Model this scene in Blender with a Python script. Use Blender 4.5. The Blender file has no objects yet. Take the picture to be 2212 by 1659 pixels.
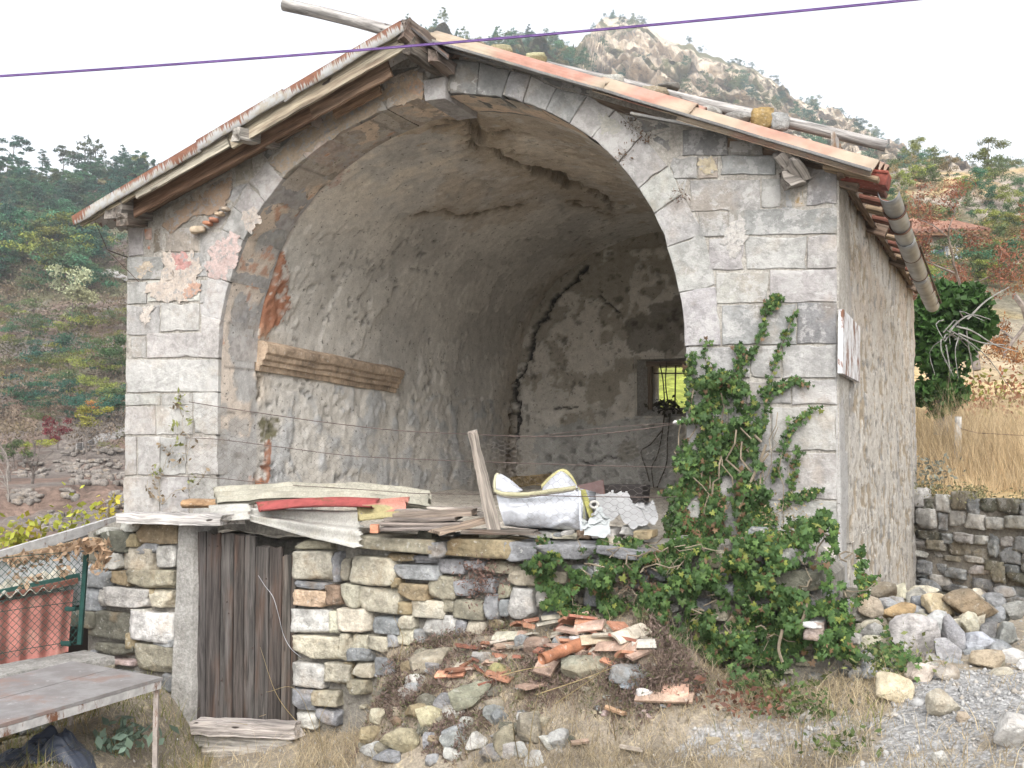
import bpy, math, random
import numpy as np
from mathutils import Vector, Matrix
SC = bpy.context.scene
COL = SC.collection
R = np.random.default_rng(7)

# ------------------------------------------------------------------ camera
# the photograph was measured on a 2212 x 1659 copy: focal length 2220, horizon at y = 950
FPX, CX, CY, CAMZ = 2220.0, 1106.0, 829.5, 2.5
PITCH = math.atan((950 - CY) / FPX)
cam = bpy.data.cameras.new('camera')
cam.sensor_width = 36.0
cam.lens = 36.0 * FPX / 2212.0
cam.clip_start = 0.05
cam.clip_end = 6000
camo = bpy.data.objects.new('camera', cam)
camo.location = (0, 0, CAMZ)
camo.rotation_euler = (math.pi / 2 + PITCH, 0, 0)
COL.objects.link(camo)
SC.camera = camo

# ------------------------------------------------------------------ light
SUN_EL, SUN_AZ = math.radians(40), math.radians(180)     # behind the camera, a little to its right
w = bpy.data.worlds.new('World')
SC.world = w
w.use_nodes = True
wn = w.node_tree
bg = wn.nodes['Background']
sky = wn.nodes.new('ShaderNodeTexSky')
sky.sky_type = 'NISHITA'
sky.sun_disc = False
sky.sun_elevation = SUN_EL
sky.sun_rotation = SUN_AZ
sky.air_density = 1.0
sky.dust_density = 4.0
hs = wn.nodes.new('ShaderNodeHueSaturation')      # a hazy white autumn sky
hs.inputs['Saturation'].default_value = 0.22
wn.links.new(sky.outputs[0], hs.inputs['Color'])
wn.links.new(hs.outputs[0], bg.inputs['Color'])
bg.inputs['Strength'].default_value = 0.15
sun = bpy.data.lights.new('sun', 'SUN')
sun.energy = 0.8
sun.angle = math.radians(50)
sun.color = (1.0, 0.98, 0.96)
suno = bpy.data.objects.new('sun', sun)
_sd = Vector((math.sin(SUN_AZ) * math.cos(SUN_EL), math.cos(SUN_AZ) * math.cos(SUN_EL), math.sin(SUN_EL)))
suno.rotation_euler = (-_sd).to_track_quat('-Z', 'Y').to_euler()
COL.objects.link(suno)
vs = SC.view_settings
vs.view_transform = 'Standard'
vs.look = 'None'
vs.gamma = 1
vs.exposure = 1.55
vs.use_curve_mapping = False
SC.cycles.use_denoising = True
SC.cycles.max_bounces = 10
SC.cycles.diffuse_bounces = 5
SC.cycles.volume_bounces = 0
SC.cycles.transparent_max_bounces = 8

# ------------------------------------------------------------------ maths
_cp, _sp = math.cos(PITCH), math.sin(PITCH)
def A(*a): return np.array(a, float)
def ray(px, py):
    a = (px - CX) / FPX; b = -(py - CY) / FPX
    return A(a, _cp - _sp * b, _sp + _cp * b)
CAM = A(0, 0, CAMZ)
def on_plane(px, py, p0, n):
    d = ray(px, py)
    return CAM + d * (np.dot(np.asarray(p0) - CAM, n) / np.dot(d, n))
def at(px, py, D):
    d = ray(px, py)
    return CAM + d * (D / d[1])
def zp(px, py, z):
    d = ray(px, py)
    return CAM + d * ((z - CAMZ) / d[2])
def proj(P):
    P = np.asarray(P, float) - CAM
    y = _cp * P[..., 1] + _sp * P[..., 2]
    z = -_sp * P[..., 1] + _cp * P[..., 2]
    return np.stack([CX + FPX * P[..., 0] / y, CY - FPX * z / y], -1)
def unit(v):
    v = np.asarray(v, float); return v / np.linalg.norm(v)
UP = A(0, 0, 1)

# chapel frame: C = right front corner, UL runs left along the facade, DD runs back along the nave
C = A(2.36, 7.5, 0)
UL = unit(A(-.92, .392, 0))
FN = A(-UL[1], UL[0], 0) * 1.0
FN = A(-.392, -.92, 0) / math.hypot(.392, .92)         # facade normal, towards the camera
DD = unit(A(.437, .8995, 0))
def F(px, py, off=0.0): return on_plane(px, py, C + FN * off, FN)
# low front wall (with the door)
W0, W1 = A(-3.84, 9.3, 0), A(2.06, 6.6, 0)
WD = unit(W1 - W0)
WN = A(WD[1], -WD[0], 0)
def W(px, py, off=0.0): return on_plane(px, py, W0 + WN * off, WN)

def sstep(a, b, x):
    t = np.clip((np.asarray(x, float) - a) / (b - a), 0, 1); return t * t * (3 - 2 * t)
def _hash(ix, iy, iz, seed):
    h = (ix * 374761393 + iy * 668265263 + iz * 2147483647 + seed * 1274126177) & 0xFFFFFFFF
    h = ((h ^ (h >> 13)) * 1274126177) & 0xFFFFFFFF
    h = ((h ^ (h >> 16)) * 2246822519) & 0xFFFFFFFF
    return ((h ^ (h >> 15)) & 0xFFFFFF) / float(0xFFFFFF)
def vnoise(P, seed=0):
    P = np.asarray(P, float)
    i = np.floor(P).astype(np.int64); f = P - i
    f = f * f * f * (f * (f * 6 - 15) + 10)
    x, y, z = i[..., 0], i[..., 1], i[..., 2]
    def h(a, b, c): return _hash(x + a, y + b, z + c, seed)
    fx, fy, fz = f[..., 0], f[..., 1], f[..., 2]
    l = lambda a, b, t: a + (b - a) * t
    return l(l(l(h(0,0,0), h(1,0,0), fx), l(h(0,1,0), h(1,1,0), fx), fy),
             l(l(h(0,0,1), h(1,0,1), fx), l(h(0,1,1), h(1,1,1), fx), fy), fz)
def fbm(P, oct=4, seed=0, gain=.5):
    P = np.asarray(P, float); s = 0; a = 1; t = 0
    for k in range(oct):
        s = s + a * vnoise(P * 2.0 ** k + k * 13.7, seed + k); t += a; a *= gain
    return s / t                                         # 0..1, mean .5
def in_poly(P, poly):
    P = np.asarray(P, float); poly = np.asarray(poly, float)
    x, y = P[..., 0], P[..., 1]; c = np.zeros(x.shape, bool)
    for (x0, y0), (x1, y1) in zip(poly, np.roll(poly, -1, 0)):
        if y0 == y1: continue
        c ^= ((y0 > y) != (y1 > y)) & (x < (x1 - x0) * (y - y0) / (y1 - y0) + x0)
    return c
def seg_dist(P, pts):
    P = np.asarray(P, float); best = np.full(P.shape[:-1], 1e9)
    pts = np.asarray(pts, float)
    for a, b in zip(pts[:-1], pts[1:]):
        ab = b - a; t = np.clip(((P - a) @ ab) / max(ab @ ab, 1e-9), 0, 1)
        best = np.minimum(best, np.linalg.norm(P - a - t[..., None] * ab, axis=-1))
    return best
def resample(pts, n):
    pts = np.asarray(pts, float)
    s = np.r_[0, np.cumsum(np.linalg.norm(np.diff(pts, axis=0), axis=1))]
    t = np.linspace(0, s[-1], n)
    return np.stack([np.interp(t, s, pts[:, k]) for k in range(pts.shape[1])], 1)
def spline(pts, n):
    pts = np.asarray(pts, float)
    P = np.vstack([2 * pts[0] - pts[1], pts, 2 * pts[-1] - pts[-2]])
    out = []
    for i in range(len(pts) - 1):
        a, b, c, d = P[i:i + 4]
        for t in np.linspace(0, 1, 12, endpoint=False):
            out.append(.5 * (2 * b + (c - a) * t + (2 * a - 5 * b + 4 * c - d) * t * t + (3 * b - a - 3 * c + d) * t ** 3))
    out.append(pts[-1])
    return resample(out, n)

# ------------------------------------------------------------------ meshes and objects
WLOC = {}
def mesh(name, V, F_, mat=None, smooth=False, attrs=None, matidx=None):
    V = np.asarray(V, np.float32)
    me = bpy.data.meshes.new(name)
    if isinstance(F_, np.ndarray) and F_.ndim == 2:
        k = F_.shape[1]; n = len(F_)
        me.vertices.add(len(V)); me.vertices.foreach_set('co', V.ravel())
        me.loops.add(n * k); me.loops.foreach_set('vertex_index', F_.astype(np.int32).ravel())
        me.polygons.add(n); me.polygons.foreach_set('loop_start', np.arange(0, n * k, k, dtype=np.int32))
        me.update(calc_edges=True)
    else:
        me.from_pydata([tuple(map(float, v)) for v in V], [], [tuple(map(int, f)) for f in F_])
        me.update()
    if smooth: me.polygons.foreach_set('use_smooth', np.ones(len(me.polygons), bool))
    for an, av in (attrs or {}).items():
        av = np.asarray(av, np.float32)
        if av.ndim == 1: me.attributes.new(an, 'FLOAT', 'POINT').data.foreach_set('value', av)
        elif av.shape[1] == 3: me.attributes.new(an, 'FLOAT_VECTOR', 'POINT').data.foreach_set('vector', av.ravel())
        else: me.attributes.new(an, 'FLOAT_COLOR', 'POINT').data.foreach_set('color', av.ravel())
    if mat is not None:
        for m in (mat if isinstance(mat, (list, tuple)) else [mat]): me.materials.append(m)
    if matidx is not None: me.polygons.foreach_set('material_index', np.asarray(matidx, np.int32))
    return me
def place(name, me, loc, parent=None, color=None, label=None, cat=None, group=None, kind=None, rot=None, scale=None):
    o = bpy.data.objects.new(name, me)
    COL.objects.link(o)
    loc = np.asarray(loc, float); WLOC[o] = loc
    if parent is not None:
        o.parent = parent
        o.location = loc - WLOC[parent]
    else: o.location = loc
    if rot is not None: o.rotation_euler = rot
    if scale is not None: o.scale = scale
    if color is not None: o.color = (*color[:3], 1)
    if label: o['label'] = label
    if cat: o['category'] = cat
    if group: o['group'] = group
    if kind: o['kind'] = kind
    return o
def obj(name, V, F_, mat, parent=None, smooth=False, attrs=None, matidx=None, **kw):
    V = np.asarray(V, float)
    org = (V.min(0) + V.max(0)) / 2; org[2] = V[:, 2].min()
    return place(name, mesh(name, V - org, F_, mat, smooth, attrs, matidx), org, parent, **kw)
def thing(name, label, cat, loc, group=None, kind=None):
    return place(name, None, loc, None, None, label, cat, group, kind)
class MB:
    def __init__(s): s.V = []; s.F = []; s.n = 0; s.at = {}
    def add(s, V, F_, **at):
        V = np.asarray(V, float); s.V.append(V)
        s.F += [tuple(int(i) + s.n for i in f) for f in F_]
        for k, v in at.items(): s.at.setdefault(k, []).append(np.asarray(v, float))
        s.n += len(V); return s
    def obj(s, name, mat, parent=None, **kw):
        at_ = {k: np.concatenate(v) for k, v in s.at.items()}
        F_ = s.F
        if len(set(map(len, F_))) == 1: F_ = np.array(F_)
        return obj(name, np.concatenate(s.V), F_, mat, parent, attrs=at_, **kw)

def grid_faces(nu, nv, wrap=False):
    i = np.arange(nu - 1)[:, None]; j = np.arange(nv if wrap else nv - 1)[None, :]
    j2 = (j + 1) % nv
    return np.stack([i * nv + j, (i + 1) * nv + j, (i + 1) * nv + j2, i * nv + j2], -1).reshape(-1, 4)
def tube(pts, r, sides=6, cap=True):
    pts = np.asarray(pts, float); n = len(pts)
    r = np.broadcast_to(np.asarray(r, float), (n,))
    T = np.gradient(pts, axis=0); T /= np.linalg.norm(T, axis=1)[:, None] + 1e-12
    ref = UP if abs(T[0][2]) < .9 else A(1, 0, 0)
    u = unit(np.cross(ref, T[0])); V = []
    for k in range(n):
        u = u - T[k] * (u @ T[k]); u = unit(u); v = np.cross(T[k], u)
        for a in np.arange(sides) * 2 * math.pi / sides:
            V.append(pts[k] + r[k] * (math.cos(a) * u + math.sin(a) * v))
    Fc = [tuple(f) for f in grid_faces(n, sides, True)]
    if cap and sides > 2: Fc += [tuple(range(sides))[::-1], tuple(range((n - 1) * sides, n * sides))]
    return np.array(V), Fc
def beam(p, q, w, h, up=UP, seg=10, rough=.004, seed=0, taper=1.0, ends=.0):
    """a sawn or weathered timber from p to q; bc = coordinates along / across the grain"""
    p, q = np.asarray(p, float), np.asarray(q, float); L = np.linalg.norm(q - p); t = (q - p) / L
    s = unit(np.cross(t, up)); u = np.cross(s, t)
    prof = A(-1,-1, 0,-1, 1,-1, 1,0, 1,1, 0,1, -1,1, -1,0).reshape(8, 2)
    prof = prof * np.where(np.abs(prof).sum(1) > 1.5, .97, 1)[:, None]
    V = []; B = []
    for k in range(seg + 1):
        a = k / seg; sc = 1 + (taper - 1) * a
        for (x, y) in prof:
            e = ends * (vnoise(A(x * 3 + seed, y * 3, k * .5), seed) - .5) * (1 if k in (0, seg) else 0)
            V.append(p + t * (L * a + e) + s * x * w / 2 * sc + u * y * h / 2 * sc); B.append((L * a + seed * 3.1, x * w / 2 + seed * .37, y * h / 2))
    V = np.array(V); B = np.array(B)
    if rough:
        V = V + np.stack([fbm(V * A(9, 9, 9) + seed, 2, 5 + k) - .5 for k in range(3)], 1) * 2 * rough
    Fc = [tuple(f) for f in grid_faces(seg + 1, 8, True)] + [tuple(range(8))[::-1], tuple(range(seg * 8, seg * 8 + 8))]
    return V, Fc, B
def add_beam(mb, *a, **k):
    V, Fc, B = beam(*a, **k); mb.add(V, Fc, bc=B)

def _cubegrid(n):
    idx = {}; V = []; Fc = []
    def vid(p):
        k = tuple(np.round(p, 5))
        if k not in idx: idx[k] = len(V); V.append(p)
        return idx[k]
    L = np.linspace(-1, 1, n + 1)
    for ax in range(3):
        for sg in (-1, 1):
            for i in range(n):
                for j in range(n):
                    q = []
                    for (a, b) in ((i, j), (i + 1, j), (i + 1, j + 1), (i, j + 1)):
                        p = [0, 0, 0]; p[ax] = sg; p[(ax + 1) % 3] = L[a]; p[(ax + 2) % 3] = L[b]; q.append(vid(p))
                    Fc.append(tuple(q if sg > 0 else q[::-1]))
    return np.array(V, float), np.array(Fc)
CUBES = {n: _cubegrid(n) for n in (3, 4, 5, 6, 8, 10, 12)}
def rock(dims, seed, n=6, boxy=.5, cuts=7, rough=.07, lo=.58, hi=.92):
    """an angular stone: a rounded box, chipped by random planes"""
    V, Fc = CUBES[n]
    r = np.random.default_rng(seed)
    S = V / np.linalg.norm(V, axis=1)[:, None]
    P = S * (1 - boxy) + V * boxy * .86
    for _ in range(cuts):
        d = unit(r.normal(size=3)); h = r.uniform(lo, hi)
        ex = np.maximum(P @ d - h * np.abs(d).sum() ** .35, 0)
        P = P - ex[:, None] * d * r.uniform(.85, 1)
    nz = np.stack([fbm(P * 1.9 + seed * 3.3, 4, seed % 97 + k, .62) - .5 for k in range(3)], 1)
    P = P + nz * rough * 4
    P /= np.abs(P).max(0)
    return P * np.asarray(dims) / 2, Fc
# ------------------------------------------------------------------ materials
class M:
    def __init__(s, name, rough=.9, spec=.25):
        s.m = bpy.data.materials.new(name); s.m.use_nodes = True; s.t = s.m.node_tree
        s.b = s.t.nodes['Principled BSDF']; s.b.inputs['Roughness'].default_value = rough
        s.b.inputs['Specular IOR Level'].default_value = spec
        s.geo = s.t.nodes.new('ShaderNodeNewGeometry'); s.pos = s.geo.outputs['Position']; s._i = None
    def lk(s, a, b):
        if hasattr(a, 'is_output') or isinstance(a, bpy.types.NodeSocket): s.t.links.new(a, b)
        elif isinstance(a, (tuple, list)) and len(a) == 3 and b.type == 'VECTOR': b.default_value = a
        elif isinstance(a, (tuple, list)) and len(a) == 3 and b.type == 'RGBA': b.default_value = (*a, 1)
        else: b.default_value = a
    def info(s):
        if s._i is None: s._i = s.t.nodes.new('ShaderNodeObjectInfo')
        return s._i
    def color(s): return s.info().outputs['Color']
    def attr(s, n, out='Color'):
        a = s.t.nodes.new('ShaderNodeAttribute'); a.attribute_name = n; return a.outputs[out]
    def vec(s, v, sc=(1, 1, 1), off=(0, 0, 0)):
        n = s.t.nodes.new('ShaderNodeMapping'); s.lk(v, n.inputs['Vector']); n.inputs['Scale'].default_value = sc; n.inputs['Location'].default_value = off
        return n.outputs[0]
    def noise(s, scale, detail=4, rough=.55, v=None, dist=0.0):
        n = s.t.nodes.new('ShaderNodeTexNoise'); s.lk(v if v is not None else s.pos, n.inputs['Vector'])
        n.inputs['Scale'].default_value = scale; n.inputs['Detail'].default_value = detail; n.inputs['Roughness'].default_value = rough
        n.inputs['Distortion'].default_value = dist
        return n.outputs['Fac']
    def voro(s, scale, v=None, feature='F1', out='Distance', rnd=1.0):
        n = s.t.nodes.new('ShaderNodeTexVoronoi'); n.feature = feature; s.lk(v if v is not None else s.pos, n.inputs['Vector'])
        n.inputs['Scale'].default_value = scale; n.inputs['Randomness'].default_value = rnd
        return n.outputs[out]
    def rng(s, f, a, b, c=0.0, d=1.0, smooth=True):
        n = s.t.nodes.new('ShaderNodeMapRange'); n.interpolation_type = 'SMOOTHSTEP' if smooth else 'LINEAR'
        s.lk(f, n.inputs[0])
        for k, x in enumerate((a, b, c, d)): n.inputs[k + 1].default_value = x
        return n.outputs[0]
    def mix(s, fac, a, b, mode='MIX'):
        n = s.t.nodes.new('ShaderNodeMix'); n.data_type = 'RGBA'; n.blend_type = mode
        s.lk(fac, n.inputs[0]); s.lk(a, n.inputs[6]); s.lk(b, n.inputs[7]); return n.outputs[2]
    def mul(s, col, f):                       # colour times a grey factor
        n = s.t.nodes.new('ShaderNodeVectorMath'); n.operation = 'SCALE'; s.lk(col, n.inputs[0]); s.lk(f, n.inputs['Scale']); return n.outputs[0]
    def math(s, op, a, b=0.0):
        n = s.t.nodes.new('ShaderNodeMath'); n.operation = op; s.lk(a, n.inputs[0]); s.lk(b, n.inputs[1]); return n.outputs[0]
    def bump(s, h, strength=.5, dist=.01):
        n = s.t.nodes.new('ShaderNodeBump'); s.lk(h, n.inputs['Height']); n.inputs['Strength'].default_value = strength; n.inputs['Distance'].default_value = dist
        if s.b.inputs['Normal'].is_linked: s.t.links.new(s.b.inputs['Normal'].links[0].from_socket, n.inputs['Normal'])
        s.t.links.new(n.outputs[0], s.b.inputs['Normal']); return s
    def out(s, col):
        s.lk(col, s.b.inputs['Base Color']); return s.m

def stone_mat(name, white=.0, ochre=.25, lichen=.3, rough_b=.8, var=.35, soot=0.0, bd=1.0, mot=1.0):
    m = M(name)
    c = m.color()
    c = m.mul(c, m.rng(m.noise(2.3, 4), .3, .7, 1 - var, 1 + var))
    c = m.mul(c, m.rng(m.noise(13, 7, .72), .3, .7, 1 - .34 * mot, 1 + .3 * mot))
    if ochre: c = m.mix(m.math('MULTIPLY', m.rng(m.noise(3.1, 5, .6, m.vec(m.pos, off=(7, 3, 1))), .52, .66), ochre), c, (.32, .21, .10))
    if white: c = m.mix(m.math('MULTIPLY', m.rng(m.noise(5.5, 8, .74, m.vec(m.pos, off=(1, 9, 4))), .515, .56), white), c, (.43, .42, .405))
    if lichen:
        c = m.mix(m.math('MULTIPLY', m.rng(m.noise(24, 5, .6, m.vec(m.pos, off=(3, 3, 3))), .60, .68), lichen), c, (.58, .57, .52))
        c = m.mix(m.math('MULTIPLY', m.rng(m.noise(13, 6, .7, m.vec(m.pos, off=(5, 1, 8))), .58, .70), lichen), c, (.10, .10, .085))
    if soot: c = m.mix(m.math('MULTIPLY', m.rng(m.noise(1.7, 5, .6, m.vec(m.pos, off=(2, 2, 2))), .45, .68), soot), c, (.13, .13, .125))
    m.bump(m.noise(8, 7, .68), rough_b, .06 * bd)
    m.bump(m.noise(45, 6, .75), rough_b, .012 * bd)
    m.bump(m.rng(m.noise(30, 3, .5, m.vec(m.pos, off=(4, 4, 1))), .34, .42), rough_b * .5, .006 * max(bd, .6))
    return m.out(c)
MS_ASHLAR = stone_mat('limestone_ashlar', white=.55, ochre=.16, lichen=.16, rough_b=.75, var=.12, bd=.45, mot=.7, soot=.22)
MS_RUBBLE = stone_mat('rubble_stone', ochre=.30, lichen=.45, rough_b=.8, var=.28)
MS_BOULD = stone_mat('broken_rock', ochre=.25, lichen=.30, rough_b=.9, var=.22)
MS_LICH = stone_mat('lichened_stone', ochre=.15, lichen=.75, rough_b=1.0, var=.3, white=.35)
MS_TERRA = stone_mat('terracotta', ochre=.0, lichen=.35, rough_b=.35, var=.25)

def mortar_mat(name, base, dark=(.2, .18, .15)):
    m = M(name)
    c = m.mix(m.rng(m.noise(6, 6, .65), .35, .7), base, dark)
    c = m.mul(c, m.rng(m.noise(40, 5, .7), .3, .7, .75, 1.25))
    m.bump(m.noise(14, 6, .7), .9, .03); m.bump(m.noise(70, 5, .7), .6, .008)
    return m.out(c)
M_MORTAR = mortar_mat('lime_mortar', (.37, .35, .315), (.27, .25, .22))
M_JOINT = mortar_mat('dark_joint', (.25, .235, .205), (.13, .12, .105))
M_CEMENT = mortar_mat('cement_render', (.33, .32, .30), (.25, .24, .22))

def plaster_mat():
    m = M('old_plaster')
    c = m.color()
    c = m.mul(c, m.rng(m.noise(5, 6, .6), .3, .7, .82, 1.14))
    c = m.mul(c, m.rng(m.noise(40, 5, .7), .3, .7, .88, 1.1))
    c = m.mix(m.rng(m.noise(22, 7, .75), .50, .60), c, (.27, .265, .255))
    m.bump(m.noise(12, 6, .6), .5, .02); m.bump(m.noise(60, 5, .7), .5, .006)
    return m.out(c)
M_PLASTER = plaster_mat()

def tinted_mat(name, bump1=.7, fine=1.0, attr='tint'):
    """surface whose colour varies from place to place (layers of plaster, bare stone), stored on the mesh"""
    m = M(name)
    c = m.attr(attr)
    c = m.mul(c, m.rng(m.noise(11, 6, .65), .3, .7, .90, 1.1))
    c = m.mul(c, m.rng(m.noise(60, 6, .8), .3, .7, .82, 1.15))
    c = m.mix(m.math('MULTIPLY', m.rng(m.noise(21, 4, .6, m.vec(m.pos, off=(3, 8, 5))), .62, .69), .75 * fine), c, (.10, .09, .075))
    m.bump(m.noise(14, 7, .7), bump1, .014); m.bump(m.noise(60, 6, .75), bump1, .006)
    return m.out(c)
M_VAULT = tinted_mat('vault_plaster')
M_RENDER = tinted_mat('side_wall_render')
M_GROUND = None

def wood_mat(name, light=.28, red=.3, rough=.9):
    m = M(name, rough)
    bc = m.attr('bc', 'Vector')
    g1 = m.noise(1, 6, .65, m.vec(bc, (1.6, 26, 26)), .6)
    g2 = m.noise(1, 4, .6, m.vec(bc, (5, 120, 120)))
    g3 = m.noise(1, 5, .6, m.vec(bc, (1.1, 7, 7), (3, 1, 2)))
    c = m.mul(m.color(), m.rng(g1, .30, .70, .40, 1.5))
    c = m.mul(c, m.rng(g2, .3, .7, .78, 1.18))
    c = m.mix(m.math('MULTIPLY', m.rng(g3, .5, .72), red), c, (.16, .075, .04))
    c = m.mix(m.math('MULTIPLY', m.rng(g1, .62, .8), .5), c, (light * .8, light * .8, light * .78))
    k = m.noise(1, 2, .5, m.vec(bc, (5, 14, 14), (9, 2, 7)))
    c = m.mix(m.rng(k, .70, .76), c, (.05, .04, .035))
    m.bump(g1, .8, .012); m.bump(g2, .6, .004)
    return m.out(c)
M_WOOD = wood_mat('weathered_wood')
M_WOODL = wood_mat('grey_driftwood', .45, .05)

def sheet_mat(name, stains=.4, rough=.75):
    m = M(name, rough)
    c = m.mul(m.color(), m.rng(m.noise(3, 5, .6), .3, .7, .75, 1.2))
    c = m.mix(m.math('MULTIPLY', m.rng(m.noise(5, 6, .7, m.vec(m.pos, off=(4, 1, 1))), .5, .68), stains), c, (.30, .27, .20))
    c = m.mul(c, m.rng(m.noise(60, 4, .7), .3, .7, .82, 1.15))
    m.bump(m.noise(50, 4, .7), .3, .004)
    return m.out(c)
M_SHEET = sheet_mat('fibre_cement')
def rooftile_mat():
    m = M('faded_red_sheet', .65)
    f = m.noise(1.5, 3, .5, m.vec(m.pos, (1, 1, 1.5), (2.3, 0, 0)))
    c = m.mix(m.rng(f, .42, .60), (.34, .18, .135), (.36, .29, .215))
    c = m.mul(c, m.rng(m.noise(7, 5, .6), .3, .7, .85, 1.15))
    c = m.mix(m.math('MULTIPLY', m.rng(m.noise(7, 7, .75), .47, .66), .55), c, (.26, .225, .19))
    m.bump(m.noise(40, 4, .6), .15, .003)
    return m.out(c)
M_RTILE = rooftile_mat()
def simple(name, rough=.7, metal=0.0, var=.2, sc=14, rust=0.0, bump=.2):
    m = M(name, rough); m.b.inputs['Metallic'].default_value = metal
    c = m.mul(m.color(), m.rng(m.noise(sc, 5, .6), .3, .7, 1 - var, 1 + var))
    if rust:
        c = m.mix(m.rng(m.noise(9, 7, .75, m.vec(m.pos, (1, 1, .35))), .62 - .2 * rust, .72 - .2 * rust), c, (.15, .07, .04))
    if bump: m.bump(m.noise(sc * 3, 4, .6), bump, .004)
    return m.out(c)
M_PAINT = simple('old_paint', .6, rust=.25)
M_RUSTY = simple('rusty_white_metal', .6, rust=.45)
M_PLATE = simple('rust_spotted_paint', .6, rust=.62, sc=20)
M_METAL = simple('zinc', .45, .55, .25, 6)
M_IRON = simple('rusty_iron', .8, .2, .3)
M_FLAT = simple('plain', .8)
M_CLOTH = simple('woven_plastic', .55, var=.10, sc=40, bump=.25)
M_FILM = simple('plastic_film', .35, var=.12, sc=8)

def leaf_mat(name, trans=.35, var=.45, rough=.6, hue=.0):
    m = M(name, rough, .3)
    r = m.geo.outputs['Random Per Island']
    c = m.mul(m.color(), m.rng(r, 0, 1, 1 - var, 1 + var, False))
    n = m.noise(.35, 3); c = m.mul(c, m.rng(n, .3, .7, .75, 1.25))
    if hue: c = m.mix(m.math('MULTIPLY', m.rng(m.noise(.12, 3, .6, m.vec(m.pos, off=(5, 5, 5))), .5, .65), hue), c, (.20, .15, .04))
    tr = m.t.nodes.new('ShaderNodeBsdfTranslucent'); m.lk(c, tr.inputs['Color'])
    mx = m.t.nodes.new('ShaderNodeMixShader'); mx.inputs[0].default_value = trans
    m.out(c)
    o = m.t.nodes['Material Output']
    m.t.links.new(m.b.outputs[0], mx.inputs[1]); m.t.links.new(tr.outputs[0], mx.inputs[2]); m.t.links.new(mx.outputs[0], o.inputs['Surface'])
    return m.m
M_LEAF = leaf_mat('foliage')
M_FARLEAF = leaf_mat('far_foliage', .2, .4, .8, .35)
M_GRASS = leaf_mat('grass', .3, .4)
M_BARK = simple('bark', .95, var=.35, sc=9, bump=.6)
# ------------------------------------------------------------------ land
def gnd(x, y):
    x = np.asarray(x, float); y = np.asarray(y, float)
    z = .5 + .23 * np.clip(x, -3.6, 2.6) + .35 * sstep(5, 1, y) + .60 * sstep(-2.45, -3.05, x)
    dw = (x - W0[0]) * WN[0] + (y - W0[1]) * WN[1]
    z = z + np.interp(dw, [-.2, 0, .32, .58, .92, 1.05], [.62, .62, .58, .42, .12, 0]) * sstep(-1.14, -.92, x) * (1 - sstep(.75, 1.7, x))
    z = z - .85 * sstep(8.2, 9.1, y) * sstep(2.5, 3.2, x) - .4 * sstep(4.7, 5.4, x) * sstep(7.5, 8.5, y)
    z = z + .04 * np.exp(-((x - 3.4) / 1.2) ** 2 - ((y - 7.8) / 1.0) ** 2)
    z = z - .8 * sstep(-4.2, -6.5, x) - .25 * sstep(-1.2, -2.2, x) * sstep(5.8, 7.5, y) * 0
    P = np.stack([x, y, np.zeros_like(x)], -1)
    return z + (fbm(P * 1.3, 3, 3) - .5) * .12 + (fbm(P * 6, 3, 9) - .5) * .05
TW0, TW1 = A(4.95, 13.7, 0), A(6.75, 9.3, 0)                  # retaining wall on the right
TWD = unit(TW1 - TW0); TWN = A(TWD[1], -TWD[0], 0)            # faces left / camera
def land(x, y):
    x = np.asarray(x, float); y = np.asarray(y, float)
    D = np.maximum(y, np.hypot(x, y) * .8)
    zl = np.interp(D, [0, 12, 25, 40, 60, 80, 110, 150, 182, 230, 320, 700], [-.7, -.8, .1, .8, 2.6, 7.5, 19, 36, 50, 50, 30, 10])
    zr = np.interp(D, [0, 13.5, 20, 30, 60, 92, 130, 250, 700], [1.8, 1.85, 2.5, 4.9, 15.2, 26.5, 34, 50, 40])
    s = (x - TW0[0]) * TWN[0] + (y - TW0[1]) * TWN[1]
    zr = np.where((s < -.25) | (y > 15.2), zr, .25)
    a = x / np.maximum(y, 8)
    wr = sstep(-.33, -.02, a)
    z = zl * (1 - wr) + zr * wr
    P = np.stack([x, y, np.zeros_like(x)], -1)
    far = sstep(18, 70, D)
    z = z + (fbm(P * .05, 4, 21) - .5) * 9 * far * sstep(0, 60, D - 25) + (fbm(P * .25, 3, 22) - .5) * 1.3 * far + (fbm(P * .9, 3, 23) - .5) * .35
    ter = sstep(20, 30, D) * (1 - sstep(62, 80, D)) * (1 - wr)
    st = 1.0; q = z / st; z = z * (1 - ter * .8) + ter * .8 * st * (np.floor(q) + sstep(.35, .65, q - np.floor(q)))
    return z
def hit(px, py, d0=11.0, d1=400.0, fn=land):
    D = np.geomspace(d0, d1, 700); r = ray(px, py)
    P = CAM + r[None] * (D / r[1])[:, None]
    b = P[:, 2] < fn(P[:, 0], P[:, 1])
    if not b.any(): return None
    k = int(np.argmax(b)); p = P[k].copy(); p[2] = float(fn(p[0], p[1])); return p
def heap(x, y):                                        # top of the piled rubble on the right
    return gnd(x, y) * 0 + np.where(np.asarray(y) > 9.6, -1, 1.10 + .17 * sstep(6.4, 7.6, y) + .12 * sstep(7.8, 9, y))
def G(px, py):
    p = hit(px, py, 2.5, 16, gnd)
    return p if p is not None else zp(px, py, 1.0)

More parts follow.
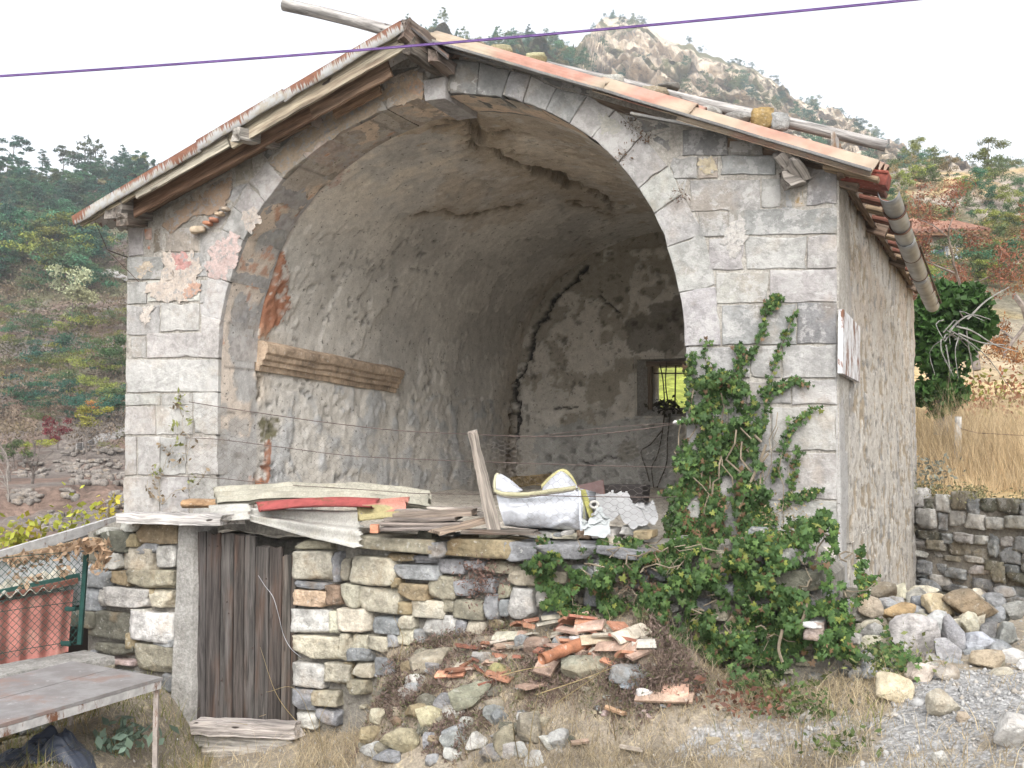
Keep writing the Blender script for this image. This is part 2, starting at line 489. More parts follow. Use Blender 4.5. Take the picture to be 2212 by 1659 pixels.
# foreground ground: dry soil, straw and grey road gravel
m = M('dry_ground', .95)
gx = m.attr('gravel', 'Fac')
pd = m.voro(44)
pebc = m.mul((.375, .37, .36), m.math('MULTIPLY', m.rng(pd, 0, .6, 1.08, .72), m.rng(m.t.nodes.new('ShaderNodeSeparateColor').outputs[0] if False else m.noise(24, 2), .3, .7, .7, 1.3)))
soil = m.mix(m.rng(m.noise(3, 6, .65), .38, .62), (.29, .25, .195), (.215, .185, .145))
soil = m.mix(m.rng(m.noise(14, 5, .7), .5, .7), soil, (.46, .39, .27))
gm = m.rng(m.math('ADD', gx, m.math('MULTIPLY', m.math('SUBTRACT', m.noise(6, 5, .7), .5), .9)), .42, .58)
c = m.mix(gm, soil, pebc)
c = m.mul(c, m.rng(m.noise(60, 4, .7), .3, .7, .75, 1.2))
m.bump(pd, .6, .012); m.bump(m.noise(30, 6, .7), .8, .02)
M_GROUND = m.out(c)
xs, ys = np.linspace(-7, 7.5, 250), np.linspace(-4, 11.5, 260)
X, Y = np.meshgrid(xs, ys, indexing='ij')
Z = gnd(X, Y)
def gravelness(x, y):
    P = np.stack([x, y, np.zeros_like(x)], -1)
    px = proj(np.stack([x, y, gnd(x, y)], -1)); u, v = px[..., 0], px[..., 1]
    g = sstep(1880, 2050, u) * sstep(1420, 1470, v) + sstep(1350, 1500, u) * sstep(1500, 1560, v) * (1 - sstep(1620, 1690, v)) * .5
    g = np.where(y < 5.2, .55, g)
    return np.clip(g, 0, 1)
obj('ground', np.stack([X, Y, Z], -1).reshape(-1, 3), grid_faces(250, 260), M_GROUND, None, True,
    {'gravel': gravelness(X, Y).reshape(-1)}, kind='structure')

# valley, terraces and wooded slope beyond, meadow bank behind the chapel
m = M('hill_soil', 1.0)
tc = m.attr('tint')
c = m.mul(tc, m.rng(m.noise(.5, 6, .7), .3, .7, .7, 1.3))
c = m.mul(c, m.rng(m.noise(4, 5, .7), .3, .7, .75, 1.25))
m.bump(m.noise(1.2, 6, .7), .8, .4)
M_HILL = m.out(c)
th = np.radians(np.linspace(-72, 72, 420)); rr = np.geomspace(10.8, 700, 300)
TH, RR = np.meshgrid(th, rr, indexing='ij')
X, Y = RR * np.sin(TH), RR * np.cos(TH); Z = land(X, Y)
P3 = np.stack([X, Y, Z], -1)
n1, n2 = fbm(P3 * .08, 4, 31), fbm(P3 * .3, 4, 33)
wr = sstep(-.33, -.02, X / np.maximum(Y, 8))
tint = np.empty(X.shape + (4,)); tint[..., 3] = 1
brown, grey, olive, straw, green = A(.165, .115, .09), A(.16, .137, .12), A(.11, .105, .06), A(.42, .31, .16), A(.24, .27, .05)
tl = brown + (grey - brown) * sstep(.45, .62, n2)[..., None]
tl = tl + (olive - tl) * (sstep(.45, .6, n1) * sstep(60, 90, RR))[..., None]
tr = straw + (green - straw) * (sstep(16, 20, Y) * (1 - sstep(.45, .62, n2) * .5) * (1 - sstep(.2, .36, X / Y)))[..., None]
rocky = A(.30, .255, .215)
tr = tr + (rocky - tr) * (sstep(22, 42, RR) * sstep(.30, .5, n2))[..., None]
tr = tr + (olive - tr) * (sstep(22, 50, RR) * sstep(.42, .56, n1) * .85)[..., None]
tint[..., :3] = tl + (tr - tl) * wr[..., None]
obj('hillside', P3.reshape(-1, 3), grid_faces(420, 300), M_HILL, None, True, {'tint': tint.reshape(-1, 4)}, kind='structure')
a = np.linspace(0, 2 * math.pi, 49)[:-1]
obj('valley_floor', np.stack([900 * np.cos(a), 900 * np.sin(a), 0 * a - 9], 1), [tuple(range(48))], M_FLAT, None, color=(.2, .18, .13), kind='structure')

# the rocky mountain far behind
m = M('mountain_rock', 1.0)
rk = m.mix(m.rng(m.noise(.09, 6, .7), .4, .62), (.88, .73, .55), (.66, .55, .43))  # pale warm rock, with the far sunlight painted into its colour
rk = m.mix(m.rng(m.noise(.3, 7, .8, m.vec(m.pos, (1, 1, .45))), .52, .62), rk, (.36, .32, .29))  # crevice shade painted as dark rock colour, since the frontal sun gives little
vg = m.rng(m.math('ADD', m.noise(.035, 7, .68), m.math('MULTIPLY', m.attr('veg', 'Fac'), .22)), .50, .60)
c = m.mix(m.rng(m.math('ADD', m.noise(.12, 7, .75), m.math('MULTIPLY', m.attr('veg', 'Fac'), .1)), .57, .63), rk, m.mix(.5, rk, (.10, .12, .06)))
c = m.mix(vg, c, m.mix(m.rng(m.noise(.3, 5, .7), .4, .6), (.13, .14, .055), (.20, .17, .09)))
m.bump(m.noise(.16, 7, .75), 1.0, 5.0)
M_MOUNT = m.out(c)
crest = A((150,430),(420,400),(600,330),(700,250),(780,170),(850,90),(890,46),(960,62),(1040,82),(1120,74),(1200,80),(1250,84),(1268,56),(1290,34),(1312,16),(1335,10),(1360,18),(1390,36),(1440,58),(1500,82),(1560,112),
          (1640,134),(1690,166),(1730,204),(1790,226),(1850,252),(1900,280),(1950,306),(2000,336),(2060,366),(2150,400),(2300,430),(2600,470)).reshape(-1, 2)
NP, NT = 540, 200
pxs = np.linspace(200, 2560, NP); ts = np.linspace(0, 1.35, NT)
yc = np.interp(pxs, crest[:, 0], crest[:, 1]) + (fbm(np.stack([pxs * .05, 0 * pxs, 0 * pxs], -1), 4, 71) - .5) * 26
Dc = 300 + 180 * sstep(1225, 1330, pxs) - 120 * sstep(1900, 2300, pxs)
T, _ = np.meshgrid(ts, pxs); PX = np.repeat(pxs[:, None], NT, 1)
tt = np.minimum(T, 1)
D = 150 + (Dc[:, None] - 150) * T
el = (950 - (430 + (yc[:, None] - 430) * tt ** .8)) / FPX
X = (PX - CX) / FPX * D; Z = CAMZ + D * el * .9985
Z = np.where(T > 1, CAMZ + (Dc[:, None] * el) - (D - Dc[:, None]) * .5, Z)
Q = np.stack([X, D, Z], -1)
env = sstep(0, .25, T) * (1 - .97 * sstep(.80, 1.0, T) * (T <= 1.0)) * (T <= 1)
rid = 1 - np.abs(fbm(Q * A(.03, .03, .014), 5, 41, .6) - .5) * 4
fn_ = np.abs(fbm(Q * A(.10, .10, .06), 4, 45) - .5) * 2 - .5
D2 = D - env * (rid * 24 + fn_ * 22)
Z2 = Z + env * ((fbm(Q * .05, 4, 47) - .5) * 7)
Q = np.stack([(PX - CX) / FPX * D2, D2, Z2], -1)
veg = sstep(.25, .0, T) + .9 * (1 - sstep(1230, 1300, PX)) + (fbm(Q * .012, 3, 49) - .5) * 1.2
obj('mountain', Q.reshape(-1, 3), grid_faces(NP, NT)[:, ::-1].copy(), M_MOUNT, None, False, {'veg': veg.reshape(-1)}, kind='structure')
MTN = (Q, T, PX)
# ------------------------------------------------------------------ the chapel
PLAT = 1.76                                            # level of the terrace in front of and inside it
# intrados of the arch, traced on the facade: left foot -> crown -> right foot
ARCHPX = [(470,1120),(471,1040),(471,960),(472,850),(473,770),(476,703),(484,655),(497,610),(512,560),(528,520),(547,477),(573,437),(615,384),(680,327),(733,288),(780,262),(817,245),(860,226),
          (905,213),(945,206),(970,203),(1030,204),(1084,212),(1127,222),(1180,240),(1230,267),(1277,299),(1337,352),(1380,407),(1414,462),(1434,508),(1447,555),(1464,610),(1474,670),(1479,748),(1480,850),(1480,960),(1480,1060),(1480,1130)]
APX = A(*[c for p in ARCHPX for c in p]).reshape(-1, 2)
AP3 = np.array([F(*p) for p in ARCHPX])
AP3[0, 2] = AP3[-1, 2] = PLAT - .25
NA = 200
ARC = resample(AP3, NA)                                # evenly spaced profile, in the facade plane
kk = np.ones(7) / 7
ARC[3:-3] = np.stack([np.convolve(ARC[:, k], kk, 'valid') for k in range(3)], 1)
NAVE = 6.5
CHAP = thing('ruined_chapel', 'old open-fronted stone chapel with a wide arch and sagging two-slope roof', 'chapel', C + A(-.6, .3, 1.0))

# --- mortar core of the facade
top = [(1812, 352), (1690, 318), (1500, 262), (1330, 205), (1180, 160), (1080, 128), (975, 108), (915, 112), (850, 140), (760, 195), (640, 275), (500, 360), (345, 450), (276, 492)]
out = [F(1811, 1330, -.007)] + [F(x, y, -.007) for x, y in top] + [F(270, 1130, -.007)]
out[0][2] = .9; out[-1][2] = 1.0
_c = ARC.mean(0); arc_in = [p - FN * .004 + (unit((p - _c) * A(1, 1, 1))) * .035 for p in ARC[::3]]; arc_in = [p + UP * (-.6 if i in (0, len(arc_in) - 1) else 0) for i, p in enumerate(arc_in)]
poly = out + arc_in
n = len(poly); V = [p for p in poly] + [p + DD * .5 for p in poly]
Fs = [tuple(range(n)), tuple(range(2 * n - 1, n - 1, -1))] + [(i, (i + 1) % n, (i + 1) % n + n, i + n) for i in range(n)]
o = obj('wall_core', V, Fs, M_MORTAR, CHAP)
bm_ = __import__('bmesh').new(); bm_.from_mesh(o.data)
__import__('bmesh').ops.triangulate(bm_, faces=[f for f in bm_.faces if len(f.verts) > 4]); __import__('bmesh').ops.recalc_face_normals(bm_, faces=bm_.faces[:])
bm_.to_mesh(o.data); bm_.free()

def slab(poly, n, depth, seed=0, proud=.0, gap=.0025, bulge=.0035, step=.06, bev=.005, dvec=None, jit=.006):
    """one dressed stone: traced outline, chamfered arris, slightly uneven face"""
    P = np.asarray(poly, float); c = P.mean(0)
    Q = []
    for a, b in zip(P, np.roll(P, -1, 0)):
        k = max(1, int(np.linalg.norm(b - a) / step))
        for t in np.arange(k) / k: Q.append(a + (b - a) * t)
    Q = np.array(Q); N = len(Q)
    rad = np.linalg.norm(Q - c, axis=1)[:, None]
    q = lambda d: c + (Q - c) * (1 - d / rad)
    jj = np.stack([vnoise(Q * 9 + seed, 11 + k) - .5 for k in range(3)], 1) * 2 * jit
    jj -= np.outer(jj @ n, n)
    dv = -n if dvec is None else dvec
    chip = (np.clip(vnoise(Q * 13 + seed * 2.3, 21) - .66, 0, 1) * .06 + np.clip(vnoise(Q * 5 + seed, 22) - .72, 0, 1) * .09)[:, None]
    qc = lambda d: c + (Q - c) * (1 - (d + chip) / rad)
    ring0 = q(gap) + jj + dv * depth
    ring1 = qc(gap) + jj + n * (proud - bev * .8)
    ring2 = qc(gap + bev) + jj * 1.3 + n * proud
    def face(k): 
        r = c + (Q - c) * k; return r + np.outer((fbm(r * 7 + seed * 1.7, 3, 3) - .5) * 4 * bulge + proud + bulge * (1 - k) * .6, n)
    r3, r4 = face(.78), face(.42)
    cen = (c + n * (proud + bulge * .6))[None]
    V = np.concatenate([ring0, ring1, ring2, r3, r4, cen])
    Fs = []
    for k in range(4):
        for i in range(N):
            j = (i + 1) % N; Fs.append((k * N + i, k * N + j, (k + 1) * N + j, (k + 1) * N + i))
    Fs += [(4 * N + i, 4 * N + (i + 1) % N, 5 * N) for i in range(N)]
    return V, Fs
GR, LG, WH, DK, PK, TN = (.285, .28, .272), (.325, .315, .30), (.36, .35, .33), (.185, .183, .178), (.38, .32, .27), (.32, .285, .24)
def jitc(c, s, k=.08):
    r = np.random.default_rng(s); f = 1 + r.uniform(-k, k); return tuple(x * f * (1 + r.uniform(-.02, .02)) for x in c)
_sid = [0]
def ashlar(px, col, proud=.006, depth=.14, **kw):
    _sid[0] += 1; s = _sid[0]
    V, Fs = slab([F(*p) for p in px], FN, depth, s, proud + R.uniform(-.003, .004), **kw)
    return obj('stone', V, Fs, MS_ASHLAR, CHAP, smooth=False, color=jitc(col, s))
def rect(x0, y0, x1, y1, col, sl=-.012, **kw):        # a course stone; courses rise slightly to the right
    if x1 >= 1785: x1 = 1808
    ashlar([(x0, y1 - sl * 0), (x1, y1 + sl * (x1 - x0)), (x1, y0 + sl * (x1 - x0)), (x0, y0)][::-1], col, **kw)
# left pier
for r_ in [(278,492,311,553,LG),(275,556,354,604,GR),(275,609,317,657,LG),(319,606,431,652,WH),(273,660,346,724,GR),(348,655,431,716,WH),(283,727,315,774,GR),(317,720,474,773,WH),
           (272,778,473,848,WH),(270,851,346,876,LG),(348,851,416,876,LG),(270,878,336,940,WH),(338,876,416,940,LG),(418,848,472,939,WH),(270,943,295,1027,LG),(297,943,346,1026,WH),(347,943,403,1027,LG),
           (405,943,471,1027,WH),(267,1030,345,1118,WH),(347,1030,408,1118,LG),(410,1030,470,1118,LG),
           (354,492,428,545,TN),(356,549,416,601,PK),(418,546,447,598,GR),(432,603,476,655,LG),(433,658,474,716,LG)]:
    rect(*r_)
# right pier
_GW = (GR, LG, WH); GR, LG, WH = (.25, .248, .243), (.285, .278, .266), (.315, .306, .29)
for r_ in [(1474,280,1573,337,DK),(1575,303,1648,337,DK),(1455,340,1505,386,LG),(1507,340,1550,386,TN),(1553,336,1675,379,GR),(1490,390,1643,457,LG),(1645,384,1687,450,LG),
           (1742,366,1806,444,GR),(1507,458,1572,511,LG),(1574,452,1805,508,GR),(1530,515,1607,584,LG),(1609,511,1742,582,WH),(1744,508,1807,581,WH),(1548,588,1660,656,WH),(1662,584,1805,654,WH),
           (1560,659,1720,745,GR),(1722,654,1804,743,DK),(1482,750,1620,818,LG),(1622,748,1688,817,LG),(1690,745,1802,817,WH),(1482,822,1610,876,LG),(1612,822,1708,874,LG),(1711,820,1800,874,WH),
           (1482,880,1570,976,LG),(1572,879,1664,977,LG),(1667,878,1798,975,WH),(1482,980,1600,1080,LG),(1602,980,1705,1082,LG),(1707,979,1797,1081,WH),(1482,1084,1690,1160,LG),(1692,1084,1796,1150,WH),(1692,1153,1794,1300,LG)]:
    rect(*r_)
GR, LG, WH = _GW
# voussoirs: joints given as (inner point, outer point)
VJ = [((472,775),(434,772)),((478,690),(436,680)),((497,610),(450,598)),((527,520),(480,497)),((547,477),(505,447)),((573,437),(537,393)),((612,386),(577,347)),((662,342),(632,296)),
      ((717,299),(692,250)),((775,264),(755,212)),((838,236),(822,172)),((916,211),(915,143)),((922,222),(919,176)),((967,217),(969,166)),((971,203),(975,127)),((1030,204),(1037,134)),((1084,212),(1104,152)),((1129,222),(1149,163)),
      ((1180,240),(1203,190)),((1230,267),(1269,206)),((1277,299),(1330,238)),((1337,352),(1389,293)),((1380,407),(1444,358)),((1413,462),(1474,420)),((1441,535),(1521,503)),((1468,632),(1547,618)),((1479,748),(1559,746))]
VC = [WH, WH, LG, GR, LG, LG, TN, PK, PK, TN, PK, DK, LG, DK, DK, DK, GR, GR, GR, LG, LG, LG, LG, LG, LG, GR]
for k, ((a, b), (c_, d)) in enumerate(zip(VJ[:-1], VJ[1:])):
    if k == 11: continue
    if k == 13: continue
    am = APX[np.argmin(np.abs(APX - (A(*a) + A(*c_)) / 2).sum(1))] if k not in (12,) else None
    mid = [tuple(am)] if am is not None and min(np.hypot(*(am - A(*a))), np.hypot(*(am - A(*c_)))) > 10 else []
    ashlar([a] + mid + [c_, d, b], VC[k], proud=.009 if k != 12 else .05, depth=.55, dvec=DD, bev=.006, gap=.003)
# rubble and small stones filling the spandrels
for px, col in [([(505,340),(545,335),(548,392),(507,398)],TN),([(507,400),(535,398),(502,440),(480,430)],GR),([(350,452),(410,420),(440,470),(352,488)],TN),([(412,418),(500,366),(503,430),(444,468)],PK),
                ([(446,472),(500,442),(478,494),(432,500)],LG),([(430,504),(476,500),(450,590),(430,545)],LG),([(560,330),(610,300),(628,296),(575,345)],DK),
                ([(1394,290),(1452,278),(1470,335),(1446,352)],DK),([(1335,240),(1388,245),(1450,275),(1392,290)],DK),([(1448,360),(1453,342),(1484,388),(1474,415)],LG),([(1478,424),(1488,394),(1505,455),(1520,498)],LG),
                ([(1690,452),(1692,390),(1706,388),(1712,450)],(.25,.26,.27)),([(1714,450),(1718,398),(1732,396),(1736,448)],(.33,.24,.12)),
                ([(313,494),(329,492),(328,518),(313,520)],(.42,.2,.12)),([(313,522),(328,520),(327,548),(313,549)],(.40,.19,.12)),([(331,492),(350,490),(349,545),(330,546)],(.14,.12,.09)),
                ([(1150,160),(1205,150),(1330,205),(1268,204),(1204,188)],DK),([(760,208),(850,150),(910,142),(836,168),(756,214)],DK),([(640,290),(752,205),(692,246)],TN)]:
    ashlar(px, col, proud=-.004, bulge=.01, jit=.012)
# thin layers of old plaster still clinging to the stone
def plaster(px, col, off=.005, name='plaster_patch', seed=0):
    P = spline(px + [px[0]], 90)[:-1]; c = P.mean(0)
    P = P + np.stack([fbm(np.stack([P[:, 0], P[:, 1], 0 * P[:, 0]], 1) * .11 + seed, 5, 90 + k, .7) - .5 for k in range(2)], 1) * 44
    ctr = P.mean(0); V = []; 
    rings = [(1.0, 0), (.985, off), (.7, off + .002), (.35, off + .003)]
    for k, o_ in rings: V += [F(*(ctr + (p - ctr) * k), o_ - (.012 if o_ == 0 else 0)) for p in P]
    V.append(F(*ctr, off + .003)); N = len(P)
    Fs = [(a * N + i, a * N + (i + 1) % N, (a + 1) * N + (i + 1) % N, (a + 1) * N + i) for a in range(3) for i in range(N)] + [(3 * N + i, 3 * N + (i + 1) % N, 4 * N) for i in range(N)]
    return obj(name, V, Fs, M_PLASTER, CHAP, color=col)
for k, (px, col) in enumerate([([(356,545),(420,552),(430,600),(400,650),(330,645),(322,612),(352,605)],(0.459,0.392,0.333)),([(300,572),(315,566),(325,585),(312,598),(300,585)],(0.444,0.370,0.281)),
        ([(304,690),(318,662),(326,665),(322,690),(312,703)],(0.459,0.407,0.355)),([(448,565),(470,520),(515,512),(508,560),(490,600),(455,600)],(0.444,0.340,0.311)),
        ([(357,480),(430,430),(495,380),(500,420),(450,465),(400,470),(365,500)],(0.296,0.207,0.141)),([(580,360),(640,300),(740,230),(800,215),(815,240),(740,280),(660,330),(610,370)],(0.340,0.266,0.192)),
        ([(800,200),(850,180),(905,160),(912,205),(850,225)],(0.370,0.281,0.200)),([(862,180),(905,165),(912,200),(870,212)],(0.414,0.274,0.185)),([(520,470),(545,450),(560,468),(535,500)],(0.444,0.385,0.333)),
        ([(1510,350),(1540,345),(1548,375),(1515,372)],(0.385,0.326,0.222)),([(1560,510),(1600,470),(1610,500),(1590,560)],(0.407,0.385,0.355)),([(1290,250),(1330,258),(1340,285),(1300,280)],(0.340,0.326,0.281)),
        ([(370,552),(400,548),(408,575),(382,582)],(0.385,0.200,0.178)),([(395,625),(418,608),(428,622),(405,640)],(0.385,0.237,0.170))]):
    plaster(px, tuple(v * .9 + .03 for v in col), .013 if k < 12 else .015, seed=k * 3)
# tile stump and stones sticking out on the left spandrel
for k, (x, y, w_, h_, col) in enumerate([(428,497,34,16,(.42,.34,.25)),(449,483,20,9,(.42,.2,.12)),(462,475,20,9,(.38,.18,.12)),(474,463,22,10,(.36,.28,.2)),(488,452,18,9,(.34,.28,.22))]):
    p = F(x, y, .05); V, Fs = rock((w_ * .0045, .12, h_ * .0045), 300 + k, 4); obj('stone', V + p, Fs, MS_TERRA, CHAP, color=col)

# --- the barrel vault and the left and right inner walls: one thick, battered plaster skin
S0, NS = .035, 320
sv = np.linspace(S0, NAVE + .05, NS)
NV = 420
prof = resample(ARC, NV)
tg = np.gradient(prof, axis=0); tg /= np.linalg.norm(tg, axis=1)[:, None]
nrm = np.cross(tg, DD); nrm /= np.linalg.norm(nrm, axis=1)[:, None]
if nrm[NV // 2, 2] < 0: nrm = -nrm                     # outward (away from the inside)
B = prof[:, None, :] + DD[None, None, :] * sv[None, :, None]
uv = proj(B)
n1 = fbm(B * 1.2, 5, 101); n2 = fbm(B * 4.5, 5, 111); n3 = fbm(B * 14, 4, 121); n4 = fbm(B * 2.2 + 5, 5, 131)
PLA, PLB, STN, BRN, PALE, ORG, DRK = A(.60, .57, .52), A(.49, .465, .425), A(.37, .37, .365), A(.36, .285, .20), A(.74, .66, .55), A(.35, .165, .10), A(.05, .045, .04)
def lerp(a, b, t): return a + (b - a) * t[..., None]
uvn = uv + (np.stack([n2, fbm(B * 4.5 + 9, 5, 112)], -1) - .5) * 60 + (np.stack([n3, fbm(B * 14 + 9, 4, 122)], -1) - .5) * 22
def region(poly, soft=8):
    """mask of a traced region with ragged edges"""
    m_ = in_poly(uvn, poly); return m_.astype(float)
tint = np.empty(B.shape[:2] + (4,)); tint[..., 3] = 1
col = lerp(PLB, PLA, sstep(.42, .58, n1)); h = (n1 - .5) * .045 + (n2 - .5) * .022 + (n3 - .5) * .007
layer = sstep(.500, .512, n4 + (n3 - .5) * .05); h = h + layer * .014; col = lerp(col * .93, PLA * 1.04, layer * .5)
up_ = sstep(560, 330, uv[..., 1]) * sstep(1400, 900, uv[..., 0])
col = lerp(col, PALE, up_ * sstep(.42, .56, n1 * .6 + n2 * .4) * .8)  # paler plaster, lightened further to paint in the bounced floor light
low = (B[..., 2] < 3.05 + (n1 - .5) * .35)             # bare rubble below the impost
st = fbm(B * A(5, 5, 8), 2, 141); joint = sstep(.06, .0, np.abs(st - .5))
col = np.where(low[..., None], lerp(lerp(PLB * 1.02, STN * 1.1, sstep(.45, .58, n2)), PLA * .95, sstep(.52, .6, n4) * .8), col)
h = h + low * (.02 + .016 * (n3 - .5) + .03 * (n2 - .5)) - low * layer * .03
for poly, cl, dh, a in [([(970,370),(1080,360),(1160,400),(1180,450),(1120,490),(1020,500),(960,470),(940,420)],BRN,-.010,.4),([(740,220),(950,220),(1010,280),(900,300),(820,290),(760,330),(690,330)],A(.42,.31,.20),.0,.6),
        ([(1010,250),(1130,225),(1300,330),(1420,470),(1380,470),(1250,350),(1120,300),(1040,300)],A(.38,.30,.21),0,.6),([(1040,300),(1150,295),(1280,350),(1340,400),(1230,380),(1100,350)],PALE * .9,.012,.8),
        ([(580,570),(612,545),(622,600),(618,650),(606,720),(590,742),(576,735),(572,690),(578,640)],ORG,.012,1.0),([(563,950),(590,950),(590,1060),(560,1060)],ORG * .8,.0,1.0),([(690,350),(740,330),(770,360),(720,400),(690,390)],A(.46,.26,.20),.0,.6),
        ([(595,500),(615,510),(600,540),(585,530)],A(.55,.45,.36),.01,1.0),([(552,912),(572,900),(600,908),(604,938),(585,950),(560,946)],A(.15,.14,.085),-.005,1.0),([(576,440),(625,425),(630,470),(590,490),(570,480)],A(.25,.24,.225),-.008,.8),
        ([(640,250),(740,250),(700,330),(600,420),(560,450)],A(.52,.39,.28),.006,.5),([(500,560),(560,470),(600,480),(590,560),(560,700),(500,700)],A(.56,.50,.44),.0,.6)]:
    mk_ = region(poly) * a; col = lerp(col, cl, mk_ * sstep(.30, .48, n3 * .6 + n2 * .4)); h = h + mk_ * dh
# pock marks and fallen flakes
pk = fbm(B * A(11, 8, 13), 4, 151, .6); pm = sstep(.675, .70, pk) * sstep(.40, .6, fbm(B * .9, 2, 152)) * sstep(600, 900, uv[..., 0] * .6 + uv[..., 1] * .6)
col = lerp(col, col * .55, pm); h = h - pm * .02
# cracks (traced) open into the masonry
def crack(pts, w_, dep, edge=2.2):
    global col, h
    d = seg_dist(uv + (np.stack([n3, n2], -1) - .5) * 26, pts)
    wv = w_ * (.45 + 1.2 * n2)
    k = sstep(wv, wv * .35, d); col = lerp(col, DRK, k); h = h + 0 * k
    h = h - k * dep
    k2 = sstep(wv * edge * 3, wv, d); col = lerp(col, BRN * .9, k2 * .45)
crack([(990,250),(1024,262),(1014,288),(1027,317),(1070,330),(1097,350),(1134,360),(1157,370),(1204,392),(1230,410),(1270,413),(1304,427),(1328,450)], 6, .10)
crack([(1018,262),(1030,290),(1040,300)], 15, .15); crack([(1157,372),(1200,385),(1245,400)], 12, .12)
crack([(1040,300),(1075,290),(1105,288)], 3.5, .05); crack([(960,265),(1000,275),(940,280)], 3, .04)
crack([(900,470),(960,460),(1010,470),(1050,455),(1100,450),(1140,440)], 3, .03); crack([(1230,440),(1280,450),(1320,470)], 3, .04)
crack([(566,770),(560,800),(568,840),(556,860)], 5, .06); crack([(553,765),(560,775)], 10, .1)
crack([(1268,575),(1214,623),(1180,666),(1152,720),(1140,766),(1134,800),(1118,840),(1112,886),(1108,960),(1103,1020)], 9, .10)
# the dressed ring behind the face: thin pale skim over stone, a ragged groove where the vault proper starts
sS = np.broadcast_to(sv[None, :], B.shape[:2]) + (n2 - .5) * .16
ringm = 1 - sstep(.52, .56, sS)
rc = lerp(A(.42, .41, .395), A(.56, .49, .42), sstep(.48, .53, n4)); rc = lerp(rc, A(.46, .27, .19), sstep(.60, .63, n1 * .5 + n3 * .5) * .8); rc = lerp(rc, A(.37, .355, .335), sstep(.58, .62, fbm(B * 3.1 + 8, 4, 161)) * .8)
warm = sstep(640, 380, uv[..., 1]); rc = lerp(rc, rc * A(1.12, 1.0, .86), warm * .7)
al = np.cumsum(np.r_[0, np.linalg.norm(np.diff(prof, axis=0), axis=1)])[:, None] / .42 + 0 * sS; jl = np.abs(al - np.round(al)) * .42
rc = lerp(rc, A(.17, .15, .13), sstep(.016, .006, jl + (n3 - .5) * .02) * .7 * (1 - sstep(.55, .6, n4)))
col = lerp(col, rc, ringm); h = h * (1 - ringm) + ringm * ((n3 - .5) * .012 + (n2 - .5) * .02 + sstep(.48, .53, n4) * .006 + .012)
gro = np.exp(-((sS - .56) / .022) ** 2) * sstep(.42, .6, n1 * .5 + n2 * .5); col = lerp(col, A(.16, .09, .055), np.clip(gro, 0, 1) * .8); h = h - gro * .05
tint[..., :3] = np.clip(col, .01, .9)
V = B - nrm[:, None, :] * h[..., None] + nrm[:, None, :] * .02
VAULT = obj('vault', V.reshape(-1, 3), grid_faces(NV, NS), M_VAULT, CHAP, True, {'tint': tint.reshape(-1, 4)})
# --- back wall with the small window
BW0 = ARC[0] + DD * NAVE; 
NBX, NBZ = 190, 190
us = np.linspace(-.25, 4.75, NBX); zs = np.linspace(1.2, 5.75, NBZ)
BWd = -UL
Bk = BW0 * A(1, 1, 0) + us[:, None, None] * BWd + zs[None, :, None] * UP
def BWp(px, py, off=0.0): return on_plane(px, py, BW0 + FN * off, FN)
wl = BWp(1376, 900); wr_ = BWp(1492, 772)
wu0, wu1 = (wl - BW0) @ BWd, (wr_ - BW0) @ BWd; wz0, wz1 = wl[2], wr_[2]
uv = proj(Bk)
n1 = fbm(Bk * 1.6, 5, 201); n2 = fbm(Bk * 5, 5, 211); n3 = fbm(Bk * 15, 4, 221)
uvn = uv + (np.stack([n2, fbm(Bk * 5 + 9, 5, 212)], -1) - .5) * 50 + (np.stack([n3, n1], -1) - .5) * 20
col = lerp(A(.32, .29, .24), A(.50, .465, .41), sstep(.50, .54, n1 * .5 + n2 * .5)); h = (n2 - .5) * .06 + sstep(.50, .54, n1 * .5 + n2 * .5) * .02 + (n3 - .5) * .02
for poly, cl, dh, a in [([(1110,900),(1170,800),(1220,860),(1200,1000),(1180,1080),(1130,1080)],A(.56,.53,.48),.015,.6),([(1270,880),(1350,860),(1340,960),(1300,980)],A(.56,.53,.48),.015,.5),
        ([(1330,960),(1370,955),(1375,1000),(1340,1000)],A(.19,.15,.08),0,1.0),([(1150,930),(1460,900),(1470,1090),(1150,1090)],A(.30,.315,.31),-.01,.55),([(1340,700),(1480,640),(1480,770),(1370,770)],A(.13,.115,.095),-.01,.7)]:
    mk_ = region(poly) * a; col = lerp(col, cl, mk_); h = h + mk_ * dh
pk = sstep(.67, .72, fbm(Bk * 9, 4, 251)); col = lerp(col, col * .55, pk); h = h - pk * .02
for pts, w_ in [([(1112,1080),(1108,1000),(1115,930),(1120,886),(1112,840),(1135,800),(1146,760),(1155,720),(1185,666),(1220,620),(1272,575)], 7), ([(1290,620),(1310,650),(1340,672)], 3), ([(1250,1000),(1330,990)], 3), ([(1200,880),(1250,885)], 3)]:
    d = seg_dist(uv + (np.stack([n3, n2], -1) - .5) * 26, pts); k = sstep(w_, w_ * .3, d); col = lerp(col, DRK, k); h = h - k * .08
UU, ZZ = np.meshgrid(us, zs, indexing='ij')
dw = np.maximum(np.maximum(wu0 - UU, UU - wu1), np.maximum(wz0 - ZZ, ZZ - wz1))
h = np.where(dw < .06, 0, h)
V = Bk + h[..., None] * FN
fc = grid_faces(NBX, NBZ); cen_u = UU.reshape(-1)[fc].mean(1); cen_z = ZZ.reshape(-1)[fc].mean(1)
keep = ~((cen_u > wu0) & (cen_u < wu1) & (cen_z > wz0) & (cen_z < wz1))
tint = np.ones(UU.shape + (4,)); tint[..., :3] = np.clip(col, .01, .9)
BACK = obj('back_wall', V.reshape(-1, 3), fc[keep], M_VAULT, CHAP, True, {'tint': tint.reshape(-1, 4)})
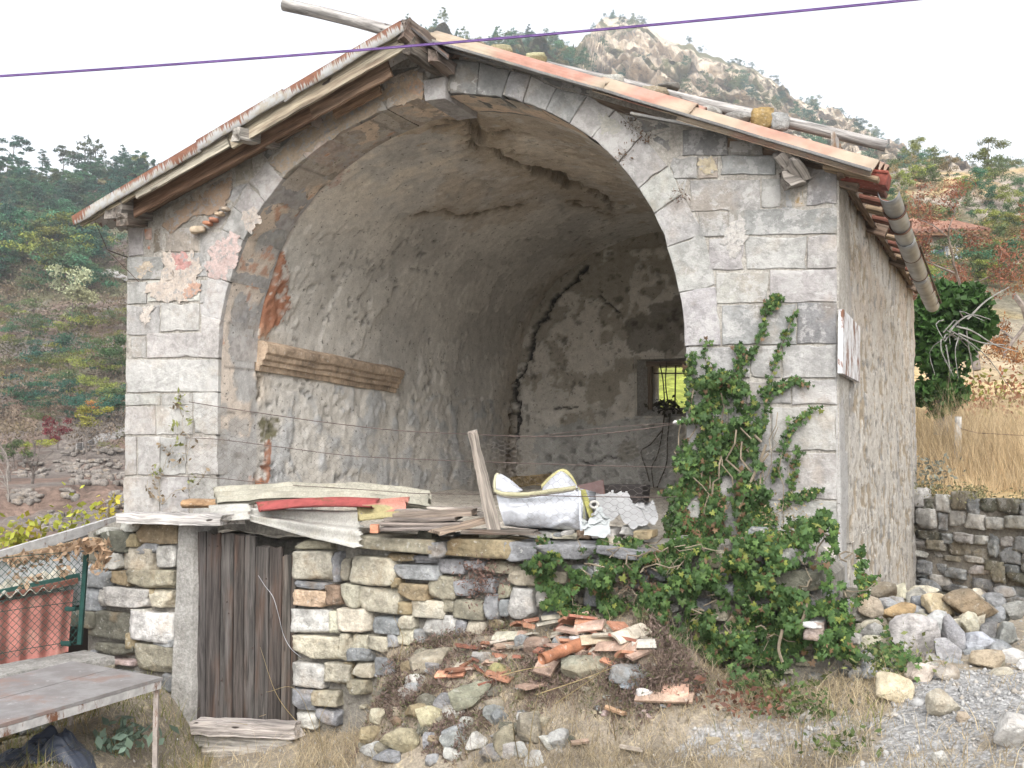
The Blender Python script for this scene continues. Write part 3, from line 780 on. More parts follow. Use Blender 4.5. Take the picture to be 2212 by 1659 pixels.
# window: deep splayed reveal, stone frame, iron bar
def bwpt(u, z, s=0.0): return BW0 * A(1, 1, 0) + BWd * u + UP * z - FN * s
mb = MB()
e = .03; mid_ = .18; iu0, iu1, iz0, iz1 = wu0 + .17, wu1 - .06, wz0 + .13, wz1 - .09
ring = lambda a, b, c_, d, s: [bwpt(a, c_, s), bwpt(b, c_, s), bwpt(b, d, s), bwpt(a, d, s)]
rv = ring(wu0 - e, wu1 + e, wz0 - e, wz1 + e, -.01) + ring(iu0, iu1, iz0, iz1, .26) + ring(iu0 + .01, iu1 - .01, iz0 + .01, iz1 - .01, .55) + ring(wu0 - 1.8, wu1 + .9, wz0 - 1.9, wz1 + 2.0, .552)
mb.add(rv, [(k * 4 + i, k * 4 + (i + 1) % 4, k * 4 + 4 + (i + 1) % 4, k * 4 + 4 + i) for k in range(3) for i in range(4)])
mb.obj('window_reveal', M_MORTAR, BACK, color=(.2, .18, .15))
for nm, a, b, w_, h_ in [('window_frame', (iu0 - .05, iz1 + .02), (iu1 + .05, iz1 + .02), .07, .07), ('window_frame', (iu0 + .0, iz0 - .03), (iu0 + .0, iz1), .06, .06)]:
    V, Fs, bc = beam(bwpt(*a, .10), bwpt(*b, .10), w_, h_, up=FN, rough=.008); obj(nm, V, Fs, M_WOOD, BACK, attrs={'bc': bc}, color=(.14, .11, .08))
V, Fs = tube([bwpt((iu0 + iu1) / 2 + .03, iz0 - .05, .3), bwpt((iu0 + iu1) / 2 + .05, iz1 + .05, .3)], .012, 6); obj('window_bar', V, Fs, M_IRON, BACK, color=(.10, .07, .05))
V, Fs = tube([bwpt(iu0 - .03, iz1 - .10, .3), bwpt(iu1 + .03, iz1 - .12, .3)], .011, 6); obj('window_bar', V, Fs, M_IRON, BACK, color=(.10, .07, .05))
# --- moulded cornice left on the inner wall
def inner_left(px, py, off=0.0):                     # a point on the left inner wall, off = into the room
    nl = unit(np.cross(DD, UP)); nl = nl if nl[0] > 0 else -nl
    return on_plane(px, py, ARC[20] + nl * off, nl)
p0, p1 = inner_left(556, 768), inner_left(853, 822)
nl = unit(np.cross(DD, UP)); nl = nl if nl[0] > 0 else -nl
pr_ = [(-.03, -.15), (.02, -.15), (.03, -.10), (.06, -.09), (.06, -.05), (.085, -.03), (.09, .01), (.115, .03), (.125, .08), (.125, .115), (.06, .15), (-.03, .15)]
ks = np.linspace(0, 1, 60); V = []
for t in ks:
    c0 = p0 + (p1 - p0) * t
    for (a, b) in pr_:
        q = c0 + nl * (a * (.92 + .2 * vnoise(A(t * 14, b * 9, 3), 5))) + UP * (b + (vnoise(A(t * 9, a * 9, 1), 8) - .5) * .014)
        V.append(q)
N = len(pr_); Fs = [tuple(f) for f in grid_faces(60, N, True)] + [tuple(range(N))[::-1], tuple(range(59 * N, 60 * N))]
obj('cornice', V, Fs, MS_TERRA, CHAP, color=(.36, .275, .20))
# --- outer side wall (right), seen at a grazing angle: lime render worn back to the rubble
SL = 6.75; NSx, NSz = 330, 280
ss = np.linspace(0.0, SL, NSx); ss[1] = .012; zs = np.linspace(.3, 4.78, NSz)
SN = unit(A(DD[1], -DD[0], 0))
c0 = F(1808, 700) * A(1, 1, 0)
Bs = c0 + DD * ss[:, None, None] + UP * zs[None, :, None]
n1 = fbm(Bs * A(2, 2, 2.6), 5, 301); n2 = fbm(Bs * A(12, 12, 8), 5, 311); n3 = fbm(Bs * 16, 3, 321); n4 = fbm(Bs * A(9, 9, 5) + 4, 3, 331)
lime, beige, gry, och = A(.40, .375, .335), A(.36, .305, .25), A(.21, .205, .195), A(.27, .22, .155)
SS, ZZ = np.meshgrid(ss, zs, indexing='ij')
col = lerp(lime, beige, sstep(.40, .60, n1) * .8 * sstep(2.6, 4.2, ZZ) + .1)
bare = sstep(.50, .53, n2 * .55 + n4 * .45 - .02 * sstep(2, 4, ZZ) )
col = lerp(col, lerp(gry, och, sstep(.48, .6, n4)), bare * .9); h = (n1 - .5) * .03 + (n3 - .5) * .02 - bare * .016 + (n2 - .5) * .02
damp = sstep(.55, .68, fbm(Bs * A(1.6, 1.6, .35) + 2, 3, 341)) * .6; col = lerp(col, A(.23, .225, .22), damp)
quoin = SS < .34 + .07 * np.sign(np.sin(ZZ * 6.5)); col = np.where(quoin[..., None], A(.33, .32, .305) * (.9 + .2 * n3[..., None]), col); h = np.where(quoin, .004 + (n3 - .5) * .008, h); h = np.where(SS < .01, -.02, h)
top_ = sstep(4.25, 4.55, ZZ); col = lerp(col, A(.20, .13, .08), top_ * sstep(.4, .6, n2))
tint = np.ones(SS.shape + (4,)); tint[..., :3] = np.clip(col, .02, .9)
obj('side_wall', (Bs + h[..., None] * SN).reshape(-1, 3), grid_faces(NSx, NSz), M_RENDER, CHAP, True, {'tint': tint.reshape(-1, 4)})
# the unseen left and rear walls that close the building
lft = F(272, 900) * A(1, 1, 0)
V, Fs = [], []
for p, q in ((lft, lft + DD * SL), (lft + DD * SL, c0 + DD * SL)):
    b = len(V); V += [p + UP * .3, q + UP * .3, q + UP * 4.7, p + UP * 4.7]; Fs.append((b, b + 1, b + 2, b + 3))
b = len(V); c1 = bwpt(0, 0, .55)
obj('outer_wall', V[:4], Fs[:1], M_MORTAR, CHAP)
# --- terrace floor in front of and inside the chapel
N1, N2 = 90, 90
a_ = W0 + WN * -.25 + WD * .3; b_ = W1 + WN * -.25 + WD * -.1
i_, j_ = np.meshgrid(np.linspace(0, 1, N1), np.linspace(0, 1, N2), indexing='ij')
Pf = a_ + (b_ - a_) * i_[..., None] + DD * (j_ * 8.2)[..., None]
Pf[..., 2] = PLAT - .06 + (fbm(Pf * 2.5, 4, 77) - .5) * .16 + .1 * sstep(.15, .5, j_)
obj('terrace_floor', Pf.reshape(-1, 3), grid_faces(N1, N2), mortar_mat('earth_floor', (.50, .46, .40), (.34, .31, .26)), None, True, kind='structure')
# ------------------------------------------------------------------ roof
def P2(px, py, off): return F(px, py, off)
ROOF = thing('roof', None, None, F(870, 100) + DD * 3); ROOF.parent = CHAP; ROOF.location = WLOC[ROOF] - WLOC[CHAP]
def sheet(quad, nu, nv, wave, amp, nrm_, thick=.006, sag=0.0, seed=0, noise=.0, phase=0.0, edge=.0):
    """corrugated sheet: quad = p00, p10 (along the corrugations), p11, p01 (across them)"""
    p00, p10, p11, p01 = [np.asarray(q, float) for q in quad]
    u = np.linspace(0, 1, nu)[:, None, None]; v = np.linspace(0, 1, nv)[None, :, None]
    B = (p00 * (1 - u) + p10 * u) * (1 - v) + (p01 * (1 - u) + p11 * u) * v
    Wd = np.linalg.norm(p01 - p00)
    h = amp * np.sin(v * Wd / wave * 2 * math.pi + phase) - sag * np.sin(u * math.pi)
    nz = (fbm(B * 3 + seed, 3, seed) - .5)[..., None] * noise
    nr = np.asarray(nrm_, float)
    if edge:
        ed = (fbm(np.stack([v[0, :, 0] * 9 + seed] * 3, -1), 3, seed) - .5) * edge
        B = B + (p10 - p00)[None, None] * (ed[None, :, None] * u / np.linalg.norm(p10 - p00))
    T = B + (h + nz) * nr; Bt = T - nr * thick
    V = np.concatenate([T.reshape(-1, 3), Bt.reshape(-1, 3)]); n = nu * nv
    g = grid_faces(nu, nv); Fs = [tuple(f) for f in g] + [tuple(f[::-1] + n) for f in g]
    rim = [i * nv for i in range(nu)] + [(nu - 1) * nv + j for j in range(1, nv)] + [i * nv + nv - 1 for i in range(nu - 2, -1, -1)] + [j for j in range(nv - 2, 0, -1)]
    Fs += [(a, b, b + n, a + n) for a, b in zip(rim, rim[1:] + rim[:1])]
    return V, np.array(Fs)
def wood(name, p, q, w_, h_, col, parent, up=UP, mat=None, **kw):
    V, Fs, bc = beam(p, q, w_, h_, up, **kw)
    return obj(name, V, Fs, mat or M_WOOD, parent, attrs={'bc': bc}, color=col)
# left slope
LA, LB = P2(868, 52, .46), P2(157, 474, .46)
ln = unit(np.cross(DD, LB - LA)); ln = ln if ln[2] > 0 else -ln
sl = unit(LB - LA)
V, Fs = sheet([LA + ln * .015, LB + ln * .015, LB + DD * 7.8 + ln * .015, LA + DD * 7.8 + ln * .015], 14, 420, .125, .02, ln)
obj('metal_sheet', V, Fs, M_RUSTY, ROOF, True, color=(.46, .44, .42))
# folded, rust-streaked verge flashing in three lengths
m = M('rust_streaked_flashing', .6)
u_ = m.attr('fl', 'Vector'); sp = m.t.nodes.new('ShaderNodeSeparateXYZ'); m.lk(u_, sp.inputs[0])
drip = m.noise(1, 3, .6, m.vec(u_, (24, .3, .2)))
big = m.noise(1, 2, .5, m.vec(u_, (.9, 0, 0), (3.7, 0, 0)))
lim = m.math('ADD', m.rng(drip, .3, .7, -.15, .75), m.rng(big, .35, .65, -.45, .55))
rust = m.rng(m.math('SUBTRACT', lim, sp.outputs['Y']), -.22, .20)
c = m.mix(rust, m.mix(m.rng(m.noise(20, 4), .4, .65), (.34, .34, .335), (.29, .265, .22)), m.mix(m.rng(m.noise(30, 5, .7), .35, .65), (.19, .085, .05), (.13, .06, .04)))
M_FLASH = m.out(c)
for a, b in ((0, .33), (.325, .585), (.58, 1.0)):
    p, q = LA + (LB - LA) * a, LA + (LB - LA) * b
    mb = MB(); n = 40; vv = []; at_ = []
    for k, t in enumerate(np.linspace(0, 1, n)):
        c0 = p + (q - p) * t + ln * (.012 if a == .325 else 0) + FN * (.006 if a == .325 else 0)
        wv = (vnoise(A(t * 9 + a * 31, 0, 0), 4) - .5) * .012
        for j, (o_, f_, y_) in enumerate(((.035, -.10, -.3), (.035, 0, 0.0), (-.02, .004, .5), (-.068 + wv, .006, 1.0), (-.072 + wv, -.008, 1.0), (.02, -.012, .6))):
            vv.append(c0 + ln * o_ + FN * (f_ + .005)); at_.append(((a + (b - a) * t) * 8.5, y_, 0))
    mb.add(vv, grid_faces(n, 6), fl=at_); mb.obj('flashing', M_FLASH, ROOF)
# barge boards under it, purlin ends, ridge timber
def along(t, dn, off): return P2(868, 52, off) + (LB - LA) * t - ln * dn
for nm, t0, t1, dn0, dn1, off, w_, h_, col, sd in [('board', .01, .50, .15, .14, .40, .03, .15, (.33, .29, .22), 1), ('board', .505, .80, .13, .11, .41, .03, .11, (.34, .31, .25), 2), ('board', .78, .985, .10, .09, .40, .03, .06, (.30, .26, .19), 5),
                                        ('board', .06, .28, .31, .29, .26, .035, .16, (.25, .17, .12), 3), ('board', .27, .88, .29, .235, .24, .035, .17, (.20, .125, .085), 4), ('board', .10, .23, .43, .42, .12, .04, .12, (.26, .17, .11), 6), ('board', .30, .86, .36, .31, .05, .05, .10, (.17, .12, .085), 7)]:
    wood(nm, along(t0, dn0, off), along(t1, dn1, off), w_, h_, col, ROOF, up=ln, seg=24, seed=sd, rough=.006)
for p, q, w_, h_, col, sd in [(P2(604, 309, -.05), P2(512, 290, .50), .11, .12, (.30, .28, .25), 11), (P2(343, 462, -.2), P2(245, 448, .42), .20, .20, (.19, .17, .15), 12), (P2(330, 480, -.2), P2(262, 474, .40), .13, .12, (.15, .13, .11), 13)]:
    wood('purlin', p, q, w_, h_, col, ROOF, up=UP, seg=10, seed=sd, rough=.014, ends=.05)
for p, q, w_, h_, col, sd in [(P2(872, 62, .44), P2(965, 132, .05), .10, .20, (.12, .10, .085), 14), (P2(884, 98, .40), P2(955, 150, .05), .09, .16, (.10, .085, .07), 15), (P2(935, 118, .30), P2(972, 150, .05), .10, .10, (.16, .13, .11), 16)]:
    wood('ridge_board', p, q, w_, h_, col, ROOF, up=UP, seg=12, seed=sd, rough=.02, ends=.06)
# broken edge of the metal sheet hanging over the ridge, and stones packed under the apex
V, Fs = sheet([P2(875, 50, .44), P2(968, 128, .30), P2(972, 110, .0), P2(890, 52, .0)], 8, 24, .07, .014, UP); obj('metal_sheet', V, Fs, M_RUSTY, ROOF, color=(.10, .09, .085))
for k, (x, y, s_) in enumerate([(930, 146, .2), (950, 160, .22), (962, 140, .18), (985, 120, .16), (1000, 118, .12), (1015, 124, .10)]):
    V, Fs = rock((s_ * 1.2, .2, s_ * .7), 500 + k, 5); obj('stone', V + P2(x, y, -.06), Fs, MS_ASHLAR, CHAP, color=(.16, .15, .14) if k < 3 else (.3, .2, .15))
# right slope: long faded red corrugated sheets, the outer roll seen from below
def R2(px, py): return P2(px, py, .20)
RA, RB = R2(925, 82), R2(1886, 366)
rs = unit(RB - RA); rn = unit(np.cross(RB - RA, DD)); rn = rn if rn[2] > 0 else -rn
def roll_sheet(x0, x1, lift, lead=.0, nroll=3, amp=.075):
    f0, f1 = (x0 - 925) / 961, (x1 - 925) / 961
    a, b = RA + (RB - RA) * f0 + rn * lift, RA + (RB - RA) * f1 + rn * (lift + .004)
    prof = [(-.006, -.055), (-.004, -.03), (.0, .0)]
    for k in range(nroll):
        y0 = k * .20
        for j in range(1, 17):
            t = j / 16; prof.append((y0 + t * .20, (.5 - .5 * math.cos(2 * math.pi * t)) * amp + (k * .032 + t * .032) * amp / .075))
    vv = []; nu = 16
    for i in range(nu):
        c0 = a + (b - a) * i / (nu - 1)
        for (dd, hh) in prof: vv.append(c0 + DD * (dd + lead) + rn * hh)
    n = nu * len(prof); V = np.array(vv + [v - rn * .009 + DD * .004 for v in vv]); g = grid_faces(nu, len(prof)); nv = len(prof)
    Fs = [tuple(f) for f in g] + [tuple(f[::-1] + n) for f in g]
    for i0 in (0, nu - 1): Fs += [(i0 * nv + j, i0 * nv + j + 1, i0 * nv + j + 1 + n, i0 * nv + j + n) for j in range(nv - 1)]
    Fs += [(i * nv, (i + 1) * nv, (i + 1) * nv + n, i * nv + n) for i in range(nu - 1)]
    return V, np.array(Fs)
for x0, x1, lf in [(1510, 1886, .0), (1325, 1530, .026), (925, 1346, .050)]:
    V, Fs = roll_sheet(x0, x1, lf, amp=.04 if x0 < 1000 else .075); obj('red_sheet', V, Fs, M_RTILE, ROOF, True)
# rest of the slope, the grey lips of the sheets below, eaves
q = RA + DD * .5 + rn * .10; q2 = RB + DD * .5 + rn * .10
V, Fs = sheet([q, q2 - rs * .22, q2 - rs * .22 + DD * 7.0, q + DD * 7.0], 12, 330, .20, .04, rn); obj('red_sheet', V, Fs, M_RTILE, ROOF, True)
for (x0, y0, x1, y1, o_) in [(1064, 131, 1322, 202, .16), (1364, 246, 1540, 280, .17), (935, 100, 1110, 150, .10), (930, 88, 1338, 206, .215), (1336, 206, 1882, 369, .215)]:
    V, Fs, _ = beam(P2(x0, y0, o_), P2(x1, y1, o_), .06, .020, rn, seg=10, rough=.003); obj('sheet_lip', V, Fs, M_SHEET, ROOF, color=(.17, .165, .16))  # lips coloured darker grey, painting in the shade under the sheet edges
for k in range(4):
    s_ = .25 + k * 1.9; p = RA + DD * s_ - rn * .10 + rs * .1; wood('rafter', p, RB + DD * s_ - rn * .09 - rs * .1, .09, .11, (.16, .12, .09), ROOF, up=rn, seg=12, seed=40 + k)
# projecting purlin stump with split grain in the right spandrel
for k, (x0, y0, x1, y1) in enumerate([(1688, 335, 1722, 385), (1712, 345, 1738, 388), (1692, 392, 1730, 384)]):
    wood('purlin', P2(x0, y0, .14), P2(x1, y1, .02), .12, .10, (.20, .18, .16), ROOF, up=FN, seg=8, seed=60 + k, rough=.02, ends=.08)
V, Fs, _ = beam(P2(1815, 366, .12), P2(1815, 366, .12) + DD * 6.7, .05, .10, UP, seg=6); obj('wall_plate', V, Fs, M_WOOD, ROOF, attrs={'bc': _}, color=(.15, .11, .08))
# red eaves boards running over the wall head and the short tile row that ends above the gutter
for k in range(16):
    s_ = .05 + k * .42; z0 = P2(1835, 385, .1) + DD * s_
    V, Fs, bc = beam(z0 - SN * .18 + UP * .10, z0 + SN * .20 - UP * .035, .20, .03, UP, seg=5, rough=.006); obj('eaves_board', V, Fs, M_WOOD, ROOF, attrs={'bc': bc}, color=(.17, .075, .055) if k % 3 else (.28, .21, .14))
p = at(1900, 392, 7.42); V, Fs, bc = beam(p - SN * .25 + UP * .06, p + SN * .06 - UP * .015, .22, .085, UP, seg=4); obj('eaves_tile', V, Fs, MS_TERRA, ROOF, color=(.20, .06, .045))
V, Fs, bc = beam(p - SN * .25 + UP * .11, p + SN * .07 + UP * .035, .24, .02, UP, seg=4); obj('eaves_tile', V, Fs, MS_TERRA, ROOF, color=(.30, .09, .065))
# zinc half-round gutter with iron brackets
GUT = thing('gutter', None, None, at(1917, 420, 7.45)); GUT.parent = CHAP; GUT.location = WLOC[GUT] - WLOC[CHAP]
g0, g1 = at(1919, 414, 7.45), at(2014, 656, 11.35)
gd = unit(g1 - g0); gs = unit(np.cross(gd, UP)); gu = np.cross(gs, gd); gr = .075
for k, (t0, t1, r_, of) in enumerate(((0, .30, 1.0, .0), (.29, .62, 1.03, -.01), (.61, 1.0, 1.0, -.02))):
    vv = []; nn = 12
    for i in range(nn):
        c0 = g0 + (g1 - g0) * (t0 + (t1 - t0) * i / (nn - 1)) + gu * (of - .03 * math.sin(math.pi * (t0 + (t1 - t0) * i / (nn - 1))))
        for a in np.linspace(-.06, math.pi + .06, 15): vv.append(c0 + gr * r_ * (math.cos(a) * gs - math.sin(a) * gu))
    n = len(vv); V = np.array(vv + [c0_ * 1.0 for c0_ in vv])
    ctr = np.repeat(np.array([g0 + (g1 - g0) * (t0 + (t1 - t0) * i / (nn - 1)) for i in range(nn)]), 15, 0)
    V[n:] = V[n:] + (ctr - V[n:]) * .05
    g = grid_faces(nn, 15); Fs = [tuple(f) for f in g] + [tuple(f[::-1] + n) for f in g] + [(j, j + 1, j + 1 + n, j + n) for j in range(14)] + [(i * 15, (i + 1) * 15, (i + 1) * 15 + n, i * 15 + n) for i in range(nn - 1)] + [(i * 15 + 14, (i + 1) * 15 + 14, (i + 1) * 15 + 14 + n, i * 15 + 14 + n) for i in range(nn - 1)]
    obj('gutter_length', V, Fs, M_METAL, GUT, True, color=(.33, .34, .35))
for t in (.10, .20, .42, .60, .78, .93):
    c0 = g0 + (g1 - g0) * t - gu * (.03 * math.sin(math.pi * t)); V, Fs = tube([c0 + (gr + .008) * (math.cos(a) * gs - math.sin(a) * gu) for a in np.linspace(-.3, math.pi + .1, 16)], .009, 5)
    obj('bracket', V, Fs, M_IRON, GUT, True, color=(.12, .07, .05))
V, Fs = tube([g0 + (g1 - g0) * t + gs * (gr + .015) + gu * (.0 - .03 * math.sin(math.pi * t)) for t in np.linspace(.36, 1.0, 9)], .010, 5); obj('bracket', V, Fs, M_IRON, GUT, True, color=(.10, .07, .05))
# rusty-spotted white metal plate on the side wall
def SWp(px, py, off=0.0): return on_plane(px, py, c0s + SN * off, SN)
c0s = F(1808, 700) * A(1, 1, 0)
pl = [SWp(1822, 668, .05), SWp(1858, 706, .05), SWp(1858, 826, .05), SWp(1820, 806, .05)]
V = pl + [p - SN * .035 for p in pl]; Fs = [(0, 1, 2, 3), (7, 6, 5, 4), (0, 4, 5, 1), (1, 5, 6, 2), (2, 6, 7, 3), (3, 7, 4, 0)]
obj('metal_plate', V, Fs, M_PLATE, CHAP, color=(.50, .50, .51), label='white painted plate with rust streaks')

# ---- things lying on the roof
POLE = [at(612, 9, 9.2), at(1915, 316, 7.9)]
pp = resample(POLE, 40); pp = pp + np.stack([(fbm(pp * .8 + k, 3, 60 + k) - .5) * .05 for k in range(3)], 1)
t_ = np.linspace(0, 1, 40)
V, Fs = tube(pp, .056 - .012 * t_, 10)
bc = np.stack([np.repeat(np.linspace(0, 7, 40), 10), np.tile(np.cos(np.arange(10) * .628) * .05, 40), np.tile(np.sin(np.arange(10) * .628) * .05, 40)], 1)
obj('log', V, Fs, M_WOODL, None, True, {'bc': bc}, color=(.30, .285, .27), label='long grey wooden pole laid down the right roof slope past the ridge', cat='pole')
def polep(x, dz=0.0, fwd=0.0):
    k = np.argmin(np.abs(proj(pp)[:, 0] - x)); return pp[k] + UP * dz - DD * fwd
for k, (x0, y0, x1, y1, col, lab, dp) in enumerate([
        (1010, 92, 1052, 112, (.24, .21, .16), 'small dark stone nearest the ridge on the red roof sheets', .06),
        (1055, 98, 1108, 122, (.30, .28, .18), 'mossy stone beside the small dark one high on the roof', .06),
        (1127, 114, 1182, 138, (.38, .36, .22), 'yellow green mossy stone on the roof under the cable', .08),
        (1282, 164, 1352, 190, (.42, .41, .37), 'lichen spotted grey stone against the pole on the roof', .10),
        (1370, 188, 1446, 220, (.28, .25, .19), 'flat brown stone halfway down the right roof slope', .10),
        (1500, 232, 1562, 254, (.36, .35, .32), 'pale flat stone left of the upright yellow stone on roof', .12),
        (1562, 240, 1624, 268, (.32, .31, .29), 'grey knobbly stone left of the upright yellow stone on roof', .12),
        (1620, 231, 1678, 282, (.30, .21, .09), 'upright yellow ochre stone on the roof sheets', .13),
        (1660, 242, 1706, 287, (.33, .33, .32), 'round pale grey stone at right end of the roof stones', .12),
        (1420, 178, 1470, 196, (.20, .19, .17), 'dark slate chip behind the pole on the right roof slope', -.10)]):
    D_ = polep((x0 + x1) / 2)[1] - dp
    a, b = at(x0, y0, D_), at(x1, y1, D_); w_ = b[0] - a[0]; h_ = a[2] - b[2]
    V, Fs = rock((w_, max(.12, w_ * .7), h_), 700 + k, 6, .45); V = V + (a + b) / 2
    obj('roof_stone', V, Fs, MS_BOULD, None, False, color=col, label=lab, cat='stone', group='stones weighing down the roof sheets')
# power cable in front of the gable, purple lens fringe painted into its colour
ca, cb = at(-40, 168, 6.2), at(2300, -34, 5.4)
mid = (ca + cb) / 2; pts = [ca + (cb - ca) * t - UP * .035 * 4 * t * (1 - t) for t in np.linspace(-.8, 1.8, 70)]
V, Fs = tube(pts, .0050, 6); obj('cable', V, Fs, M_FLAT, None, True, color=(.13, .075, .21), label='dark purple overhead cable crossing the sky above the gable', cat='cable')
V, Fs = tube([p + UP * .009 + A(0, .003, 0) for p in pts], .0032, 6); obj('cable', V, Fs, M_FLAT, None, True, color=(.11, .06, .18), label='thinner strand twisted along the top of the purple cable', cat='cable')
# rusty tie wires at the left eave
wp = [(288, 492), (337, 550), (384, 618)]
WR = thing('tie_wire', 'rusty wire tying the left eave corner to the wall', 'wire', P2(305, 560, .2))
V, Fs = tube([P2(205, 478, .40), P2(232, 540, .2), P2(300, 609, .03)], .004, 4); obj('wire', V, Fs, M_IRON, WR, color=(.08, .05, .04))
V, Fs = tube([P2(232, 540, .2), P2(276, 556, .03)], .006, 4); obj('wire', V, Fs, M_IRON, WR, color=(.06, .05, .04))
# ------------------------------------------------------------------ low front wall of field stones
COLS = {k_: tuple(v * 1.22 for v in c_) for k_, c_ in {'g': (.205, .21, .215), 'o': (.215, .175, .11), 'w': (.35, .34, .315), 'W': (.41, .40, .375), 'd': (.115, .112, .088), 'c': (.37, .345, .275), 'b': (.17, .125, .09), 'p': (.42, .31, .22), 'y': (.235, .215, .165), 'k': (.36, .285, .265)}.items()}
FW = thing('rubble_wall', 'low dry wall of mixed field stones with a plank door in it', 'stone wall', W(1000, 1500) + A(0, 0, -.3))
# mortar / earth core with the doorway left open
dz_ = W(420, 1165, 0)[2]
ctop = [(196, 1150), (262, 1120), (275, 1108), (1700, 1160), (1840, 1240), (1880, 1330)]
def wcore(pxs_, off=-.05, th=.45):
    P = [W(x, y, off) for x, y in pxs_]; n = len(P)
    V = P + [p - WN * th for p in P]
    return V, [tuple(range(n)), tuple(range(2 * n - 1, n - 1, -1))] + [(i, i + n, (i + 1) % n + n, (i + 1) % n) for i in range(n)]
mb = MB()
for pxs_ in ([(190, 1150), (262, 1122), (300, 1112), (408, 1128), (408, 1640), (190, 1640)], [(642, 1172), (760, 1166), (1100, 1172), (1500, 1176), (1740, 1180), (1806, 1240), (1812, 1640), (642, 1660)]):
    V, Fs = wcore(pxs_); mb.add(V, Fs)
mb.obj('wall_core', M_JOINT, FW)
WALLBOX = []
def wstone(x0, y0, x1, y1, c, s, dep=.26, off=.0, nm='stone', par=None, shape=.62):
    a, b = W(x0, y0), W(x1, y1); w_ = abs((b - a) @ WD) * 1.03; h_ = abs(a[2] - b[2]) * 1.04
    V, Fs = rock((w_ * 1.05, dep, h_ * 1.06), 1000 + s, 10 if w_ > .2 else 8 if w_ > .12 else 6, min(.99, shape + .36), 14, .045, .76, 1.32)
    r = np.random.default_rng(s); t = r.uniform(-.05, .05); cs, sn = math.cos(t), math.sin(t)
    V = np.stack([V[:, 0] * cs - V[:, 2] * sn, V[:, 1], V[:, 0] * sn + V[:, 2] * cs], 1)
    ctr = (a + b) / 2 - WN * (dep * .36 - off)
    V = ctr + V[:, :1] * WD - V[:, 1:2] * WN + V[:, 2:] * UP
    WALLBOX.append((x0, y0, x1, y1))
    col = jitc(COLS[c], s, .13)
    return obj(nm, V, Fs, MS_RUBBLE, par or FW, False, color=col)
k = 0
Z7 = [(910,65,1160,205,'o'),(800,55,905,130,'w'),(675,120,850,255,'d'),(845,140,910,225,'o'),(900,200,1030,275,'g'),(1030,200,1150,355,'w'),(685,260,790,370,'w'),(790,225,1000,380,'c'),(630,310,690,370,'o'),(560,330,625,365,'g'),
 (555,365,735,490,'g'),(730,380,850,480,'o'),(855,365,1140,500,'y'),(540,490,655,640,'g'),(655,500,705,610,'w'),(700,480,970,625,'w'),(910,495,1010,550,'o'),(975,500,1120,620,'c'),(530,640,630,750,'d'),(590,635,860,830,'d'),(865,620,960,650,'w'),
 (870,640,1110,845,'W'),(640,840,870,935,'d'),(834,780,880,880,'o'),(880,850,1130,1045,'y'),(700,940,870,1010,'k'),(670,935,705,990,'o'),(1000,820,1130,880,'g'),(1040,1045,1130,1160,'g'),(910,1160,1130,1215,'g'),(910,1215,1110,1410,'W'),
 (450,640,530,740,'d'),(640,100,740,150,'w'),(560,255,680,330,'d'),(560,190,670,250,'b'),(740,1020,900,1100,'g'),(760,1110,900,1220,'d'),(560,1220,740,1300,'d'),(740,1230,900,1330,'g'),(560,1320,700,1420,'g'),(700,1340,900,1440,'w'),(1030,1420,1130,1500,'g'),
 (1925,250,2165,440,'c'),(1930,445,2130,500,'g'),(1925,500,2130,612,'p'),(1905,622,2140,800,'w'),(1915,790,2290,968,'c'),(1920,970,2110,1140,'w'),(2125,972,2285,1112,'c'),(1910,1140,2040,1290,'g'),(2040,1145,2200,1260,'y'),(1930,1300,2060,1400,'w'),(2070,1270,2200,1380,'g'),
 (2165,260,2215,450,'g'),(2135,470,2225,600,'b'),(2145,640,2212,780,'c'),(1930,180,2160,250,'y')]
for x0, y0, x1, y1, c_ in Z7: k += 1; wstone(x0 / 3, 1106 + y0 / 3, x1 / 3, 1106 + y1 / 3, c_, k, off=R.uniform(-.01, .025))
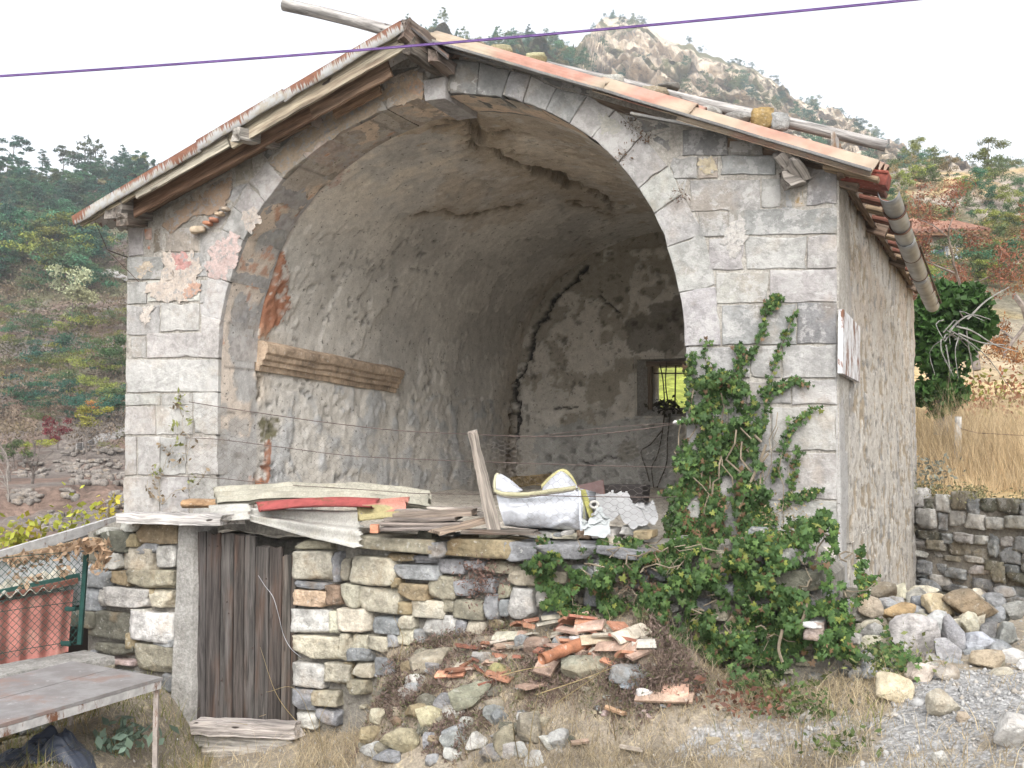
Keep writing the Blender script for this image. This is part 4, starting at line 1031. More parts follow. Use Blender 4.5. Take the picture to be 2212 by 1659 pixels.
Z8 = [(310,265,480,320,'o'),(480,280,670,340,'g'),(0,300,60,440,'y'),(65,280,370,475,'c'),(370,335,645,440,'g'),(640,300,800,400,'g'),(820,310,940,380,'g'),(950,315,1180,400,'y'),(1085,370,1290,475,'y'),(20,465,140,620,'c'),(120,480,380,655,'c'),(335,420,395,490,'o'),
 (385,460,580,575,'o'),(585,410,755,565,'y'),(385,580,470,660,'o'),(470,565,670,690,'c'),(660,530,745,650,'y'),(740,560,930,700,'y'),(940,530,1030,690,'g'),(750,440,870,540,'g'),(880,420,1000,520,'g'),(1020,470,1100,560,'y'),(1100,490,1260,690,'w'),(1040,565,1100,670,'g'),
 (0,620,195,775,'c'),(215,670,390,790,'g'),(395,665,480,750,'c'),(540,660,755,830,'W'),(375,740,480,860,'c'),(820,705,940,800,'c'),(970,690,1060,750,'o'),(70,790,180,960,'c'),(190,800,310,910,'c'),(0,785,60,960,'c'),(0,970,75,1115,'o'),(320,790,380,870,'g'),(480,760,545,840,'g'),(760,700,815,800,'g'),
 (1270,500,1420,620,'w'),(1470,600,1565,700,'y'),(1570,640,1795,790,'y'),(1790,610,1900,700,'y'),(1790,700,1900,850,'g'),(1900,720,2030,850,'g'),(2030,780,2140,890,'w'),(1580,470,1700,610,'g'),(1300,640,1460,740,'g'),(1080,700,1260,790,'y'),(1260,750,1420,830,'g'),(1430,720,1560,800,'w'),
 (1300,380,1480,490,'y'),(1490,340,1640,460,'g'),(1650,330,1800,450,'w'),(1700,460,1850,590,'y'),(1860,380,1990,500,'g'),(1860,510,1980,600,'y'),(2000,330,2150,450,'g'),(2000,460,2120,600,'w'),(1910,600,2060,710,'y'),(60,870,200,970,'g'),(80,970,200,1080,'c'),(60,1080,180,1180,'y'),(1440,830,1640,920,'g'),(1650,800,1790,900,'y'),(1800,850,1960,960,'g')]
for x0, y0, x1, y1, c_ in Z8: k += 1; wstone(737 + x0 / 3, 1106 + y0 / 3, 737 + x1 / 3, 1106 + y1 / 3, c_, k, off=R.uniform(-.01, .03))
Z9 = [(90,760,190,840,'o'),(310,650,450,840,'o'),(160,250,270,360,'y'),(480,540,600,620,'w'),(560,720,760,830,'y'),(200,460,380,560,'g'),(390,420,560,520,'y'),(600,520,780,650,'g'),(620,660,790,780,'w'),(40,560,190,680,'g'),(200,570,300,700,'y'),(830,500,980,640,'g'),(960,620,1060,760,'w'),(500,840,680,940,'g'),(700,800,880,900,'y'),(880,800,1020,900,'g'),(300,850,480,950,'y')]
for x0, y0, x1, y1, c_ in Z9: k += 1; wstone(1474 + x0 / 3, 1106 + y0 / 3, 1474 + x1 / 3, 1106 + y1 / 3, c_, k, off=R.uniform(-.02, .02))
# painted hiking blaze stone (white over dull red) in the ivy
a, b = 1474 + 820 / 3, 1474 + 950 / 3
wstone(a, 1106 + 668 / 3, b, 1106 + 792 / 3, 'k', 900, off=.22)
o = wstone(a + 1, 1106 + 666 / 3, b - 1, 1106 + 712 / 3, 'W', 901, off=.235); o.color = (.55, .545, .54, 1)
# small stones chinked into whatever is still open
boxes = np.array(WALLBOX); cnt = 0
r = np.random.default_rng(5)
for _ in range(9000):
    s_ = r.uniform(14, 34) if cnt < 60 else r.uniform(9, 22)
    w_, h_ = s_ * r.uniform(1.0, 1.7), s_ * r.uniform(.6, .95)
    x = r.uniform(190, 1850); y = r.uniform(1150, 1560)
    if 385 < x + w_ / 2 and x - w_ / 2 < 648: continue
    if y > 1600 - .1 * x + 60: continue
    if x > 1700 and y < 1180 + (x - 1700) * .6: continue
    x0, y0, x1, y1 = x - w_ / 2, y - h_ / 2, x + w_ / 2, y + h_ / 2
    ox = np.minimum(boxes[:, 2], x1) - np.maximum(boxes[:, 0], x0); oy = np.minimum(boxes[:, 3], y1) - np.maximum(boxes[:, 1], y0)
    if ((ox > 2.5) & (oy > 2.5)).any(): continue
    wstone(x0, y0, x1, y1, r.choice(list('gygoydgwc')), 2000 + cnt, dep=.16, off=-.03); boxes = np.array(WALLBOX); cnt += 1
    if cnt >= 130: break
# coping slabs and the flat stones behind them
for j, (x0, y0, x1, y1, c_) in enumerate([(100,150,632,265,'y'),(618,188,742,288,'g'),(735,160,1130,305,'o'),(1098,192,1300,318,'g'),(1300,197,1670,302,'g'),(1690,215,1990,300,'g')]):
    wstone(737 + x0 / 3, 1106 + y0 / 3, 737 + x1 / 3, 1106 + y1 / 3, c_, 3000 + j, dep=.42, off=.07, shape=.8)
for j, (x0, y0, x1, y1, c_) in enumerate([(1060,135,1290,190,'w'),(1280,150,1460,195,'c'),(1460,135,1540,195,'b'),(1550,125,1700,205,'w'),(760,135,900,170,'g'),(640,150,760,195,'g'),(900,140,1050,170,'y'),(1740,110,1870,165,'W')]):
    wstone(737 + x0 / 3, 1106 + y0 / 3, 737 + x1 / 3, 1106 + y1 / 3, c_, 3100 + j, dep=.30, off=-.24, shape=.75)
for j, (x0, y0, x1, y1, c_) in enumerate([(580,360,910,500,'d'),(640,222,800,302,'W')]):
    wstone(1474 + x0 / 3, 1106 + y0 / 3, 1474 + x1 / 3, 1106 + y1 / 3, c_, 3200 + j, dep=.3, off=.10, shape=.8)
# cement jamb
def wslab(pxs_, off, th, nm, mat, par, col=(.4, .4, .38), rough=.012):
    P = [W(x, y, off) for x, y in pxs_]; mb = MB(); n = 40
    L, Rr = resample([P[0], P[3]], n), resample([P[1], P[2]], n); vv = []
    for i in range(n):
        for t in np.linspace(0, 1, 7):
            vv.append(L[i] + (Rr[i] - L[i]) * t)
    vv = np.array(vv); j_ = (fbm(vv * 7, 4, 17) - .5)[:, None] * rough * 2
    vv = vv + WN * j_ + WD * j_ * .7
    V = np.concatenate([vv, vv - WN * th]); N = len(vv); g = grid_faces(n, 7)
    Fs = [tuple(f) for f in g] + [tuple(f[::-1] + N) for f in g]
    for e in ([i * 7 for i in range(n)], [i * 7 + 6 for i in range(n)], list(range(7)), [(n - 1) * 7 + i for i in range(7)]):
        Fs += [(a, b, b + N, a + N) for a, b in zip(e[:-1], e[1:])]
    return obj(nm, V, np.array(Fs), mat, par, color=col)
wslab([(386, 1130), (419, 1132), (415, 1576), (366, 1590)], .045, .30, 'door_jamb', M_CEMENT, FW, rough=.02)
# dark room behind: side cheeks and lintel
for nm, p, q, w_, h_, col in [('lintel', W(270, 1117, .12), W(500, 1122, .12), .26, .085, (.40, .38, .36))]:
    V, Fs, bc = beam(p, q, w_, h_, UP, seg=26, rough=.012, seed=3, ends=.1); obj(nm, V, Fs, M_WOODL if col[0] > .3 else M_WOOD, FW, attrs={'bc': bc}, color=col)
V = [W(395, 1120, -.5), W(680, 1130, -.5), W(680, 1640, -.5), W(395, 1640, -.5)]; V += [v - WN * .1 for v in V]
obj('cellar_back', V, [(0, 1, 2, 3), (7, 6, 5, 4), (0, 4, 5, 1), (1, 5, 6, 2), (2, 6, 7, 3), (3, 7, 4, 0)], M_JOINT, FW)
# plank door: eight boards of unequal height
DOOR = thing('door', None, None, W(530, 1550, -.04)); DOOR.parent = FW; DOOR.location = WLOC[DOOR] - WLOC[FW]
for j, (x0, x1, yt, x0b, x1b, yb, dp) in enumerate([(419, 448, 1150, 416, 446, 1555, 0), (449, 480, 1152, 447, 474, 1556, .004), (481, 508, 1154, 476, 502, 1557, .0), (509, 530, 1155, 503, 529, 1558, .004), (531, 554, 1157, 530, 550, 1559, .0),
                                        (555, 584, 1180, 552, 580, 1560, .006), (585, 612, 1181, 581, 608, 1562, .0), (613, 632, 1201, 609, 627, 1563, .008), (633, 643, 1204, 628, 640, 1564, .002)]):
    p, q = W((x0b + x1b) / 2, yb, -.03 + dp), W((x0 + x1) / 2, yt, -.03 + dp)
    w_ = abs((W(x1, 1300) - W(x0, 1300)) @ WD) * .955
    V, Fs, bc = beam(p, q, .034, w_, WD, seg=26, rough=.003, seed=20 + j, taper=1.02, ends=.03)
    cc = [tuple(v * .40 for v in q_) for q_ in [(.20, .18, .17), (.15, .13, .12), (.22, .20, .185), (.17, .145, .13), (.21, .19, .175), (.19, .17, .155), (.16, .135, .12), (.22, .195, .17), (.17, .15, .13)]][j]
    obj('plank', V, Fs, M_WOOD, DOOR, attrs={'bc': bc}, color=cc)
mb = MB()
for (x, y) in [(470, 1180), (478, 1470), (490, 1300), (494, 1325), (575, 1250), (545, 1400), (430, 1310), (600, 1480), (452, 1178), (565, 1500), (620, 1330)]:
    p = W(x, y, -.008); V, Fs = rock((.014, .014, .014), int(x), 3, .1, 0); mb.add(V + p, Fs)
mb.obj('nail', M_IRON, DOOR, color=(.06, .045, .04))
wp_ = [(558, 1243), (572, 1265), (590, 1290), (602, 1330), (612, 1370), (628, 1400), (650, 1420)]
V, Fs = tube(spline([W(x, y, .03 + .02 * math.sin(i)) for i, (x, y) in enumerate(wp_)], 40), .0022, 5); obj('wire', V, Fs, M_METAL, DOOR, True, color=(.45, .46, .48))
# threshold timbers
STEP = thing('doorstep', None, None, W(530, 1630, .1)); STEP.parent = FW; STEP.location = WLOC[STEP] - WLOC[FW]
for j, (x0, y0, x1, y1, h_, o_) in enumerate([(422, 1568, 645, 1577, 34, .10), (434, 1596, 640, 1603, 26, .05), (450, 1622, 628, 1624, 26, .10)]):
    a, b = W(x0, y0, o_), W(x1, y1, o_); hh = h_ / FPX * 8.4 * .9
    V, Fs, bc = beam(a, b, .14, hh, UP, seg=20, rough=.012, seed=50 + j, ends=.05); obj('timber', V, Fs, M_WOODL, STEP, attrs={'bc': bc}, color=[(.40, .36, .33), (.36, .34, .31), (.38, .35, .31)][j])
# ------------------------------------------------------------------ things on the terrace
NETD = lambda px: np.interp(px, [400, 460, 700, 950, 1080, 1260, 1400, 1475], [F(408, 900, .03)[1], F(460, 900, .10)[1], 8.95, 8.2, 7.62, 7.35, 7.32, F(1470, 900, .03)[1]])
# asbestos-cement sheets
def csheet(name, q, nu, nv, wave, amp, col, label, n_=UP, sag=0., seed=0, edge=.08, mat=None, noise=.03, thick=.004, group=None):
    V, Fs = sheet(q, nu, nv, wave, amp, n_, thick, sag, seed, noise, 0.0, edge)
    return obj(name, V, Fs, mat or M_SHEET, None, True, color=col, label=label, cat='roofing sheet', group=group)
SG = 'loose corrugated sheets over the plank door'
vn = unit(UP * .55 + WN * .85)
q = [W(538, 1098, -.10), W(792, 1101, -.02), W(768, 1184, .22), W(536, 1124, .16)]
csheet('corrugated_sheet', q, 46, 80, .17, .03, (.36, .35, .32), 'big pale grey corrugated sheet sagging down over the plank door', vn, .02, 3, .16, group=SG, noise=.05)
q = [W(452, 1091, -.05), W(540, 1088, -.05), W(540, 1122, .17), W(452, 1125, .17)]
csheet('corrugated_sheet', q, 20, 30, .16, .014, (.35, .34, .31), 'small grey sheet piece lying on the old lintel board left of the big one', vn, .0, 4, .05, group=SG)
q = [at(458, 1062, 9.3), at(932, 1064, 8.95), at(925, 1094, 8.45), at(470, 1090, 8.75)]
q[0] = at(460, 1058, 9.35)
csheet('corrugated_sheet', q, 40, 50, .21, .035, (.31, .295, .24), 'long cream yellow corrugated sheet lying behind the red one', UP, -.05, 5, .10, group=SG, noise=.05)
q = [at(551, 1086, 8.65), at(822, 1078, 8.35), at(800, 1099, 7.95), at(566, 1107, 8.3)]
csheet('corrugated_sheet', q, 30, 40, .30, .02, (.27, .065, .06), 'dark red sheet on top of the sheet pile', UP, -.02, 6, .03, mat=M_PAINT, group=SG, noise=.01)
q = [at(780, 1088, 8.3), at(882, 1082, 8.5), at(876, 1100, 8.1), at(784, 1108, 8.0)]
csheet('corrugated_sheet', q, 20, 40, .16, .035, (.40, .17, .13), 'short red brown wavy offcut at right end of the red sheet', UP, 0, 7, .08, group=SG)
q = [at(771, 1100, 8.1), at(860, 1096, 8.25), at(862, 1122, 7.95), at(775, 1126, 7.9)]
csheet('corrugated_sheet', q, 20, 40, .15, .04, (.30, .26, .13), 'olive brown wavy offcut under the red offcut', UP, 0, 8, .10, group=SG)
V, Fs = rock((.42, .3, .085), 811, 8, .85, 8, .04); obj('flat_stone', V + (W(400, 1078, -.2) + W(468, 1102, -.2)) / 2 + A(.03, .1, .0), Fs, MS_RUBBLE, None, color=(.36, .23, .13), label='flat rusty stone weighing down the left end of the sheets', cat='stone')
# old boards stacked on the terrace
BG = 'old boards stacked on the terrace'
def board(x0, y0, x1, y1, D0, D1, w_, h_, col, lab, sd):
    V, Fs, bc = beam(at(x0, y0, D0), at(x1, y1, D1), w_, h_, UP, seg=16, rough=.006, seed=sd, ends=.04)
    obj('board', V, Fs, M_WOOD, None, attrs={'bc': bc}, color=col, label=lab, cat='board', group=BG)
board(862, 1113, 1024, 1106, 7.95, 7.85, .26, .045, (.27, .22, .18), 'thick brown board on top of the board stack', 71)
board(836, 1121, 990, 1119, 7.90, 7.82, .22, .028, (.24, .205, .18), 'second board down in the stack, its left end sticking out', 72)
board(826, 1131, 1000, 1131, 7.86, 7.78, .24, .028, (.20, .17, .15), 'third board down in the stack of boards', 73)
board(830, 1141, 960, 1139, 7.83, 7.75, .22, .026, (.18, .155, .14), 'lowest dark board at the bottom of the stack', 74)
board(940, 1150, 1056, 1122, 7.55, 7.75, .20, .026, (.30, .235, .18), 'loose board with a rounded end leaning on the stack', 75)
board(930, 1096, 1060, 1100, 8.2, 8.1, .18, .02, (.36, .32, .28), 'pale thin board behind the stack', 76)
board(860, 1103, 1050, 1111, 8.15, 8.0, .16, .03, (.30, .27, .24), 'greyish board at the back of the stack', 77)
board(1000, 1147, 1160, 1150, 7.62, 7.5, .16, .03, (.16, .14, .12), 'dark plank lying under the leaning post and the bag', 78)
V, Fs, bc = beam(at(809.5, 1150, 7.68), at(809.5, 1133, 7.68), .062, .09, A(0, 1, 0), seg=3, rough=.003); obj('brick', V, Fs, MS_TERRA, None, color=(.40, .19, .12), label='small orange brick end left of the board stack', cat='brick')
# leaning post
V, Fs, bc = beam(at(1068, 1148, 7.62), at(1022, 936, 7.72), .10, .085, A(0, -1, 0), seg=26, rough=.008, seed=81, taper=.72, ends=.05)
POST = obj('leaning_post', V, Fs, M_WOOD, None, attrs={'bc': bc}, color=(.24, .21, .18), label='weathered wooden post leaning beside the white bag', cat='post')

# the big white woven bag, folded open
BAG = thing('bulk_bag', 'white woven bulk bag with yellow edging folded open on the terrace', 'bag', at(1170, 1146, 7.6))
Db = 7.50
front_b = spline([(1090, 1136), (1130, 1139), (1175, 1140), (1215, 1144), (1256, 1147)], 40)
front_m = spline([(1078, 1100), (1125, 1102), (1170, 1104), (1215, 1102), (1257, 1098)], 40)
front_t = spline([(1071, 1064), (1090, 1069), (1120, 1070), (1160, 1067), (1200, 1062), (1240, 1057), (1256, 1056)], 40)
rows = []
for t in np.linspace(0, 1, 26):
    row = (1 - t) ** 2 * front_b + 2 * t * (1 - t) * front_m + t * t * front_t
    bel = .10 * math.sin(math.pi * min(1, t * 1.05)) ** .7
    rows.append([at(x, y, Db + .10 * (1 - 0) - bel + .02 * math.sin(i * .5) * (1 - t) + .18 * abs(i / 39 - .5) ** 2.5) for i, (x, y) in enumerate(row)])
Vf = np.array(rows); nzb = (fbm(Vf.reshape(-1, 3) * A(5, 5, 7), 4, 88) - .5).reshape(Vf.shape[:2])
fold = np.abs(fbm(Vf.reshape(-1, 3) * A(3, 3, 3) + 4, 2, 89) - .5).reshape(Vf.shape[:2])
Vf = Vf - A(0, 1, 0) * (nzb * .05 - np.minimum(fold, .05) * .5)[..., None]
g = grid_faces(26, 40)
# back and sides: extrude the front outline backwards and close
back = Vf + DD * .30 * A(1, 1, 0); back[..., 2] -= .04
V = np.concatenate([Vf.reshape(-1, 3), back.reshape(-1, 3)]); N = 26 * 40
Fs = [tuple(f) for f in g] + [tuple(f[::-1] + N) for f in g] + [(i * 40, (i + 1) * 40, (i + 1) * 40 + N, i * 40 + N) for i in range(25)] + [(i * 40 + 39, (i + 1) * 40 + 39, (i + 1) * 40 + 39 + N, i * 40 + 39 + N) for i in range(25)] + [(j, j + 1, j + 1 + N, j + N) for j in range(39)]
obj('bag_body', V, Fs, M_CLOTH, BAG, True, color=(.50, .515, .55))
def ribbon(pts, D_, w_, col, nm, wid_dir=UP, th=.012):
    P = spline([at(x, y, d) for (x, y), d in zip(pts, D_)], 60); vv = []
    n_ = fbm(P * 9, 3, 19) - .5
    for i, p in enumerate(P):
        p = p + UP * n_[i] * .012
        for (a, b) in ((-1, 0), (-.6, .8), (.6, .8), (1, 0), (.6, -.8), (-.6, -.8)): vv.append(p + wid_dir * a * w_ / 2 - A(0, 1, 0) * b * th)
    return obj(nm, np.array(vv), [tuple(f) for f in grid_faces(60, 6, True)], M_CLOTH, BAG, True, color=col)
ribbon([(1071, 1061), (1090, 1067), (1120, 1069), (1160, 1065), (1200, 1059), (1244, 1053)], [Db + .02] * 6, .034, (.33, .31, .20), 'edging')
ribbon([(1073, 1068), (1092, 1073), (1120, 1075), (1160, 1071), (1200, 1065), (1240, 1059)], [Db - .005] * 6, .012, (.13, .12, .10), 'stitching')
def flap(outline, D0, D1, nm, bow=.08, col=(.43, .44, .47)):
    """a cloth flap spanned between two traced edges"""
    lo, hi = spline(outline[0], 30), spline(outline[1], 30); vv = []
    for t in np.linspace(0, 1, 14):
        for i in range(30):
            x, y = lo[i] + (hi[i] - lo[i]) * t; vv.append(at(x, y, D0 + (D1 - D0) * t - bow * math.sin(math.pi * t) * .6))
    vv = np.array(vv); vv = vv + A(0, 1, 0) * ((fbm(vv * 6, 4, 23) - .5) * .09)[:, None]; g = grid_faces(14, 30); n = len(vv)
    V = np.concatenate([vv, vv + A(0, .008, .0)])
    return obj(nm, V, np.concatenate([g, g[:, ::-1] + n]), M_CLOTH, BAG, True, color=col)
flap([[(1072, 1062), (1090, 1066), (1110, 1066), (1130, 1060)], [(1071, 1030), (1076, 1022), (1100, 1034), (1129, 1058)]], Db + .06, Db + .16, 'flap')
flap([[(1172, 1062), (1195, 1060), (1220, 1056), (1248, 1054)], [(1172, 1052), (1195, 1028), (1216, 1018), (1247, 1050)]], Db + .10, Db + .34, 'flap')
ribbon([(1169, 1052), (1185, 1036), (1200, 1024), (1214, 1018), (1226, 1022), (1238, 1036), (1246, 1052)], [Db + .33] * 7, .04, (.36, .33, .16), 'edging')
ribbon([(1071, 1062), (1069, 1046), (1072, 1028), (1076, 1022)], [Db + .10, Db + .12, Db + .14, Db + .15], .03, (.40, .38, .26), 'edging', A(1, 0, 0))
ribbon([(1258, 1058), (1266, 1080), (1274, 1104), (1279, 1124), (1262, 1128)], [Db + .03, Db + .10, Db + .14, Db + .16, Db + .1], .06, (.50, .48, .16), 'edging', A(.8, .6, 0))
ribbon([(1249, 1052), (1258, 1070), (1262, 1100), (1262, 1128)], [Db + .12, Db + .12, Db + .10, Db + .08], .05, (.34, .34, .22), 'edging', A(.3, .9, 0))
ribbon([(1252, 1060), (1253, 1090), (1254, 1120), (1256, 1146)], [Db - .01] * 4, .02, (.55, .57, .62), 'seam', A(1, 0, 0), .006)
# crumpled plastic sheeting right of the bag
def crumple(poly, D_lo, D_hi, col, label, seed, amp=.14, mat=None, nm='plastic_sheet'):
    x0, y0 = np.min(poly, 0); x1, y1 = np.max(poly, 0); nx, ny = 60, 34
    xs_, ys_ = np.meshgrid(np.linspace(x0, x1, nx), np.linspace(y0, y1, ny), indexing='ij')
    q_ = np.stack([xs_, ys_, 0 * xs_], -1)
    e = (fbm(q_ * .07 + seed, 3, seed) - .5)[..., None] * 16
    ins = in_poly(np.stack([xs_, ys_], -1) + e, poly)
    t = (y1 - ys_) / (y1 - y0)
    rd = 1.2 - np.abs(fbm(q_ * A(.022, .05, 1) + seed, 2, seed + 3) - .5) * 5 + .25 * fbm(q_ * .09 + seed, 3, seed + 5)
    D = D_lo + (D_hi - D_lo) * t + rd * amp
    V = np.array([at(a, b, c) for a, b, c in zip(xs_.ravel(), ys_.ravel(), D.ravel())]); V[:, 2] += rd.ravel() * amp * .35
    g = grid_faces(nx, ny); k_ = ins.reshape(-1)[g].all(1)
    o = obj(nm, V, g[k_], mat or M_FILM, None, True, color=col, label=label, cat='plastic sheet'); return o
crumple(A(1282,1092, 1300,1086, 1345,1090, 1400,1100, 1424,1118, 1418,1132, 1390,1146, 1350,1142, 1320,1140, 1275,1120).reshape(-1, 2), 7.25, 7.75, (.36, .36, .36), 'crumpled white plastic sheet between the bag and the ivy', 4, .22)
crumple(A(1255,1125, 1300,1110, 1326,1140, 1320,1160, 1280,1168, 1256,1160).reshape(-1, 2), 7.1, 7.4, (.40, .42, .42), 'thin clear plastic hanging over the wall stones beside the bag', 9, .12)
ring_ = thing('rope_loop', 'small frayed rope loop beside the crumpled white plastic', 'rope', at(1284, 1092, 7.6))
V, Fs = tube([at(1284 + 9 * math.cos(a), 1090 + 7 * math.sin(a), 7.6) for a in np.linspace(0, 6.2, 16)], .011, 6); obj('loop', V, Fs, M_CLOTH, ring_, True, color=(.42, .41, .38))
# crate, board and rubbish in the back
def plate_px(nm, quad, D_, th, mat, col, label, cat):
    P = [at(x, y, d) for (x, y), d in zip(quad, D_)]; V = P + [p + A(.3, .9, 0) * th for p in P]
    return obj(nm, V, [(0, 1, 2, 3), (7, 6, 5, 4), (0, 4, 5, 1), (1, 5, 6, 2), (2, 6, 7, 3), (3, 7, 4, 0)], mat, None, color=col, label=label, cat=cat)
plate_px('panel', [(1232, 1052), (1302, 1036), (1309, 1090), (1240, 1098)], [8.3, 8.2, 8.2, 8.3], .03, M_PAINT, (.13, .085, .08), 'dull maroon panel standing behind the white bag', 'panel')
plate_px('crate', [(1303, 1048), (1388, 1051), (1384, 1092), (1308, 1090)], [8.25, 8.05, 8.05, 8.25], .35, M_WOOD, (.035, .03, .028), 'dark wire-fronted box behind the crumpled plastic', 'crate')
# white porcelain insulator holding the wire on the right jamb
INS = thing('insulator', 'white porcelain insulator on the jamb above the ivy', 'insulator', F(1474, 912, .05))
V, Fs = tube([F(1454, 914, .06), F(1458, 913, .06), F(1462, 913, .06), F(1480, 909, .05), F(1484, 909, .05), F(1490, 908, .05)], [.006, .018, .02, .02, .014, .012], 10); obj('insulator_body', V, Fs, M_FLAT, INS, True, color=(.72, .72, .70))
# ---- wire netting and strained wires across the arch
NET = thing('wire_netting', 'sagging chicken wire netting stretched across the arch above the wall', 'netting', F(440, 1100, .1))
tops = spline([(408, 868), (480, 880), (560, 892), (700, 912), (860, 930), (1014, 938), (1150, 943), (1250, 941), (1380, 928), (1462, 915)], 120)
def netp(x, y): return at(x, y, float(NETD(x)))
for k, (pts, r_) in enumerate([(tops, .0035), (spline([(402, 946), (470, 949), (600, 965), (750, 984), (900, 992), (1110, 1000), (1300, 1006), (1475, 1010)], 80), .003), (spline([(350, 1028), (470, 1033), (600, 1046), (760, 1056), (900, 1066)], 60), .003),
                               (spline([(900, 1066), (1075, 1068), (1250, 1072), (1420, 1074), (1470, 1072)], 60), .003), (spline([(1150, 944), (1300, 925), (1462, 913)], 30), .0025)]):
    V, Fs = tube([netp(x, y) + A(0, -.004 * k, 0) for x, y in pts], r_, 4); obj('wire', V, Fs, M_IRON, NET, color=(.12, .09, .08))
mb = MB(); hx, hy = 13.5, 13.0
segs = []
for i in range(0, 82):
    for j in range(0, 22):
        x = 404 + i * hx; y = 866 + j * hy + (hy / 2 if i % 2 else 0)
        segs += [((x, y), (x + hx * .45, y)), ((x + hx * .45, y), (x + hx, y + hy / 2)), ((x + hx * .45, y), (x + hx, y - hy / 2))]
ybot = lambda x: np.interp(x, [400, 470, 700, 800, 930, 1010, 1080, 1260, 1470], [1095, 1090, 1062, 1060, 1085, 1120, 1138, 1140, 1135])
VV = []; FF = []; nn = 0
def warp(x, y):
    q = A(x * .012, y * .012, 0); return x + (vnoise(q, 3) - .5) * 16, y + (vnoise(q + 5, 4) - .5) * 16 + 18 * math.sin(x * .006)
for a, b in segs:
    a, b = warp(*a), warp(*b); yt = np.interp(a[0], tops[:, 0], tops[:, 1])
    if a[1] < yt - 1 or b[1] < yt - 1 or a[1] > ybot(a[0]) or a[0] > 1470: continue
    pa, pb = netp(*a), netp(*b); d = unit(pb - pa); s = unit(np.cross(d, A(.3, 1, .2))); t = np.cross(d, s); r_ = .0009
    VV += [pa + r_ * (s * math.cos(c_) + t * math.sin(c_)) for c_ in (0, 2.1, 4.2)] + [pb + r_ * (s * math.cos(c_) + t * math.sin(c_)) for c_ in (0, 2.1, 4.2)]
    FF += [(nn, nn + 1, nn + 4, nn + 3), (nn + 1, nn + 2, nn + 5, nn + 4), (nn + 2, nn, nn + 3, nn + 5)]; nn += 6
obj('mesh_wires', VV, np.array(FF), M_IRON, NET, color=(.16, .14, .13), kind='stuff')

# ------------------------------------------------------------------ yard on the left: ledge, fence, shed, table
LG0, LG1 = at(214, 1412, 8.65), at(-120, 1468, 7.6)
ld = unit((LG1 - LG0) * A(1, 1, 0)); lnn = A(ld[1], -ld[0], 0); lnn = lnn if lnn @ A(0, -1, 0) > 0 else -lnn
LEDGE = thing('ledge_wall', 'low stone ledge with a cement top under the chain link fence', 'ledge', LG0 - UP * .7)
V, Fs, bc = beam(LG0 + lnn * .0 - UP * .03, LG1 - UP * .03, .42, .07, UP, seg=40, rough=.012); obj('ledge_top', V, Fs, M_CEMENT, LEDGE)
V, Fs, bc = beam(LG0 - UP * .45, LG1 - UP * .45, .32, .75, UP, seg=30, rough=.02); obj('wall_core', V, Fs, M_JOINT, LEDGE)
r = np.random.default_rng(12)
for row in range(5):
    t = 0.0
    while t < 1.55:
        w_ = r.uniform(.12, .30); h_ = .10 if row == 0 else r.uniform(.12, .17)
        p = LG0 + ld * (t + w_ / 2) - UP * (.11 + row * .145) + lnn * .15 + UP * (LG1[2] - LG0[2]) * t / 1.5
        V, Fs = rock((w_ * 1.0, .16, h_), 4000 + row * 50 + int(t * 30), 6, .97, 9, .04, .95, 1.4)
        obj('stone', V[:, :1] * ld + V[:, 1:2] * lnn + V[:, 2:] * UP + p, Fs, MS_RUBBLE, LEDGE, color=jitc(COLS[r.choice(list('godgy'))], int(t * 100) + row))
        t += w_ + .015
# fence
FE = thing('chain_link_fence', 'green chain link fence on the ledge left of the stone wall', 'fence', LG0)
f0 = at(172, 1392, 8.55); f0t = at(187, 1186, 8.62)
V, Fs, bc = beam(f0, f0t, .035, .035, A(1, 0, 0), seg=4, rough=.0); obj('post', V, Fs, M_FLAT, FE, color=(.012, .045, .038))
fdir = ld
def fp(s_, z_): return f0 + fdir * s_ + (f0t - f0) * z_ + UP * (-.02 * s_)
zt = lambda s_: 1.02 + .0 * s_
VV = []; FF = []; nn = 0; cell = .062
for s_ in np.arange(-1.2, 3.2, cell):
    for dr in (1, -1):
        P = []
        for k in range(40):
            sx = s_ + dr * k * cell / 2; zz = k * cell / 2 / .82
            if 0 <= sx <= 1.9 and zz <= 1.0: P.append(fp(sx, zz) + lnn * .004 * (1 if k % 2 else -1))
        if len(P) < 2: continue
        V, Fs = tube(np.array(P), .0022, 4, False); VV.append(V); FF += [tuple(i + nn for i in f) for f in Fs]; nn += len(V)
        if dr == -1 or True: pass
for s_ in np.arange(0, 3.2, cell):                     # diagonals that start from the top edge side
    P = []
    for k in range(40):
        sx = 1.9 - 0 + s_ * 0 + (-1) * k * cell / 2; zz = s_ + k * cell / 2 / .82
        if 0 <= sx <= 1.9 and zz <= 1.0: P.append(fp(sx, zz))
    if len(P) > 1:
        V, Fs = tube(np.array(P), .0022, 4, False); VV.append(V); FF += [tuple(i + nn for i in f) for f in Fs]; nn += len(V)
obj('mesh_wires', np.concatenate(VV), np.array(FF), M_FLAT, FE, color=(.025, .07, .06), kind='stuff')
for z_, y_ in ((.98, 0), (.45, .1), (.04, 0)):
    V, Fs = tube([fp(s_, z_ + .03 * math.sin(s_ * 2)) for s_ in np.linspace(0, 1.9, 14)], .003, 5); obj('wire', V, Fs, M_FLAT, FE, color=(.02, .06, .05))
for x, y in [(152, 1316), (142, 1390)]:
    V, Fs = rock((.09, .03, .04), x, 4, .8, 3); p = at(x, y, 8.3); obj('wire_tensioner', V + p, Fs, M_FLAT, FE, color=(.012, .04, .034))
